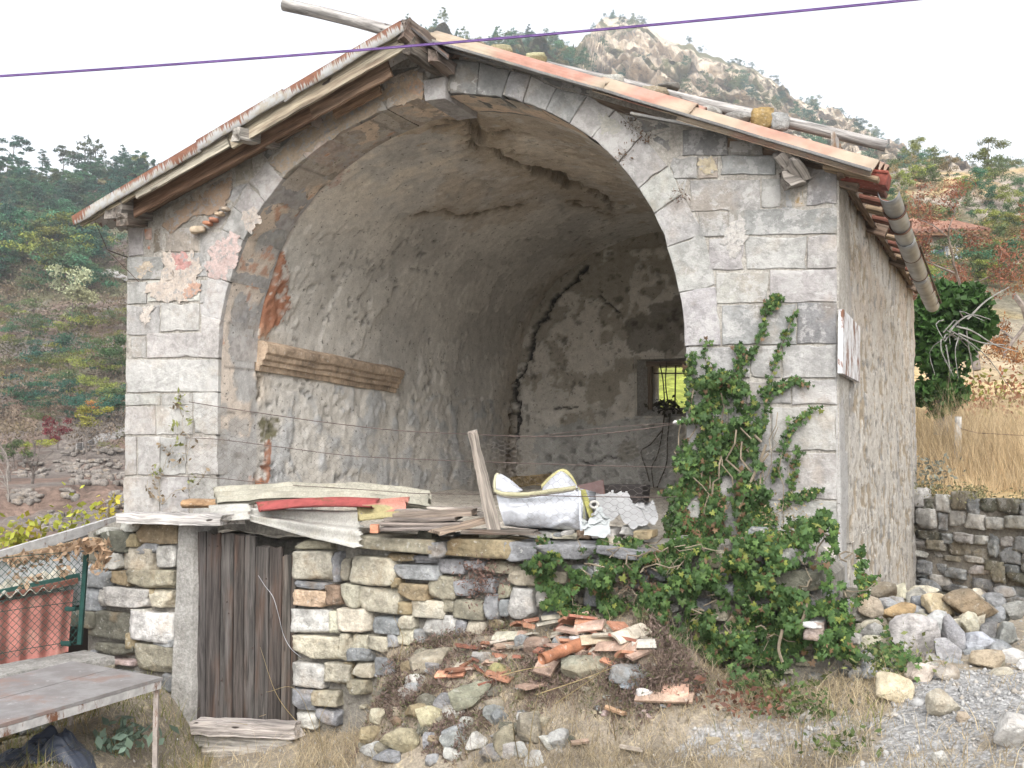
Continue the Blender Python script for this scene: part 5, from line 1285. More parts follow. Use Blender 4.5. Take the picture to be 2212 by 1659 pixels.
# shed behind the fence
SH = thing('shed', 'low white shed with a shallow metal roof behind the chain link fence', 'shed', at(60, 1330, 10.2))
q = [at(-160, 1252, 9.0), at(275, 1116, 11.0), at(275, 1116, 11.0) + A(-1.0, 1.6, -1.3), at(-160, 1252, 9.0) + A(-1.4, 1.6, -1.3)]
V, Fs = sheet(q, 16, 60, .12, .012, UP); obj('shed_roof', V, Fs, M_METAL, SH, True, color=(.30, .30, .30))
V, Fs, bc = beam(at(-160, 1249, 8.98), at(268, 1120, 10.95), .05, .10, UP, seg=12, rough=.004); obj('roof_edge', V, Fs, M_PAINT, SH, color=(.40, .39, .38))
pw = [at(-160, 1250, 9.05), at(275, 1122, 11.0), at(275, 1300, 11.0), at(-160, 1330, 9.05)]; V = pw + [p + A(-.4, .9, 0) * .08 for p in pw]
obj('shed_wall', V, [(0, 1, 2, 3), (7, 6, 5, 4), (0, 4, 5, 1), (1, 5, 6, 2), (2, 6, 7, 3), (3, 7, 4, 0)], M_PAINT, SH, color=(.42, .43, .44))
pd_ = [at(-160, 1330, 9.2), at(300, 1300, 11.2), at(300, 1480, 11.2), at(-160, 1560, 9.2)]
obj('shed_front', pd_ + [p + A(-.4, .9, 0) * .08 for p in pd_], [(0, 1, 2, 3), (7, 6, 5, 4)], M_WOOD, SH, color=(.06, .05, .045))
V, Fs, bc = beam(at(-120, 1268 + 40, 8.95), at(172, 1246, 9.6), .05, .07, UP, seg=6, rough=.002); obj('rail', V, Fs, M_FLAT, SH, color=(.02, .06, .05))
V, Fs, bc = beam(at(-120, 1316, 8.9), at(168, 1254, 9.5), .05, .05, UP, seg=6, rough=.002); obj('rail', V, Fs, M_IRON, SH, color=(.16, .07, .05))
q = [at(-120, 1308, 8.75), at(-120, 1308, 8.75) + A(-.4, .9, .05), at(166, 1262, 9.5) + A(-.4, .9, .05), at(166, 1262, 9.5)]
V, Fs = sheet(q, 6, 120, .11, .022, UP); obj('lower_roof_sheet', V, Fs, M_SHEET, SH, True, color=(.45, .42, .35))
# faded red corrugated sheets standing behind the fence
q = [at(-110, 1320, 8.35), at(-110, 1480, 8.25), at(148, 1408, 8.95), at(160, 1273, 9.05)]
V, Fs = sheet(q, 12, 160, .17, .028, unit(A(.5, -.85, .1)), .006, .02, 3, .02, 0, .0)
obj('standing_sheet', V, Fs, M_SHEET, None, True, color=(.34, .145, .12), label='faded red corrugated sheets standing behind the chain link fence', cat='roofing sheet')
# withered climber along the fence top
def leafquads(P, size, rng, asp=.6, flat=0.0, nrm_=None):
    P = np.asarray(P, float); n = len(P)
    d = rng.normal(size=(n, 3)); d /= np.linalg.norm(d, axis=1)[:, None]
    e = rng.normal(size=(n, 3))
    if nrm_ is not None: e = e * (1 - flat) + np.asarray(nrm_) * 2 * flat
    s = np.cross(d, e); s /= np.linalg.norm(s, axis=1)[:, None] + 1e-9
    sz = (size * rng.uniform(.6, 1.4, n))[:, None] if np.isscalar(size) else (size * rng.uniform(.7, 1.3, n))[:, None]
    V = np.stack([P - d * sz, P + s * sz * asp, P + d * sz, P - s * sz * asp], 1)
    V[:, 1] += np.cross(d, s) * sz * .25
    return V.reshape(-1, 3), np.arange(4 * n).reshape(n, 4)
r = np.random.default_rng(3); P = []
stem = spline([(20, 1202), (70, 1190), (110, 1182), (160, 1170), (200, 1162), (225, 1172), (216, 1215)], 60)
VN = thing('withered_climber', 'dry brown climber hanging on top of the chain link fence', 'climbing plant', at(150, 1170, 8.6))
V, Fs = tube([at(x, y, 8.50) for x, y in stem], .006, 5); obj('stem', V, Fs, M_BARK, VN, color=(.25, .19, .12))
for x, y in stem:
    for _ in range(6): P.append(at(x + r.normal() * 10, y + abs(r.normal()) * 14 + 2, 8.48 + r.normal() * .05))
for x, y in [(78, 1248), (52, 1258), (28, 1244), (130, 1222), (135, 1240)]:
    for _ in range(6): P.append(at(x + r.normal() * 7, y + r.normal() * 9, 8.45 + r.normal() * .04))
V, Fs = leafquads(P, .035, r, .5); obj('leaves', V, Fs, M_LEAF, VN, color=(.33, .23, .15), kind='stuff')
# table with a metal frame
TZ = .80
c_nr, c_fr = zp(345, 1463, TZ), zp(155, 1430, TZ)
tdir = unit(zp(0, 1563, TZ) - c_nr); tl_ = 1.95
TB = thing('table', 'old metal framed table with two worn plank panels at the left', 'table', (c_nr + c_fr) / 2 + tdir * .9 - UP * TZ)
sd_ = unit(c_fr - c_nr); wd_ = np.linalg.norm(c_fr - c_nr)
def tpt(a, b, z=0.0): return c_nr + tdir * a + sd_ * b + UP * z
mpan = M('worn_table_panel', .55, .4)
c = mpan.mix(mpan.rng(mpan.noise(4, 6, .7), .38, .62), (.18, .165, .16), (.25, .24, .235)); c = mpan.mix(mpan.rng(mpan.noise(2.2, 5, .7, mpan.vec(mpan.pos, off=(4, 2, 0))), .5, .62), c, (.22, .16, .14))
c = mpan.mix(mpan.rng(mpan.noise(9, 6, .8), .60, .66), c, (.34, .33, .32)); mpan.bump(mpan.noise(40, 4), .2, .003); M_TABLE = mpan.out(c)
for a0, a1, b0, b1, z in ((-.015, tl_, -.015, wd_ * .52, .0), (-.015, tl_, wd_ * .525, wd_ + .015, .002)):
    P = [tpt(a0, b0, z), tpt(a1, b0, z), tpt(a1, b1, z), tpt(a0, b1, z)]; V = P + [p - UP * .022 for p in P]
    obj('top_panel', V, [(0, 3, 2, 1), (4, 5, 6, 7), (0, 1, 5, 4), (1, 2, 6, 5), (2, 3, 7, 6), (3, 0, 4, 7)], M_TABLE, TB)
for a, b, c_, d in ((0, 0, tl_, 0), (0, wd_, tl_, wd_), (0, 0, 0, wd_), (tl_, 0, tl_, wd_)):
    V, Fs, bc = beam(tpt(a, b, -.052), tpt(c_, d, -.052), .035, .055, UP, seg=6, rough=.0); obj('rail', V, Fs, M_RUSTY, TB, color=(.40, .39, .38))
for a, b in ((.015, .015), (.015, wd_ - .02), (tl_ - .5, .02), (tl_ - .3, wd_ - .02)):
    p = tpt(a, b, -.05); gz = float(gnd(p[0], p[1])) - .03; q_ = A(p[0] + (.10 if a > 1 else 0), p[1], gz)
    V, Fs, bc = beam(q_, p, .034, .034, A(1, 0, 0), seg=6, rough=.001); obj('leg', V, Fs, M_RUSTY, TB, color=(.34, .30, .27))
# dark blue plastic bundle under it
def tarp(ctr, w_, d_, h_, seed):
    nx, ny = 60, 50; xs_, ys_ = np.meshgrid(np.linspace(-1, 1, nx), np.linspace(-1, 1, ny), indexing='ij')
    q_ = np.stack([xs_, ys_, 0 * xs_], -1); rr_ = np.sqrt(xs_ ** 2 + ys_ ** 2)
    z = np.clip(1 - rr_ ** 2, 0, 1) ** .6 * h_ * (.45 + 1.1 * np.abs(fbm(q_ * 2.2 + seed, 3, seed) - .5) * 2 + .5 * np.abs(fbm(q_ * 5 + seed, 3, seed + 1) - .5))
    sc = 1 + (fbm(q_ * 2 + seed, 2, seed + 5) - .5) * .6
    V = np.stack([ctr[0] + xs_ * w_ / 2 * sc, ctr[1] + ys_ * d_ / 2 * sc, z], -1).reshape(-1, 3)
    V[:, 2] += gnd(V[:, 0], V[:, 1]) + .005
    g = grid_faces(nx, ny); k_ = (rr_ < 1).reshape(-1)[g].all(1); return V, g[k_]
pt = G(85, 1640); V, Fs = tarp(pt, .75, .45, .15, 8); obj('tarp', V, Fs, M_FILM, None, True, color=(.055, .065, .09), label='crumpled dark blue plastic tarp under the table', cat='tarp')

# ------------------------------------------------------------------ retaining wall on the right
RW = thing('retaining_wall', 'lichen-spotted dry stone retaining wall right of the chapel', 'stone wall', (TW0 + TW1) / 2)
TL = np.linalg.norm(TW1 - TW0)
# (core of earth and mortar)
V, Fs, bc = beam(TW0 - TWN * .165 + UP * .75 - TWD * .3, TW1 - TWN * .165 + UP * .75, .40, 2.1, UP, seg=30, rough=.03); obj('wall_core', V, Fs, mortar_mat('earth_joint', (.24, .22, .19), (.15, .14, .12)), RW)
r = np.random.default_rng(21); z = 1.72; row = 0
while z > .0:
    hh = r.uniform(.08, .24); t = -.2 + r.uniform(0, .2)
    while t < TL:
        w_ = r.uniform(.12, .40); h_ = hh * r.uniform(.7, 1.3)
        cc = r.choice(['g', 'd', 'w', 'y', 'g', 'w', 'W', 'g']); V, Fs = rock((w_ * 1.05, .22, h_), 5000 + row * 60 + abs(int(t * 12)), 6, .93, 11, .11, .78, 1.3)
        p = TW0 + TWD * (t + w_ / 2) + UP * (z + r.normal() * .03) + TWN * (-.03 + r.uniform(-.03, .04))
        obj('stone', V[:, :1] * TWD + V[:, 1:2] * TWN + V[:, 2:] * UP + p, Fs, MS_LICH, RW, color=jitc(tuple(x * .9 for x in COLS[cc]), abs(row * 77 + int(t * 50)), .15)); t += w_ + .01
    z -= hh * .9; row += 1
_m = M('loose_gravel', .95)
_c = _m.mul(_m.color(), _m.rng(_m.geo.outputs['Random Per Island'], 0, 1, .75, 1.2, False))
_c = _m.mix(_m.math('MULTIPLY', _m.rng(_m.noise(9, 3), .5, .6), .35), _c, (.38, .31, .22))
M_GRAVEL = _m.out(_c)
# ------------------------------------------------------------------ loose rocks
def boulder(x0, y0, x1, y1, c, label, s, off=(737, 1106), group=None, dep=.62, lift=0.0, D=None, mat=None, name='rock', boxy=.4, cuts=13, n=12, cat='rock', sink=.12, rough=.032):
    x0, x1 = off[0] + x0 / 3, off[0] + x1 / 3; y0, y1 = off[1] + y0 / 3, off[1] + y1 / 3
    xm = (x0 + x1) / 2
    base = (hit(xm, y1 - (y1 - y0) * sink, 3, 16, heap) if off[0] > 1000 and xm > 1840 and y1 < 1455 else G(xm, y1 - (y1 - y0) * sink)) if D is None else at(xm, y1, D)
    if base is None: base = at(xm, y1, 9.2)
    Dd = base[1]; w_ = (x1 - x0) / FPX * Dd * 1.04; h_ = (y1 - y0) / FPX * Dd * 1.04
    d_ = max(.05, dep * (w_ + h_) / 2)
    V, Fs = rock((w_, d_, h_), 6000 + s, n, boxy, cuts, rough, .34, .80)
    V = V + at(xm, (y0 + y1) / 2, Dd - d_ * .08) + UP * lift
    col = jitc(COLS[c] if isinstance(c, str) else tuple(v * .92 for v in c), s, .08)
    return obj(name, V, Fs, mat or MS_BOULD, None, False, color=col, label=label, cat=cat, group=group)
# --- heap of broken rock beside the side wall (right)
HG = 'rubble heap beside the side wall'
O9 = (1474, 1106)
for j, (x0, y0, x1, y1, c, lab) in enumerate([
    (1310,665,1655,962,'W','big white block lowest in the rubble heap beside the side wall'),(1690,500,2060,722,(.24,.19,.14),'large brown lichen-crusted boulder against the retaining wall'),(1215,455,1390,592,(.26,.22,.17),'two-tone brown and blue grey rock topmost on the rubble heap'),
    (1372,460,1470,560,'c','small cream rock beside the two-tone rock on the heap'),(1460,468,1660,560,'c','broad cream rock at the back of the rubble heap'),(1480,540,1600,650,(.22,.23,.245),'dark blue grey angular rock in the middle of the heap'),(1555,530,1775,695,(.42,.35,.24),'long sloping ochre slab on the rubble heap'),
    (1140,550,1300,705,(.38,.33,.25),'speckled tan rock at the left edge of the heap by the wall'),(1265,555,1395,645,(.40,.40,.40),'pale grey wedge under the two-tone rock'),(1295,590,1565,705,(.40,.28,.16),'orange brown slab above the big white block'),(1500,640,1740,805,(.46,.46,.46),'grey white jagged rock right behind the big white block'),
    (1690,670,1822,932,(.36,.365,.375),'upright grey slab right of the jagged rock'),(1800,640,1925,805,'c','cream rock under the large lichen-crusted boulder'),(1140,702,1297,832,(.50,.48,.45),'white split rock left of the big white block'),(1610,820,1800,1005,(.40,.40,.41),'grey white rock under the upright slab'),
    (1828,780,2032,925,(.40,.42,.45),'bluish grey shiny rock at the right of the heap'),(2025,690,2182,882,(.30,.30,.28),'lichened grey boulder at foot of the retaining wall'),(1865,898,2112,1025,(.44,.37,.27),'low tan rock at right edge of the heap by the gravel'),(2035,868,2240,995,(.50,.49,.46),'long pale rock at the foot of the retaining wall'),
    (2148,958,2260,1045,(.56,.55,.52),'white rock at the right edge of the gravel road'),(1450,945,1660,1110,(.50,.43,.38),'pinkish cream wedge in front of the big white block'),(1640,985,1805,1100,(.46,.42,.36),'beige wedge right of the pinkish cream one'),(1190,1040,1492,1252,(.60,.53,.38),'long yellowish white slab lying at the edge of the ivy'),
    (1080,1000,1172,1112,(.42,.42,.41),'small grey rock left of the yellowish slab'),(1580,1150,1795,1345,(.52,.47,.38),'round cream boulder on the grass beside the gravel'),(1770,1285,1865,1365,(.42,.37,.30),'small tan stone beside the round cream boulder'),(1990,1305,2240,1565,'W','big white rock at the right edge of the gravel'),
    (1620,1545,1722,1645,(.46,.45,.43),'grey pointed stone alone in the foreground grass'),(755,1278,852,1385,(.48,.46,.42),'small pale upright stone in the gravel patch'),(1915,700,2055,860,(.25,.25,.24),'dark grey rock wedged under the lichened boulders'),(1395,640,1480,700,(.36,.30,.24),'small brown chip above the big white block'),
    (2080,560,2230,700,(.28,.28,.26),'grey lichened block in the base of the retaining wall'),(140,1460,250,1510,(.50,.42,.30),'flat yellow stone chip on the gravel'),(470,1015,575,1095,(.40,.39,.36),'half buried grey stone among the ivy foot'),(690,1005,775,1085,(.55,.54,.52),'white stone at the foot of the ivy'),(830,1000,905,1060,(.47,.45,.42),'pale small stone at the foot of the ivy')]):
    boulder(x0, y0, x1, y1, c, lab, j + 1, O9, HG if j < 24 else None, sink=.15)
r = np.random.default_rng(31)
for k in range(105):                                   # filler rubble: nothing tells these apart
    x, y = r.uniform(1150, 2100), r.uniform(490, 1010); s_ = r.uniform(50, 140)
    if y > 1000 - .0 * x and x > 1800: continue
    boulder(x - s_ * .65, y - s_ * .45, x + s_ * .65, y + s_ * .45, r.choice(['g', 'w', 'y', 'c', 'g']), 'small broken stone wedged in the rubble heap by the side wall', 100 + k, O9, HG, n=5, lift=-.04)
# --- collapsed low wall and mound in front
MG = 'fallen wall stones on the mound'
for j, (x0, y0, x1, y1, c, lab) in enumerate([
    (448,888,742,1045,(.33,.30,.23),'large layered grey stone with ochre face on the left of the mound'),(118,1058,245,1215,'g','grey upright stone at the left corner of the mound'),(690,1088,965,1290,(.27,.265,.20),'large rounded grey green stone in the middle of the mound'),(590,1165,722,1300,'g','grey angular stone leaning left of the rounded green one'),
    (655,1248,835,1345,'w','pale flat stone under the rounded grey green stone'),(448,1243,695,1412,(.36,.32,.22),'yellowish angular block on the mound front'),(608,1403,835,1545,(.28,.285,.28),'square grey stone in the lower front of the mound'),(258,1403,522,1562,(.33,.29,.20),'wide ochre stone in the lower front of the mound'),
    (528,1418,612,1540,'g','narrow grey stone between the ochre and square grey ones'),(118,1388,268,1502,(.34,.28,.18),'ochre stone at lower left corner of the mound'),(108,1490,285,1605,(.36,.36,.34),'pale grey stone at bottom left of the mound'),(188,1543,385,1650,'g','grey stone at the bottom edge of the mound'),
    (183,1278,283,1398,(.40,.37,.28),'cream lichened stone above the ochre corner stone'),(122,1258,188,1392,'w','slim white stone at the left edge of the mound'),(300,1308,405,1402,'b','brownish stone half hidden in heather on the mound'),(918,1250,1065,1372,(.30,.30,.29),'grey stone right of the pale flat stone'),
    (1108,1308,1295,1535,(.27,.245,.19),'tall dark stone with ochre foot at the mound front'),(985,1358,1118,1605,(.34,.31,.23),'tall striped ochre stone leaning on the dark one'),(1328,1408,1485,1562,(.38,.375,.36),'grey cream stone half sunk in dry grass'),(1188,1528,1315,1655,(.46,.46,.45),'pale stone at the bottom front of the mound'),
    (1108,1490,1215,1605,(.42,.41,.39),'light grey stone under the tall dark one'),(1378,938,1725,1095,(.36,.35,.28),'big lichened block under the broken tiles'),(1738,968,2038,1108,(.27,.28,.28),'long dark grey block right of the lichened block'),(1180,813,1375,922,(.29,.21,.17),'block with red ochre face beneath the tile pieces'),
    (1122,788,1255,902,'g','grey block left of the red faced block'),(1368,808,1525,902,'g','flat grey stone behind the clay pipe'),(1250,968,1335,1075,(.32,.29,.21),'ochre stone left of the big lichened block'),(828,893,972,985,'w','pale pointed stone among tile chips'),(945,978,1115,1075,(.37,.34,.17),'yellow lichened stone in the middle of the mound'),
    (1895,1143,2025,1268,'W','white angular stone on the dry grass right of the mound'),(1790,1090,2025,1152,(.26,.28,.30),'flat slate grey stone under the long dark block'),(130,985,370,1072,(.45,.44,.42),'flat pale slab at left of the mound by the wall'),(380,1150,470,1240,'g','small grey stone among the heather')]):
    boulder(x0, y0, x1, y1, c, lab, 200 + j, (737, 1106), MG, sink=.18)
r = np.random.default_rng(37)
for k in range(58):
    x, y = r.uniform(110, 1500), r.uniform(900, 1640); s_ = r.uniform(60, 150)
    if x > 620 and 900 < y < 1150: continue
    if y > 1560 and x > 1320: continue
    boulder(x - s_ * .6, y - s_ * .42, x + s_ * .6, y + s_ * .42, r.choice(['g', 'y', 'o', 'g', 'd', 'w']), 'small fallen wall stone half sunk among the dry heather on the mound', 400 + k, (737, 1106), MG, n=8, sink=.12)
for k in range(34):
    x, y = r.uniform(1550, 2560), r.uniform(960, 1330); s_ = r.uniform(24, 62)
    boulder(x - s_ * .6, y - s_ * .42, x + s_ * .6, y + s_ * .42, r.choice(['g', 'y', 'w', 'c', 'k']), 'small stone half sunk in the straw between the mound and the ivy', 500 + k, (737, 1106), 'stones in the straw right of the mound', n=6, sink=.2)
# --- terracotta tile pieces dumped on the mound
r = np.random.default_rng(41)
TG = 'broken roof tile pieces on the mound'
def curved(px, py, L, w_, th, yaw, pitch, roll, col, label, s, arc=1.6, grp=TG, lift=.02, name='tile_piece', D=None):
    p = (G(px, py) if D is None else at(px, py, D)) + UP * lift; n = 7; rr_ = w_ / arc
    V = []; 
    for t in np.linspace(-.5, .5, 5):
        jag = (vnoise(A(t * 9, s, 0), 3) - .5) * .04
        for sgn in (1, -1):
            for a in np.linspace(-arc / 2, arc / 2, n): V.append((t * L + jag * (a * 1.2 if abs(t) > .4 else 0), (rr_ + sgn * th / 2) * math.sin(a), (rr_ + sgn * th / 2) * math.cos(a) - rr_ * .9))
    V = np.array(V); N = n * 2; Fs = []
    for k in range(4):
        for i in range(N):
            i2 = (i + 1) % n if i < n - 1 else None
        for i in range(n - 1):
            Fs += [(k * N + i, (k + 1) * N + i, (k + 1) * N + i + 1, k * N + i + 1), (k * N + n + i + 1, (k + 1) * N + n + i + 1, (k + 1) * N + n + i, k * N + n + i)]
        Fs += [(k * N, k * N + n, (k + 1) * N + n, (k + 1) * N), (k * N + n - 1, (k + 1) * N + n - 1, (k + 1) * N + 2 * n - 1, k * N + 2 * n - 1)]
    for k in (0, 4): Fs += [(k * N + i, k * N + i + 1, k * N + n + i + 1, k * N + n + i) for i in range(n - 1)]
    Mx = np.array(Matrix.Rotation(yaw, 3, 'Z') @ Matrix.Rotation(pitch, 3, 'Y') @ Matrix.Rotation(roll, 3, 'X'))
    V = V @ Mx.T + np.array(p)
    return obj(name, V, Fs, MS_TERRA, None, False, color=jitc(col, s, .12), label=label, cat='tile piece', group=grp)
OR_, PK_, RD_, CRM = (.33, .165, .105), (.38, .27, .21), (.26, .115, .08), (.38, .34, .28)
O8 = lambda x, y: (737 + x / 3, 1106 + y / 3)
named = [(1160,775,.16,.10,OR_,'orange chip at the top left of the tile heap'),(1230,770,.16,.08,OR_,'flat orange shard at the top of the tile heap'),(1370,750,.22,.09,CRM,'cream brick piece topmost on the tile heap'),(1330,795,.22,.08,CRM,'cream slab just below the topmost cream piece'),(1215,805,.12,.06,OR_,'small orange brick edge on the red faced block'),
  (1545,760,.16,.10,PK_,'pinkish piece beside the stacked red tiles'),(1560,800,.26,.12,RD_,'red tile stacked at the top right of the heap'),(1600,785,.22,.12,OR_,'orange tile resting on the stacked red one'),(1610,820,.28,.14,PK_,'large pale pink tile above the clay pipe'),(1480,800,.18,.10,OR_,'orange shard left of the stacked red tiles'),
  (1650,890,.28,.16,(.38,.30,.22),'brown flat tile right of the clay pipe'),(1730,880,.24,.12,CRM,'cream broken tile at the right of the heap'),(1790,850,.18,.12,OR_,'curved orange tile at the right of the heap'),(1880,880,.34,.14,CRM,'long white plaster-faced brick at right end of the heap'),(1960,925,.20,.12,(.42,.39,.34),'grey mortar lump at right end of the heap'),
  (1790,950,.40,.12,PK_,'long curved pink tile lying above the dark block'),(1830,930,.26,.10,RD_,'red curved shard on the long pink tile'),(1890,965,.30,.12,OR_,'orange curved tile lying above the dark block'),(1930,965,.22,.10,PK_,'pale curved tile end right of the orange one'),(1745,1005,.16,.08,OR_,'orange shard between the two big blocks'),
  (1430,950,.26,.10,PK_,'pink tile slab under the lower end of the clay pipe'),(1490,935,.20,.07,OR_,'orange tile edge on the big lichened block'),(1480,865,.22,.10,PK_,'pink shard above the clay pipe'),(1560,905,.20,.10,(.40,.39,.38),'grey tile shard beside the clay pipe'),(1330,1075,.18,.16,PK_,'pink curved piece under the ochre stone'),
  (1355,1010,.14,.10,RD_,'red chip beside the big lichened block'),(790,1055,.32,.14,OR_,'orange tile left of the rounded green stone'),(715,1075,.30,.12,(.50,.25,.16),'long salmon tile left of the rounded green stone'),(800,1025,.16,.10,CRM,'cream tile chip above the orange tile'),(1030,1100,.26,.16,OR_,'bright orange broken tile right of the rounded green stone'),
  (950,1140,.22,.09,RD_,'deep orange curved tile on the rounded green stone'),(945,1120,.24,.06,(.22,.18,.14),'dark mossy tile edge over the deep orange tile'),(1235,1195,.24,.15,PK_,'pale pink broken brick in the dry grass'),(2100,1245,.46,.14,PK_,'long pink tile in the grass right of the mound'),(2170,1200,.22,.14,(.52,.34,.25),'salmon tile at right of the long pink tile'),
  (1785,1330,.18,.12,(.50,.32,.20),'peach chip in the foreground grass'),(1545,1520,.14,.12,PK_,'pink chip in the bottom grass'),(1880,1570,.18,.10,CRM,'cream flat chip in the bottom grass'),(830,925,.28,.08,RD_,'thin red tile edge left on the mound'),(960,885,.14,.10,OR_,'orange chip on the left shoulder of the mound'),
  (1060,915,.20,.08,PK_,'pink curved shard under the grey block'),(1010,865,.16,.08,CRM,'whitish shard on the left shoulder of the mound'),(1080,830,.30,.12,(.48,.45,.36),'pale leaning slab at the left of the tile heap'),(1030,965,.12,.06,OR_,'tiny orange chip in the middle of the mound')]
for j, (x, y, L, w_, col, lab) in enumerate(named):
    px, py = O8(x, y + 12); curved(px, py, L * .74, w_ * .8, .018, r.uniform(-.7, .7), r.uniform(-.25, .25), r.uniform(-.6, .6), col, lab, j, r.choice([.3, .9, 1.7]), lift=.035 + (.05 if 740 < y < 960 and x > 1200 else 0))
for j in range(60):
    a = r.uniform(0, 6.28); q_ = math.sqrt(r.uniform(0, 1)); x, y = 1560 + 420 * q_ * math.cos(a), 880 + 110 * q_ * math.sin(a)
    if j > 45: x, y = r.uniform(760, 1250), r.uniform(860, 1150)
    px, py = O8(x, y); curved(px, py, r.uniform(.05, .12), r.uniform(.04, .08), .015, r.uniform(0, 6), r.uniform(-.3, .3), r.uniform(-.6, .6), [OR_, PK_, RD_, CRM][r.integers(4)], 'small shard of broken roof tile among the dumped tiles', 100 + j, r.choice([.3, 1.2]), lift=.03)
# the clay pipe across the heap
a, b = at(1170 + 0, 1424, 6.55), at(1306, 1378, 6.95)
V, Fs = tube(spline([a, (a + b) / 2 + UP * .012, b], 30), np.linspace(.036, .046, 30) * (1 + .06 * np.sin(np.arange(30) * .9)), 12)
obj('clay_pipe', V, Fs, MS_TERRA, None, True, color=(.36, .16, .09), label='long rusty brown pipe lying across the broken tiles', cat='pipe')
# pebbles and crumbs of stone lying on the ground
r = np.random.default_rng(51); VV, FF, nn = [], [], 0
cv = A(1,0,0, -1,0,0, 0,1,0, 0,-1,0, 0,0,1, 0,0,-1).reshape(6, 3); cf = [(0,2,4),(2,1,4),(1,3,4),(3,0,4),(2,0,5),(1,2,5),(3,1,5),(0,3,5)]
X_ = r.uniform(-3.0, 5.5, 30000); Y_ = r.uniform(4.3, 9.5, 30000); gv = gravelness(X_, Y_); keep = r.uniform(0, 1, 30000) < .10 + .9 * gv
X_, Y_ = X_[keep], Y_[keep]; Z_ = gnd(X_, Y_)
for x, y, z in zip(X_, Y_, Z_):
    s_ = r.gamma(2.2, .0026) + .0035; V = cv * s_ * r.uniform(.6, 1.3, 3) + r.normal(size=(6, 3)) * s_ * .2; VV.append(V + A(x, y, z + s_ * .3)); FF += [tuple(i + nn for i in f) for f in cf]; nn += 6
obj('gravel', np.concatenate(VV), np.array(FF), M_GRAVEL, None, color=(.34, .335, .325), kind='stuff')
# ------------------------------------------------------------------ ivy
LEAF2D = A(0,-.05, .20,-.28, .52,-.22, .34,.05, .50,.34, .20,.36, 0,.80, -.20,.36, -.50,.34, -.34,.05, -.52,-.22, -.20,-.28).reshape(-1, 2)
def ivy_leaf():
    V = [(x, y, -.10 * abs(x) - .10 * max(0, y) ** 2) for x, y in LEAF2D] + [(0, .15, .05)]
    n = len(LEAF2D); return np.array(V) * A(1, 1, 1), [(i, (i + 1) % n, n) for i in range(n)]
IV, IF = ivy_leaf(); IF = np.array(IF)
r = np.random.default_rng(61)
A1 = [(1478,900),(1492,815),(1535,800),(1590,830),(1632,850),(1645,900),(1630,990),(1672,1050),(1692,1165),(1600,1175),(1432,1165),(1440,1060),(1462,980)]
A2 = [(1140,1205),(1170,1190),(1240,1215),(1300,1180),(1360,1165),(1440,1165),(1560,1160),(1690,1160),(1720,1110),(1800,1112),(1812,1150),(1800,1250),(1830,1300),(1835,1380),(1880,1420),(1840,1440),(1720,1440),(1640,1432),(1560,1432),(1460,1405),(1400,1360),(1350,1300),(1290,1345),(1205,1330),(1150,1260)]
A3 = [(1555,1425),(1680,1440),(1690,1500),(1640,1515),(1575,1492)]
A4 = [(1830,1330),(1900,1370),(1985,1455),(1990,1480),(1900,1460),(1840,1440)]
HOLES = [(1568,1344,26,30),(1500,1372,18,16),(1545,1210,20,24),(1768,1348,26,26),(1726,1250,60,22),(1714,1195,30,18),(1640,1296,26,16),(1265,1290,28,22),(1345,1260,24,30),(1210,1240,20,24),(1460,1300,22,20),(1400,1230,22,18),(1520,1300,20,22),(1650,960,10,26)]
STR = [[(1655,655),(1652,690),(1640,735),(1605,790),(1575,850)],[(1716,668),(1706,700),(1690,745),(1664,820),(1650,900)],[(1527,733),(1522,770),(1545,820),(1560,880)],[(1496,765),(1490,820),(1488,900)],[(1768,880),(1735,898),(1708,930),(1690,980),(1672,1040)],[(1752,832),(1715,822),(1690,832),(1650,845)],
       [(1722,962),(1716,1010),(1712,1060),(1690,1090)],[(1768,1058),(1745,1066),(1720,1082)],[(1600,745),(1592,800),(1575,850)],[(1676,640),(1668,660)],[(1862,1185),(1858,1240),(1868,1275),(1850,1300)],[(1888,1248),(1866,1262)],[(1300,1165),(1298,1190)],[(1172,1165),(1170,1195)]]
pos, nor, sz = [], [], []
def ivy_at(x, y, deep, on_wall):
    if on_wall: p = W(x, y, .06 + deep); n = WN
    else: p = F(x, y, .035 + deep); n = FN
    pos.append(p); nor.append(n)
def fill(poly, n, wall, depth, edge=0.0):
    P = np.array(poly, float); x0, y0 = P.min(0) - 15; x1, y1 = P.max(0) + 15; c = 0
    while c < n:
        q = np.stack([r.uniform(x0, x1, 4000), r.uniform(y0, y1, 4000)], 1)
        e = np.stack([fbm(np.c_[q * .035, 0 * q[:, :1]], 3, 65), fbm(np.c_[q * .035 + 9, 0 * q[:, :1]], 3, 66)], 1) - .5
        ok = in_poly(q + e * 55, P)
        den = fbm(np.c_[q * .028, 0 * q[:, :1] + 3], 3, 67); ok &= r.uniform(0, 1, 4000) < sstep(.36, .54, den) * .97 + .03
        for hx_, hy_, hw, hh in HOLES: ok &= ~((((q[:, 0] - hx_) / hw) ** 2 + ((q[:, 1] - hy_) / hh) ** 2 < 1.0) & (r.uniform(0, 1, 4000) < .96))
        for (x, y) in q[ok]:
            bulge = depth * float(sstep(.3, .6, fbm(A(x * .02, y * .02, 1)[None], 2, 68))[0]); w_ = wall
            if wall is None: w_ = y > 1165
            ivy_at(x, y, bulge * r.uniform(0, 1), w_); c += 1
            if c >= n: break
fill(A1, 4300, None, .15)
fill(A2, 9500, True, .22)
n_str0 = len(pos)
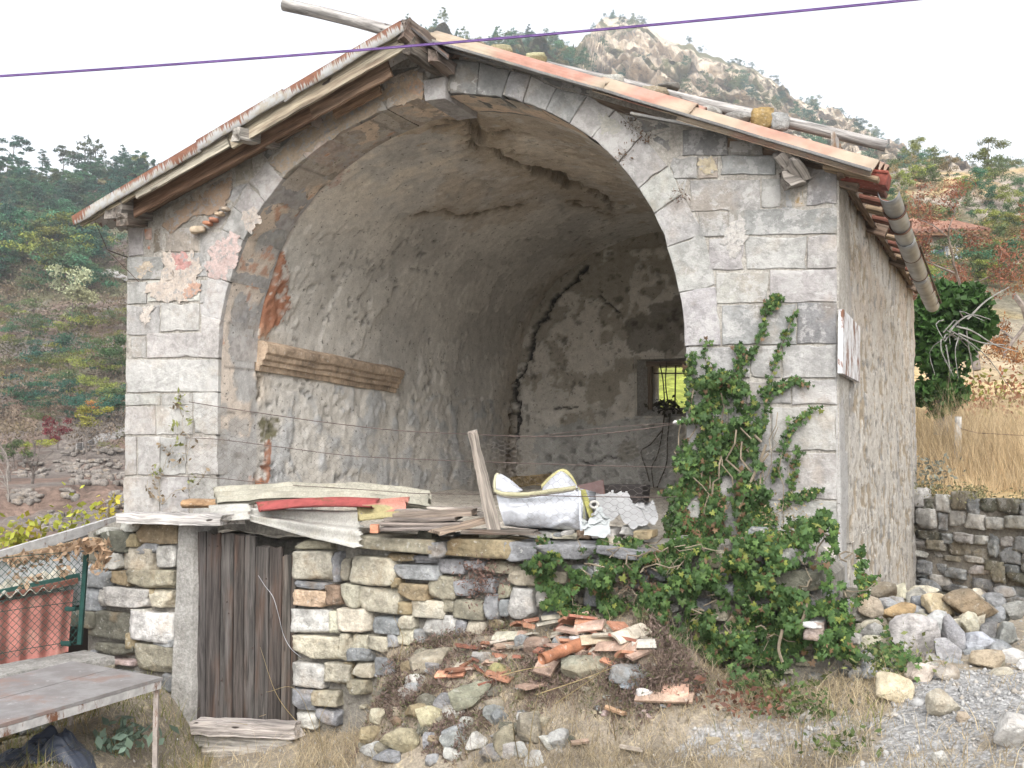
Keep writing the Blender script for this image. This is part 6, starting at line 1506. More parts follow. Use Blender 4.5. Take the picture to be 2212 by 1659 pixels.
for s_ in STR:
    P = spline([s_[0]] + s_[1:], 60)
    for x, y in P:
        for _ in range(int(r.integers(0, 6) * (.35 + 1.3 * vnoise(A(x * .06, y * .06, 2), 6)))): ivy_at(x + r.normal() * 6.0, y + r.normal() * 5, .03 * r.uniform(), y > 1165)
n_wall = len(pos)
for poly, n in ((A3, 420), (A4, 520)):
    P = np.array(poly, float); c = 0
    while c < n:
        x, y = r.uniform(*np.c_[P.min(0), P.max(0)].T[:, 0].tolist()) if False else r.uniform(P[:, 0].min(), P[:, 0].max()), r.uniform(P[:, 1].min(), P[:, 1].max())
        if in_poly(A(x, y), P): pos.append(G(x, y) + UP * r.uniform(.02, .14)); nor.append(unit(A(-.1, -.6, .8))); c += 1
pos, nor = np.array(pos), np.array(nor); n = len(pos)
sz = .041 * r.gamma(36, 1 / 36., n)
z_ = nor + r.normal(size=(n, 3)) * .42; z_ /= np.linalg.norm(z_, axis=1)[:, None]
y_ = np.tile(A(0, 0, -1), (n, 1)) + r.normal(size=(n, 3)) * .45; y_ -= z_ * (y_ * z_).sum(1)[:, None]; y_ /= np.linalg.norm(y_, axis=1)[:, None]
x_ = np.cross(y_, z_)
IVY = thing('ivy', 'green ivy climbing the right jamb and covering the right end of the low wall', 'ivy', W(1560, 1420, .1))
cls = r.choice(4, n, p=[.60, .28, .07, .05]); cls[n_wall - 1:] = np.where(cls[n_wall - 1:] > 1, 0, cls[n_wall - 1:])
sz[n_str0:n_wall] *= .78
bx = fbm(pos * 2.0, 2, 69); low_brown = (proj(pos)[:, 0] > 1470) & (proj(pos)[:, 0] < 1610) & (proj(pos)[:, 1] > 1040) & (proj(pos)[:, 1] < 1160)
cls = np.where(low_brown & (r.uniform(0, 1, n) < .20), 3, cls)
ICOL = [(.060, .115, .036), (.10, .17, .048), (.22, .25, .06), (.20, .125, .07)]
def leafset(idx):
    V = pos[idx][:, None] + sz[idx][:, None, None] * (IV[None, :, :1] * x_[idx][:, None] + IV[None, :, 1:2] * y_[idx][:, None] + IV[None, :, 2:] * z_[idx][:, None])
    m_ = len(IV); return V.reshape(-1, 3), (IF[None] + np.arange(len(idx))[:, None, None] * m_).reshape(-1, 3)
order = np.argsort(-sz * (proj(pos)[:, 1] > 0)); big = order[:290]; rest = order[290:]
me_leaf = [mesh('leaf', IV, [tuple(f) for f in IF], M_LEAF)]
for i in big:
    Rm = Matrix(((x_[i][0], y_[i][0], z_[i][0]), (x_[i][1], y_[i][1], z_[i][1]), (x_[i][2], y_[i][2], z_[i][2])))
    place('leaf', me_leaf[0], pos[i] + nor[i] * .02, IVY, jitc(ICOL[cls[i]], int(i), .25), rot=Rm.to_euler(), scale=(sz[i],) * 3)
for k in range(4):
    idx = rest[cls[rest] == k]; V, Fs = leafset(idx); obj('leaves', V, Fs, M_LEAF, IVY, color=ICOL[k], kind='stuff')
mb = MB()
for k in range(14):
    x, y = r.uniform(1480, 1680), r.uniform(950, 1160); P = [(x, y)]
    for _ in range(6): P.append((P[-1][0] + r.normal() * 14, P[-1][1] - r.uniform(8, 34)))
    V, Fs = tube([F(a, b, .06 + r.uniform(0, .06)) for a, b in P], r.uniform(.003, .008), 5); mb.add(V, Fs)
for k in range(40):
    x, y = r.uniform(1180, 1830), r.uniform(1190, 1420); P = [(x, y)]
    for _ in range(5): P.append((P[-1][0] + r.normal() * 16, P[-1][1] + r.uniform(-24, 10)))
    V, Fs = tube([W(a, b, .12 + r.uniform(0, .10)) for a, b in P], r.uniform(.002, .006), 5); mb.add(V, Fs)
for s_ in STR:
    V, Fs = tube([F(a, b, .03) if b < 1165 else W(a, b, .05) for a, b in spline(s_, 20)], .004, 5); mb.add(V, Fs)
for pts in ([(1655,960),(1640,1000),(1622,1040),(1600,1090)],[(1645,955),(1630,940)],[(1640,1005),(1660,980)],[(1745,1300),(1735,1335),(1720,1360)],[(1690,1360),(1682,1400),(1690,1430)]):
    V, Fs = tube([F(a, b, .16) if b < 1165 else W(a, b, .25) for a, b in spline(pts, 16)], .010, 6); mb.add(V, Fs)
mb.obj('stems', M_BARK, IVY, color=(.20, .165, .12), kind='stuff')
# dry climber on the left pier
CL = thing('dry_climber', 'half dry climber with sparse yellow green leaves on the left pier', 'climbing plant', F(340, 1095, .06))
mb = MB(); P = []
for pts in ([(350,1090),(345,1040),(365,980),(395,930),(388,880),(386,850)],[(345,1070),(330,1030),(338,1000)],[(395,930),(410,950),(400,990),(372,1010)],[(350,1090),(380,1060),(420,1050),(450,1010)],[(345,1085),(320,1060),(318,1040)],[(385,870),(372,882)],[(365,980),(350,960)]):
    sp = spline(pts, 40); V, Fs = tube([F(x + r.normal() * 1.2, y, .05) for x, y in sp], .003, 4); mb.add(V, Fs)
    for x, y in sp[::2]:
        if r.uniform() < .75: P.append(F(x + r.normal() * 7, y + r.normal() * 6, .06))
mb.obj('stems', M_BARK, CL, color=(.30, .26, .20), kind='stuff')
g_ = [F(x + r.normal() * 6, y + r.normal() * 8, .07) for x, y in [(390,862)] * 10 + [(340,1018)] * 14 + [(415,1035)] * 9 + [(405,905)] * 8 + [(385,960)] * 9 + [(375,925)] * 8]
V, Fs = leafquads(g_, .028, r, .4); obj('leaves', V, Fs, M_LEAF, CL, color=(.24, .26, .09), kind='stuff')
V, Fs = leafquads(P, .024, r, .5); obj('dead_leaves', V, Fs, M_LEAF, CL, color=(.26, .20, .13), kind='stuff')
# bare vine hanging inside below the window
mb = MB()
VI = thing('bare_vine', 'bare dark vine stems hanging below the little window inside', 'vine', BWp(1420, 1090, .1))
for pts in ([(1436,890),(1430,940),(1420,985),(1408,1010),(1412,1060),(1405,1085)],[(1448,892),(1442,950),(1440,1000),(1425,1040),(1405,1090)],[(1430,930),(1405,960),(1385,975),(1395,1010),(1403,1040)],[(1420,890),(1450,880),(1470,890)],[(1410,875),(1430,868),(1452,880)],[(1440,780),(1438,830),(1445,880)],[(1425,785),(1432,820),(1436,870)]):
    V, Fs = tube([BWp(x, y, .08) for x, y in spline(pts, 24)], .009, 5); mb.add(V, Fs)
mb.obj('stems', M_BARK, VI, color=(.05, .04, .03), kind='stuff')
V, Fs = leafquads([BWp(1438 + r.normal() * 16, 876 + r.normal() * 8, .06) for _ in range(90)], .045, r, .5); obj('leaves', V, Fs, M_LEAF, VI, color=(.05, .045, .03), kind='stuff')

# ------------------------------------------------------------------ grass and low growth
def blades(B, h, lean, w_, rng, seg=3):
    """curved tapering blades; B roots, h heights"""
    n = len(B); az = rng.uniform(0, 2 * math.pi, n); ld_ = np.stack([np.cos(az), np.sin(az), 0 * az], 1)
    a2 = rng.uniform(0, math.pi, n); sd = np.stack([np.cos(a2), np.sin(a2), 0 * a2], 1); V = []
    for k in range(seg + 1):
        t = k / seg; c = B + ld_ * (lean * h * t ** 1.8)[:, None] + np.stack([0 * h, 0 * h, h * (t - .35 * np.minimum(lean, 1.3) * t * t)], 1)
        ww = (w_ * (1 - t * .85))[:, None] / 2; V += [c - sd * ww, c + sd * ww]
    V = np.stack(V, 1); m_ = 2 * (seg + 1); i = np.arange(n)[:, None, None] * m_
    f = np.array([[2 * k, 2 * k + 1, 2 * k + 3, 2 * k + 2] for k in range(seg)])
    return V.reshape(-1, 3), (i + f[None]).reshape(-1, 4)
def scatter(n, dens):
    X_ = r.uniform(-4.2, 6.0, n * 3); Y_ = r.uniform(4.4, 9.2, n * 3)
    P = np.stack([X_, Y_, gnd(X_, Y_)], 1); uv = proj(P)
    k_ = (uv[:, 0] > -120) & (uv[:, 0] < 2330) & (uv[:, 1] < 1760) & ((P - W0) @ WN > .03)
    k_ &= r.uniform(0, 1, n * 3) < dens(uv[:, 0], uv[:, 1], P) ; return P[k_][:n]
def patch(P, sc, a, b, seed): return sstep(a, b, fbm(P * A(sc, sc, 0), 4, seed))
def d_straw(u, v, P):
    g = gravelness(P[:, 0], P[:, 1]); d = patch(P, 1.6, .44, .58, 81) * .85 + .10
    d = np.maximum(d, .9 * ((u > 600) & (u < 830) & (v > 1480))); d = np.maximum(d, .8 * patch(P, 2.5, .40, .55, 83) * ((v > 1560) & (u > 1050)))
    d = d * (1 - .93 * sstep(.30, .7, g)); d = d * np.where((u < 640) & (v < 1660), .18, 1); d *= np.where((P[:, 0] > -1.1) & (P[:, 0] < 1.0) & ((P - W0) @ WN < .6), .35, 1); return d
P = scatter(40000, d_straw); h = r.gamma(4, .024, len(P)) + .02
for k, (c_, w_) in enumerate([((.40, .32, .20), .0045), ((.31, .25, .165), .004), ((.50, .42, .28), .0035)]):
    i = np.arange(len(P)) % 3 == k; V, Fs = blades(P[i], h[i], r.uniform(.3, 1.6, i.sum()), np.full(i.sum(), w_), r); obj('dry_grass', V, Fs, M_GRASS, None, color=c_, kind='stuff')
def d_green(u, v, P):
    d = .0 + .95 * ((u < 460) & (v > 1480)) * patch(P, 2.2, .36, .5, 85) + .55 * patch(P, 1.4, .60, .70, 86) * (u > 1150) * (v > 1480); return d * (1 - .9 * sstep(.5, .9, gravelness(P[:, 0], P[:, 1])))
P = scatter(9000, d_green); h = r.gamma(5, .020, len(P)) + .03
V, Fs = blades(P, h, r.uniform(.2, 1.2, len(P)), np.full(len(P), .006), r); obj('green_grass', V, Fs, M_GRASS, None, color=(.16, .17, .05), kind='stuff')
P = scatter(5000, lambda u, v, P: .8 * ((u < 470) & (v > 1450)) * patch(P, 2.0, .45, .6, 88)); h = r.gamma(5, .03, len(P)) + .05
V, Fs = blades(P, h, r.uniform(.2, 1.0, len(P)), np.full(len(P), .004), r); obj('rusty_grass', V, Fs, M_GRASS, None, color=(.27, .20, .08), kind='stuff')
# tall straw stalks leaning by the door and across the mound
mb = MB()
for pts in [[(648,1545),(640,1470),(615,1400)],[(655,1560),(625,1530),(560,1548)],[(690,1600),(640,1490),(575,1495)],[(700,1480),(660,1474),(575,1484)],[(660,1580),(600,1505),(562,1398)],[(860,1430),(870,1380),(850,1330)],[(1060,1470),(1040,1452),(1000,1425)],[(1200,1520),(1300,1450),(1362,1385)],[(1160,1500),(1250,1470),(1330,1440)],[(1140,1650),(1150,1560),(1165,1490)],[(1120,1640),(1108,1560),(1120,1500)],[(1010,1640),(985,1560),(960,1510)],[(1330,1600),(1320,1540),(1300,1480)],
            [(1730,1640),(1735,1570),(1745,1530)],[(560,1600),(545,1570),(500,1560)],[(700,1640),(690,1560),(720,1500)],[(1080,1460),(1140,1445),(1190,1440)]]:
    D_ = G(*pts[0])[1] - .08; V, Fs = tube([at(x, y, D_ - .02 * k) for k, (x, y) in enumerate(spline(pts, 24))], np.linspace(.0035, .0012, 24), 4); mb.add(V, Fs)
mb.obj('straw_stalks', M_GRASS, None, color=(.50, .40, .22), kind='stuff')
# heather and dead thyme cushions on the mound: many tiny twigs
def cushion(px, py, n, rad, hgt, col, D=None):
    c_ = G(px, py) if D is None else at(px, py, D); a = r.uniform(0, 6.28, n); q = np.sqrt(r.uniform(0, 1, n)); P = np.stack([c_[0] + rad * q * np.cos(a), c_[1] + rad * .7 * q * np.sin(a), 0 * a], 1)
    P[:, 2] = (gnd(P[:, 0], P[:, 1]) if D is None else c_[2] - .05); P[:, 2] += hgt * (1 - q ** 2) * r.uniform(.1, 1, n); return P
HP = [(820,1400,.35),(870,1360,.30),(800,1440,.3),(900,1420,.28),(830,1480,.30),(880,1500,.30),(840,1520,.25),(900,1540,.25),(960,1400,.28),(1000,1440,.28),(1060,1480,.26),(1120,1470,.26),(1000,1370,.26),(1050,1330,.22),(930,1330,.22),(1150,1520,.22),(870,1560,.2),(1090,1360,.2),(1160,1460,.22),(1010,1600,.2),(960,1590,.18),(1240,1470,.2),(1300,1500,.2),(1380,1530,.2),(1340,1460,.16),(1440,1480,.2),(1420,1400,.2),(1450,1425,.2),(1470,1455,.22),(1500,1490,.2),(1400,1360,.15),(1380,1490,.2)]
P = np.concatenate([cushion(x, y, 620, q * .85, .13, None) for x, y, q in HP]); dn = fbm(P * 5, 3, 91); P = P[dn > .44]
V, Fs = leafquads(P, .016, r, .30); obj('dead_heather', V, Fs, M_GRASS, None, color=(.20, .145, .12), kind='stuff')
P = np.concatenate([cushion(x, y, 200, q * .8, .12, None) for x, y, q in HP]); V, Fs = leafquads(P, .012, r, .35); obj('low_thyme', V, Fs, M_GRASS, None, color=(.16, .17, .085), kind='stuff')
P = np.concatenate([cushion(x, y, 120, q, .02, None) for x, y, q in HP]); h = r.gamma(4, .035, len(P)); V, Fs = blades(P, h, r.uniform(.2, 1.1, len(P)), np.full(len(P), .0028), r); obj('dead_twigs', V, Fs, M_GRASS, None, color=(.27, .20, .16), kind='stuff')
# small cushions growing in the wall joints
for j, (x, y, col, n_, lab) in enumerate([(1045, 1248, (.24, .15, .12), 700, 'brown dried cushion plant growing out of the low wall'), (1375, 1255, (.22, .15, .11), 500, 'dry brown tuft between the ivy on the low wall'), (1700, 1112, (.30, .24, .14), 150, 'small dry tuft on the wall top beside the corner')]):
    c_ = W(x, y, .08); P = c_ + r.normal(size=(n_, 3)) * A(.09, .05, .085); V, Fs = leafquads(P, .014, r, .35); cp = thing('cushion_plant', lab, 'plant', c_); obj('twigs', V, Fs, M_GRASS, cp, color=col, kind='stuff')
for j, (x, y, lab) in enumerate([(1366, 268, 'dry rootlets hanging under the roof edge above the arch'), (1392, 300, 'dry tuft in the open joint right of the arch crown'), (1350, 335, 'dry tuft in a voussoir joint on the right of the arch'), (1470, 425, 'reddish dry tuft in the lower voussoir joint')]):
    c_ = F(x, y, .02); P = c_ + r.normal(size=(70, 3)) * A(.05, .02, .04); V, Fs = leafquads(P, .014, r, .3); cp = thing('dry_tuft', lab, 'plant', c_); obj('twigs', V, Fs, M_GRASS, cp, color=(.14, .09, .06), kind='stuff')
# grey green broad-leaved plant under the table, weeds in the gravel
for j, (x, y, col, n_, s_, sp_, lab) in enumerate([(265, 1610, (.16, .22, .17), 90, .045, .12, 'blue green leafy weed in front of the table leg'), (240, 1635, (.15, .21, .16), 60, .045, .10, 'second blue green weed nearest the picture bottom'), (1740, 1555, (.10, .15, .05), 190, .02, .12, 'green weed beside the pale upright stone in the gravel'), (1610, 1490, (.09, .15, .04), 50, .03, .1, 'small green shoot at the foot of the ivy'),
        (1550, 1530, (.20, .10, .07), 60, .022, .14, 'reddish dry weed on the gravel edge'), (1815, 1640, (.11, .15, .05), 110, .02, .10, 'green weed at the bottom of the picture in the gravel'), (1925, 1455, (.17, .19, .07), 300, .018, .16, 'low yellow green weed beside the yellowish slab'), (1620, 1545, (.25, .12, .08), 120, .02, .12, 'second reddish weed further right on the gravel'), (1690, 1525, (.14, .17, .06), 140, .024, .12, 'sparse green weed among straw left of the pale stone')]):
    c_ = G(x, y); P = c_ + np.abs(r.normal(size=(n_, 3))) * A(0, 0, sp_ * .6) + r.normal(size=(n_, 3)) * A(sp_, sp_ * .8, 0); V, Fs = leafquads(P + UP * .02, s_, r, .5); wd = thing('weed', lab, 'weed', c_); obj('leaves', V, Fs, M_LEAF, wd, color=col, kind='stuff')
# ------------------------------------------------------------------ trees and bushes
r = np.random.default_rng(101)
def crown_mesh(name, blobs, n, size, rng, asp=.55, shell=.55):
    """leaf-sized faces spread through several uneven clumps"""
    blobs = np.asarray(blobs, float); wgt = blobs[:, 3] * blobs[:, 4]; wgt /= wgt.sum()
    b = blobs[rng.choice(len(blobs), n, p=wgt)]
    d = rng.normal(size=(n, 3)); d /= np.linalg.norm(d, axis=1)[:, None]
    q = rng.uniform(0, 1, n) ** shell
    P = b[:, :3] + d * q[:, None] * np.stack([b[:, 3], b[:, 3], b[:, 4]], 1)
    keep = fbm(P * (2.2 / blobs[:, 3].mean()), 3, int(rng.integers(900))) > .42
    V, Fs = leafquads(P[keep], size, rng, asp); return mesh(name, V, Fs, M_FARLEAF)
def oak_blobs(rng, w_=1.0, h_=1.0, n=13):
    return [(rng.normal() * .26 * w_, rng.normal() * .26 * w_, h_ * rng.uniform(.30, .92), w_ * rng.uniform(.13, .26), h_ * rng.uniform(.08, .16)) for _ in range(n)]
def pine_blobs(rng, n=9):
    out = []
    for k in range(n):
        t = k / (n - 1); z = .22 + .74 * t; rad = (.30 * (1 - t) ** .7 + .06) * rng.uniform(.7, 1.2)
        for _ in range(3):
            a = rng.uniform(0, 6.28); out.append((rad * .8 * math.cos(a), rad * .8 * math.sin(a), z + rng.normal() * .02, rad * rng.uniform(.4, .7), .045))
    return out
def flatpine_blobs(rng):
    return [(rng.normal() * .22, rng.normal() * .22, rng.uniform(.62, .97), rng.uniform(.10, .18), rng.uniform(.04, .07)) for _ in range(12)] + [(rng.normal() * .12, rng.normal() * .12, rng.uniform(.4, .6), .09, .04) for _ in range(4)]
def trunk_mesh(rng, h_=.8, r_=.022, limbs=5):
    mb = MB(); sp = spline([(0, 0, -.05), (rng.normal() * .02, rng.normal() * .02, h_ * .4), (rng.normal() * .04, rng.normal() * .04, h_)], 10)
    V, Fs = tube(sp, np.linspace(r_, r_ * .3, 10), 5); mb.add(V, Fs)
    for k in range(limbs):
        p = sp[rng.integers(3, 8)]; a = rng.uniform(0, 6.28); e = p + A(math.cos(a) * .25, math.sin(a) * .25, rng.uniform(.08, .25)); V, Fs = tube(spline([p, (p + e) / 2 + A(0, 0, .03), e], 6), np.linspace(r_ * .45, r_ * .12, 6), 4); mb.add(V, Fs)
    return mesh('trunk', np.concatenate(mb.V), mb.F, M_BARK)
KINDS_ = {}
for nm, f in (('oak', lambda: oak_blobs(r)), ('pine', lambda: pine_blobs(r)), ('flat', lambda: flatpine_blobs(r)), ('bush', lambda: oak_blobs(r, 1.5, .75, 9))):
    KINDS_[nm] = [(crown_mesh('crown', f(), 2600 if nm != 'bush' else 1500, .022 if nm == 'pine' else .026, r), trunk_mesh(r, .85 if nm != 'bush' else .4)) for _ in range(4)]
def tree(name, kind, p, h_, col, label, group=None, parts=True, cat='tree', wide=1.0):
    cm, tm = KINDS_[kind][r.integers(4)]
    sc = (h_ * wide, h_ * wide, h_); rz = (0, 0, r.uniform(0, 6.28)); p = np.asarray(p, float)
    if not parts:
        return place(name, cm, p, None, jitc(col, int(r.integers(9999)), .2), label, cat, group, rot=rz, scale=sc)
    t = thing(name, label, cat, p, group)
    place('trunk', tm, p, t, (.12, .10, .085), rot=rz, scale=sc); place('crown', cm, p, t, jitc(col, int(r.integers(9999)), .2), rot=rz, scale=sc)
    return t
DKG, MDG, YLG, OLV, BRS = (.034, .095, .068), (.055, .145, .078), (.19, .22, .05), (.10, .135, .055), (.16, .115, .085)  # the dark and mid greens have bluish haze painted into them
def hillpt(zone):
    for _ in range(50):
        x, y = r.uniform(zone[0], zone[2]), r.uniform(zone[1], zone[3]); p = hit(x, y)
        if p is not None: return p
    return None
GH = 'trees on the wooded slope across the valley'
def many(n, zone, name, kind, h0, h1, cols, label, group, cat='tree', wide=1.0, parts=True):
    for _ in range(n):
        p = hillpt(zone)
        if p is not None: tree(name, kind, p, r.uniform(h0, h1), cols[r.integers(len(cols))], label, group, parts, cat, wide)
many(120, (-160, 352, 340, 480), 'pine_tree', 'flat', 2.6, 4.6, [DKG, MDG, DKG], 'broad crowned dark pine on the upper wooded slope across the valley', 'pines on the upper slope', wide=.9)
many(90, (-160, 340, 340, 480), 'pine_tree', 'pine', 2.8, 4.8, [DKG, MDG], 'pointed dark green pine on the upper wooded slope across the valley', 'pines on the upper slope', wide=1.1)
many(60, (-160, 480, 205, 650), 'oak_tree', 'oak', 3.0, 5.2, [MDG, YLG, MDG, OLV, DKG], 'yellow green oak in the grove halfway up the slope', 'oaks in the grove on the slope', wide=1.2)
many(100, (-160, 430, 300, 720), 'bush', 'bush', 1.2, 2.6, [OLV, BRS, MDG], 'low olive brown bush scattered on the dry slope', 'bushes on the dry slope', 'bush')
many(100, (-160, 690, 280, 930), 'bush', 'bush', 1.0, 2.6, [MDG, OLV, BRS, YLG, DKG], 'green and russet bush above the stone terraces', 'bushes above the terraces', 'bush')
for (x, y, h_, k, lab) in [(28, 372, 6.5, 'flat', 'broad-topped pine standing on the skyline at the picture edge'), (183, 380, 7.5, 'pine', 'tallest pine on the left skyline'), (207, 380, 6.5, 'pine', 'thin airy pine beside the tallest one on the skyline'), (262, 378, 5.5, 'pine', 'lone pine on the skyline above the roof eave'),
                           (135, 372, 4.6, 'flat', 'small sparse pine on the skyline left of the tallest one'), (300, 385, 3.6, 'oak', 'round yellow green tree at right end of the left skyline'), (90, 372, 4.2, 'pine', 'dense dark pine on the skyline between the broad one and the sparse one')]:
    p = hit(x, y); p = p if p is not None else at(x, y, 182); tree('pine_tree' if k != 'oak' else 'oak_tree', k, p, h_, DKG if k != 'oak' else YLG, lab)
for (x, y, h_, k, col, lab, wd) in [(155, 722, 8.0, 'oak', (.34, .36, .22), 'pale silvery green bush on the dry slope', .8), (125, 972, 4.1, 'oak', (.15, .03, .035), 'dark red rounded tree on the terraces', .72), (205, 912, 2.2, 'oak', (.36, .17, .05), 'orange tree right of the dark red one', 1.1), (196, 950, 3.4, 'oak', (.27, .26, .05), 'yellow green airy tree by the grey fence', 1.3),
                               (85, 985, 2.4, 'bush', (.24, .27, .04), 'bright yellow green bush left of the dark red tree', 1.2), (30, 1010, 3.4, 'oak', (.09, .13, .05), 'dark green small tree at the left edge of the terraces', 1.1), (52, 995, 2.2, 'oak', (.18, .22, .05), 'light green sapling at the left edge of the terraces', .9), (232, 985, 1.8, 'bush', (.16, .18, .06), 'small green bush on the terrace edge near the pier', .8),
                               (255, 905, 3.4, 'oak', (.08, .12, .05), 'dark green shrub close to the chapel pier', 1.2), (235, 815, 5, 'oak', (.07, .13, .05), 'bright mid green tree beside the pier on the slope', 1.2)]:
    p = hit(x, y); tree('red_tree' if col[0] < .2 and col[1] < .05 else ('tree' if k != 'bush' else 'bush'), k, p, h_ * 18 / FPX * p[1], col, lab, wide=wd, cat='tree' if k != 'bush' else 'bush')
def bare(px, py, h_, D=None, name='bare_tree', label='', col=(.15, .13, .115), sp=.5, gens=4, base=.06, leafcol=None, nleaf=0, seed=1, lsz=.05, lean=0.0, fn=None):
    rr = np.random.default_rng(seed); p0 = hit(px, py) if D is None else at(px, py, D)
    mb = MB(); tips = []
    def grow(p, d, L, rad, g):
        pts = [p]; dd = d.copy()
        for k in range(4):
            dd = unit(dd + rr.normal(size=3) * .16 + UP * .05); pts.append(pts[-1] + dd * L / 4)
        V, Fs = tube(np.array(pts), np.linspace(rad, rad * .62, 5), 5 if g < 2 else 4); mb.add(V, Fs)
        if g >= gens - 2: tips.extend(pts[1:])
        if g < gens:
            for _ in range(rr.integers(2, 4) if g else rr.integers(3, 5)):
                k = rr.integers(2, 5); nd = unit(dd + rr.normal(size=3) * sp * 1.1); grow(pts[k], nd, L * rr.uniform(.55, .8), rad * .55, g + 1)
    grow(p0, unit(A(lean, 0, 1)), h_ * .36, base, 0)
    t = thing(name, label, 'tree', p0)
    mb.obj('trunk', M_BARK, t, color=col)
    if nleaf:
        T = np.array(tips); P = T[rr.integers(0, len(T), nleaf)] + rr.normal(size=(nleaf, 3)) * lsz * 2.2; V, Fs = leafquads(P, lsz, rr, .35); obj('crown', V, Fs, M_LEAF, t, color=leafcol, kind='stuff')
    return t
bare(20, 1040, 3.0, None, 'bare_tree', 'bare grey fruit tree at the left edge of the terraces', seed=2, base=.06); bare(70, 1045, 2.4, None, 'bare_tree', 'small leafless tree on the lowest terrace', seed=3, base=.06); bare(190, 1000, 3.0, None, 'bare_tree', 'bare tree left of the grey fence', seed=5, base=.06); bare(18, 1085, 2.6, None, 'bare_tree', 'pale slender bare tree in front at the left edge', seed=7, base=.035, col=(.20, .18, .16))
# yellow-leaved saplings behind the shed
for j, (x, y, D_, n_, s_, lab) in enumerate([(28, 1170, 13, 90, .16, 'yellow leaved sapling nearest the left edge behind the shed'), (62, 1165, 13.2, 90, .16, 'second yellow green sapling behind the shed roof'), (155, 1128, 14, 110, .22, 'golden yellow sapling behind the highest part of the shed roof'), (235, 1110, 15, 80, .18, 'golden sapling close to the chapel pier')]):
    c_ = at(x, y, D_); P = c_ + r.normal(size=(n_, 3)) * A(s_ * .8, s_ * .8, s_ * .8); t = thing('sapling', lab, 'sapling', c_ - UP * .5); V, Fs = leafquads(P, .05, r, .6); obj('crown', V, Fs, M_LEAF, t, color=(.42, .36, .05) if j % 2 else (.36, .38, .06), kind='stuff')
    V, Fs = tube([c_ - UP * 1.3, c_, c_ + UP * .2], .012, 5); obj('stem', V, Fs, M_BARK, t, color=(.2, .16, .11))
# grey plank fence on the terrace
FN2 = thing('plank_fence', 'weathered grey plank fence on the terrace beside the pier', 'fence', hit(225, 962))
for k in range(9):
    x0 = 165 + k * 12.5; a, b = hit(x0, 978 - k * 3.5), hit(x0 + 11.5, 975 - k * 3.5)
    V, Fs, bc = beam(a + UP * .22, b + UP * .22, .06, .42, UP, seg=3, rough=.01, seed=k); obj('plank', V, Fs, M_WOODL, FN2, attrs={'bc': bc}, color=(.28, .27, .26))
# tumbled terrace stones
VV, FF, nn = [], [], 0
for (x0, y0, x1, y1, n_) in [(35, 1005, 100, 1032, 110), (120, 1005, 165, 1022, 110), (150, 1030, 270, 1048, 130), (20, 1070, 85, 1092, 120), (140, 1070, 165, 1086, 40), (235, 1072, 275, 1100, 80), (135, 970, 270, 988, 120), (80, 1112, 130, 1150, 70), (160, 1000, 275, 1032, 200)]:
    for _ in range(int(n_ * .3)):
        p = hit(r.uniform(x0, x1), r.uniform(y0, y1))
        if p is None: continue
        V, Fs = rock((r.uniform(.12, .40), r.uniform(.12, .36), r.uniform(.10, .25)), int(r.integers(1, 9000)), 3, .5, 4); VV.append(V + p + UP * .05); FF.append(Fs + nn); nn += len(V)
obj('terrace_rubble', np.concatenate(VV), np.concatenate(FF), MS_BOULD, None, color=(.20, .18, .16), kind='stuff')
# scrub and dead herbs covering the slope
P = []
for _ in range(2600):
    q = hit(r.uniform(-150, 330), r.uniform(380, 975))
    if q is None: continue
    s_ = .35 + .006 * q[1]; P.append(q + r.normal(size=(14, 3)) * A(s_, s_, s_ * .35) + UP * s_ * .3)
P = np.concatenate(P); sp_ = (fbm(P * A(.05, .05, .05), 3, 121) > .5)
for k_, c_ in ((sp_, (.10, .095, .05)), (~sp_, (.17, .135, .10))): V, Fs = leafquads(P[k_], .015 + P[k_][:, 1] * .0013, r, .5); obj('scrub', V, Fs, M_FARLEAF, None, color=c_, kind='stuff')
# pines clinging to the mountain
Q, T, PX = MTN; cnt = 0
def mlab(k, px): return {'pine': 'pointed dark pine', 'oak': 'round crowned tree', 'bush': 'low dark bush'}[k] + (' on the low wooded ridge behind the roof' if px < 1250 else ' on the rock face below the mountain peak' if px < 1600 else ' on the right flank of the rocky mountain')
pj = proj(Q); vis = (T > .12) & (T <= 1.0)
for _ in range(6000):
    i, j = r.integers(0, Q.shape[0]), r.integers(0, Q.shape[1])
    if not vis[i, j]: continue
    px, py = pj[i, j]
    rl = np.interp(px, [860, 925, 1886, 1960, 2212], [60, 75, 330, 420, 520])
    if py > rl + 40 or px < 870 or px > 2240: continue
    d_ = fbm(Q[i, j][None] * .022, 3, 131)[0] + (.08 if px < 1240 else 0) + (.12 if py > rl - 70 else 0)
    if d_ < .50: continue
    h_ = r.uniform(3, 6.5); k = ['pine', 'oak', 'bush'][r.choice(3, p=[.42, .34, .24])]
    tree('mountain_pine', k, Q[i, j] - UP * .5, h_ * (.5 if k == 'bush' else 1), [DKG, MDG, OLV][r.integers(3)], mlab(k, px), 'trees on the mountain', False, wide=1.0); cnt += 1
    if cnt > 240: break
for k in range(46):
    x = r.uniform(880, 2050); i = int((x - 200) / (2560 - 200) * (Q.shape[0] - 1)); j = int(1.0 / 1.35 * (Q.shape[1] - 1)) - r.integers(0, 3)
    tree('mountain_pine', ['oak', 'pine'][k % 2], Q[i, j] - UP * 1.2, r.uniform(2.6, 5), DKG, 'small %s standing on the %s against the sky' % (('round crowned tree', 'pointed pine')[k % 2], 'low wooded ridge behind the roof' if x < 1250 else 'rocky mountain crest'), 'trees on the mountain', False, wide=.9)
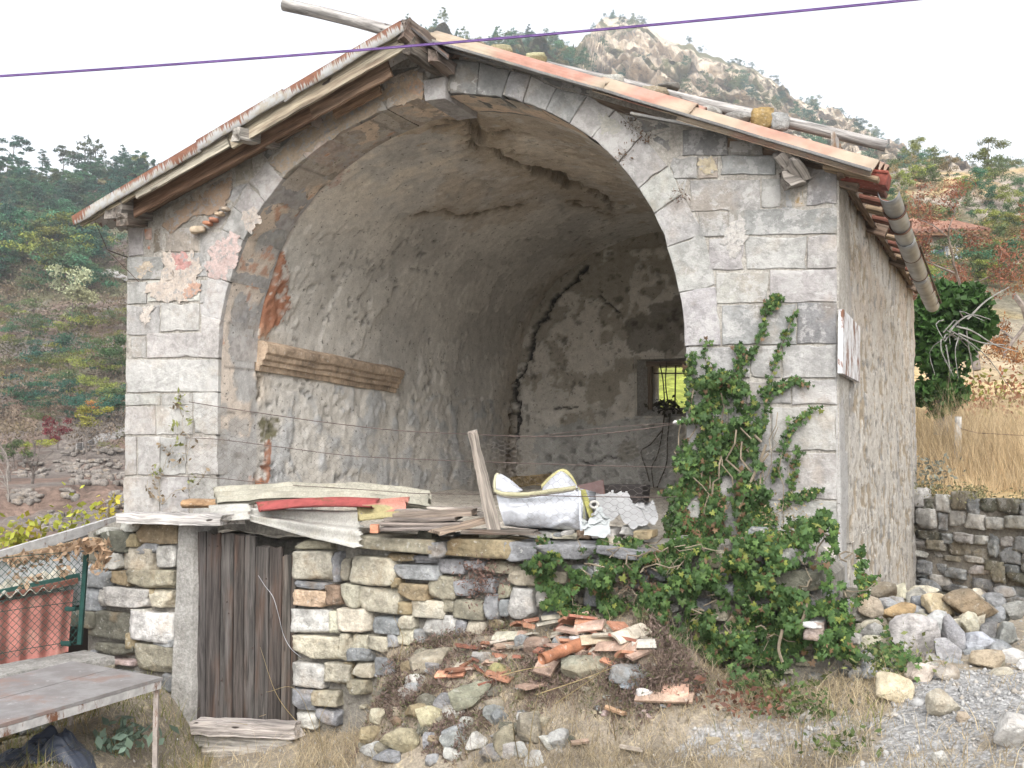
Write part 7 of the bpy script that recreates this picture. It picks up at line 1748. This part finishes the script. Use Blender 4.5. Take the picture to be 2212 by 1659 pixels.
# right-hand foothill bushes
for _ in range(150):
    p = hit(r.uniform(1915, 2300), r.uniform(352, 640), 24)
    if p is not None and p[1] > 24: tree('foothill_bush', ['bush', 'oak'][r.integers(2)], p, r.uniform(.7, 2.0), [OLV, YLG, MDG, (.22, .17, .08)][r.integers(4)], 'yellow green bush on the stony foothill right of the chapel', 'bushes on the foothill', False, 'bush')
for x, y, h_, k, col, lab in [(2135, 372, 2.6, 'oak', (.17, .20, .06), 'round green tree on top of the foothill crest'), (2020, 372, 2.0, 'pine', (.14, .17, .06), 'pointed pine on the foothill crest left of the round tree'), (2165, 380, 1.6, 'bush', (.12, .13, .06), 'dark bush on the foothill crest right of the round tree'), (1985, 352, 2.4, 'oak', (.20, .22, .06), 'yellowish tree at the left end of the foothill crest')]:
    p = hit(x, y, 30); p = p if p is not None else at(x, y, 90); tree('tree', k, p, h_, col, lab)
# far house with a tiled roof behind the red tree
HP_ = hit(2040, 560, 30); HP_ = HP_ if HP_ is not None else at(2040, 560, 60)
HD = HP_[1]
HS = thing('house', 'pale house with a red tiled roof behind the bare reddish tree', 'house', HP_)
def box(name, x0, y0, x1, y1, D0, D1, mat, par, col, **kw):
    a, b = at(x0, y0, D0), at(x1, y1, D0); V = [(a[0], D0, b[2]), (b[0], D0, b[2]), (b[0], D0, a[2]), (a[0], D0, a[2])]; V += [(x, D1, z) for x, _, z in V]
    return obj(name, V, [(0, 1, 2, 3), (7, 6, 5, 4), (0, 4, 5, 1), (1, 5, 6, 2), (2, 6, 7, 3), (3, 7, 4, 0)], mat, par, color=col, **kw)
box('wall', 1950, 505, 2130, 620, HD - .5, HD + 7, M_PLASTER, HS, (.52, .46, .37))
a, b = at(1940, 500, HD - 1.2), at(2140, 494, HD - 1.2); V, Fs = sheet([a + UP * 1.6 + A(0, 5, 0), a, b, b + UP * 1.6 + A(0, 5, 0)], 8, 160, .32, .06, UP, .05); obj('roof', V, Fs, MS_TERRA, HS, color=(.30, .16, .11))
box('fascia', 1940, 500, 2140, 508, HD - 1.1, HD - .6, M_WOOD, HS, (.24, .14, .08))
for x in (1968, 2020, 2072):
    w_ = box('window', x, 532, x + 20, 562, HD - .56, HD - .3, M_FLAT, HS, (.10, .12, .16)); box('shutter', x - 9, 531, x - 1, 563, HD - .60, HD - .5, M_PAINT, w_, (.30, .34, .40)); box('shutter', x + 21, 531, x + 29, 563, HD - .60, HD - .5, M_PAINT, w_, (.30, .34, .40))
# bare reddish tree, ivy-clad tree, straw on the terrace above the retaining wall
bare(2110, 800, 4.3, 20, 'red_leaved_tree', 'bare spreading tree with hanging reddish dead leaves right of the chapel', (.20, .17, .15), .72, 5, .08, (.27, .12, .075), 9000, 11, .032, -.05)
bare(2230, 760, 3.6, 21, 'red_leaved_tree', 'second orange leaved tree at the right edge of the picture', (.20, .17, .15), .62, 5, .09, (.33, .15, .06), 4500, 14, .034, -.15)
IT = thing('ivy_clad_tree', 'dead grey tree smothered in dark green ivy beside the chapel corner', 'tree', at(2035, 925, 16.2))
bl = []
for (x, y, rr_) in [(2040, 660, .42), (2085, 665, .38), (2010, 680, .34), (2110, 700, .32), (2030, 720, .40), (2075, 740, .36), (2015, 770, .34), (2050, 790, .34), (2025, 830, .30), (2055, 850, .28), (2035, 880, .22), (2005, 730, .3), (2100, 650, .3), (2000, 850, .26)]:
    c_ = at(x, y, 16.2); bl.append((*c_, rr_, rr_))
bl = np.array(bl); me_ = crown_mesh('crown', bl, 9000, .062, r, .8, .45); me_.materials.clear(); me_.materials.append(M_LEAF)
me_.transform(Matrix.Translation(-Vector(WLOC[IT]))); place('crown', me_, WLOC[IT], IT, (.045, .10, .022))
mb = MB(); rr = np.random.default_rng(4)
V, Fs = tube([at(2036, 940, 16.2), at(2040, 820, 16.2), at(2060, 720, 16.2), at(2075, 640, 16.2)], [.14, .12, .09, .05], 7); mb.add(V, Fs)
for k in range(13):
    p = at(2060 + rr.normal() * 14, 715 + rr.normal() * 16, 15.6); e = p + A(rr.normal() * .45 + .25, rr.normal() * .2, rr.normal() * .35 - .35); m_ = (p + e) / 2 + rr.normal(size=3) * .1 + UP * .1; V, Fs = tube(spline([p, m_, e], 8), np.linspace(.011, .004, 8), 4); mb.add(V, Fs)
for pts in ([(2050,718),(2070,695),(2100,680),(2140,690)],[(2065,705),(2100,715),(2150,745),(2200,760)],[(2090,690),(2130,650),(2180,620)],[(2070,720),(2120,740),(2170,745)]):
    V, Fs = tube(spline([at(x, y, 15.6) for x, y in pts], 16), np.linspace(.018, .007, 16), 5); mb.add(V, Fs)
mb.obj('trunk', M_BARK, IT, color=(.20, .195, .18))
P = []
while sum(map(len, P)) < 9000:
    X_ = r.uniform(4.6, 12, 4000); Y_ = r.uniform(9.5, 18, 4000); s_ = (X_ - TW0[0]) * TWN[0] + (Y_ - TW0[1]) * TWN[1]
    q = np.stack([X_, Y_, land(X_, Y_)], 1)[(s_ < -.5)]; uv = proj(q); q = q[(uv[:, 0] > 1965) & (uv[:, 0] < 2330) & (fbm(q * A(.8, .8, 0), 3, 141) > .36)]; P.append(q)
P = np.concatenate(P)[:9000]; h = r.normal(.85, .25, len(P)).clip(.3, 1.6) * sstep(.3, 2.2, -((P[:, 0] - TW0[0]) * TWN[0] + (P[:, 1] - TW0[1]) * TWN[1]) ).clip(.25, 1)
for k, c_ in enumerate([(.50, .39, .24), (.41, .32, .20)]):
    i = np.arange(len(P)) % 2 == k; V, Fs = blades(P[i], h[i], r.uniform(.1, .6, i.sum()), np.full(i.sum(), .008), r, 4); obj('tall_dry_grass', V, Fs, M_GRASS, None, color=c_, kind='stuff')
P = []
for _ in range(60):
    t = r.uniform(-.1, TL); p = TW0 + TWD * t - TWN * r.uniform(.0, .35) + UP * 1.84; P.append(p + r.normal(size=(60, 3)) * A(.10, .10, .06))
P = np.concatenate(P); V, Fs = leafquads(P, .022, r, .4); obj('dry_herbs', V, Fs, M_GRASS, None, color=(.21, .20, .10), kind='stuff')
for j, (x, y, col, n_, lab) in enumerate([(2105, 880, (.30, .10, .06), 260, 'reddish shrub behind the tall straw'), (2185, 850, (.28, .13, .07), 260, 'russet shrub at the right edge behind the straw'), (2140, 850, (.22, .22, .05), 200, 'yellow green shrub behind the tall straw'), (2010, 1025, (.20, .21, .17), 220, 'grey green shrub on top of the retaining wall')]):
    c_ = at(x, y, 18.5 if j < 3 else 13.2); P = c_ + r.normal(size=(n_, 3)) * (A(.4, .4, .22) if j < 3 else A(.14, .14, .12)); V, Fs = leafquads(P, .05 if j < 3 else .03, r, .5); sh = thing('shrub', lab, 'shrub', c_); obj('crown', V, Fs, M_LEAF, sh, color=col, kind='stuff')
V, Fs = tube([at(2068, 1000, 15.0), at(2070, 900, 15.0)], [.055, .05], 8); obj('fence_post', V, Fs, M_BARK, None, color=(.42, .41, .39), label='grey wooden post standing in the tall dry grass', cat='post')
V, Fs = tube([at(2072, 925, 15.0), at(2110, 935, 14.6), at(2230, 942, 14)], .006, 4); obj('fence_wire', V, Fs, M_IRON, None, color=(.15, .10, .08), label='rusty wire running from the grey post through the straw', cat='wire')
# footpath scar across the far slope
a = [hit(x, y) for x, y in ((168, 590), (200, 597), (240, 604), (300, 612))]; vv = []
for p in spline(a, 24): z_ = lambda dx: float(land(p[0], p[1] + dx)); vv += [(p[0], p[1] - .5, z_(-.5) + .35), (p[0], p[1] + .8, z_(.8) + .35)]
obj('path', vv, grid_faces(24, 2), M_FLAT, None, color=(.36, .34, .33), kind='structure')
# ------------------------------------------------------------------ valley haze
hm = bpy.data.materials.new('haze'); hm.use_nodes = True; ht = hm.node_tree; ht.nodes.clear()
vo = ht.nodes.new('ShaderNodeOutputMaterial'); pv = ht.nodes.new('ShaderNodeVolumePrincipled')
pv.inputs['Color'].default_value = (.93, .96, 1.0, 1); pv.inputs['Density'].default_value = .0009; pv.inputs['Anisotropy'].default_value = .2
ht.links.new(pv.outputs[0], vo.inputs['Volume'])
hv = np.array([(x, y, z) for z in (-11, 235) for x, y in ((-930, -930), (930, -930), (930, 930), (-930, 930))], float)
obj('haze', hv, [(3, 2, 1, 0), (4, 5, 6, 7), (0, 1, 5, 4), (1, 2, 6, 5), (2, 3, 7, 6), (3, 0, 4, 7)], hm, None, kind='stuff')
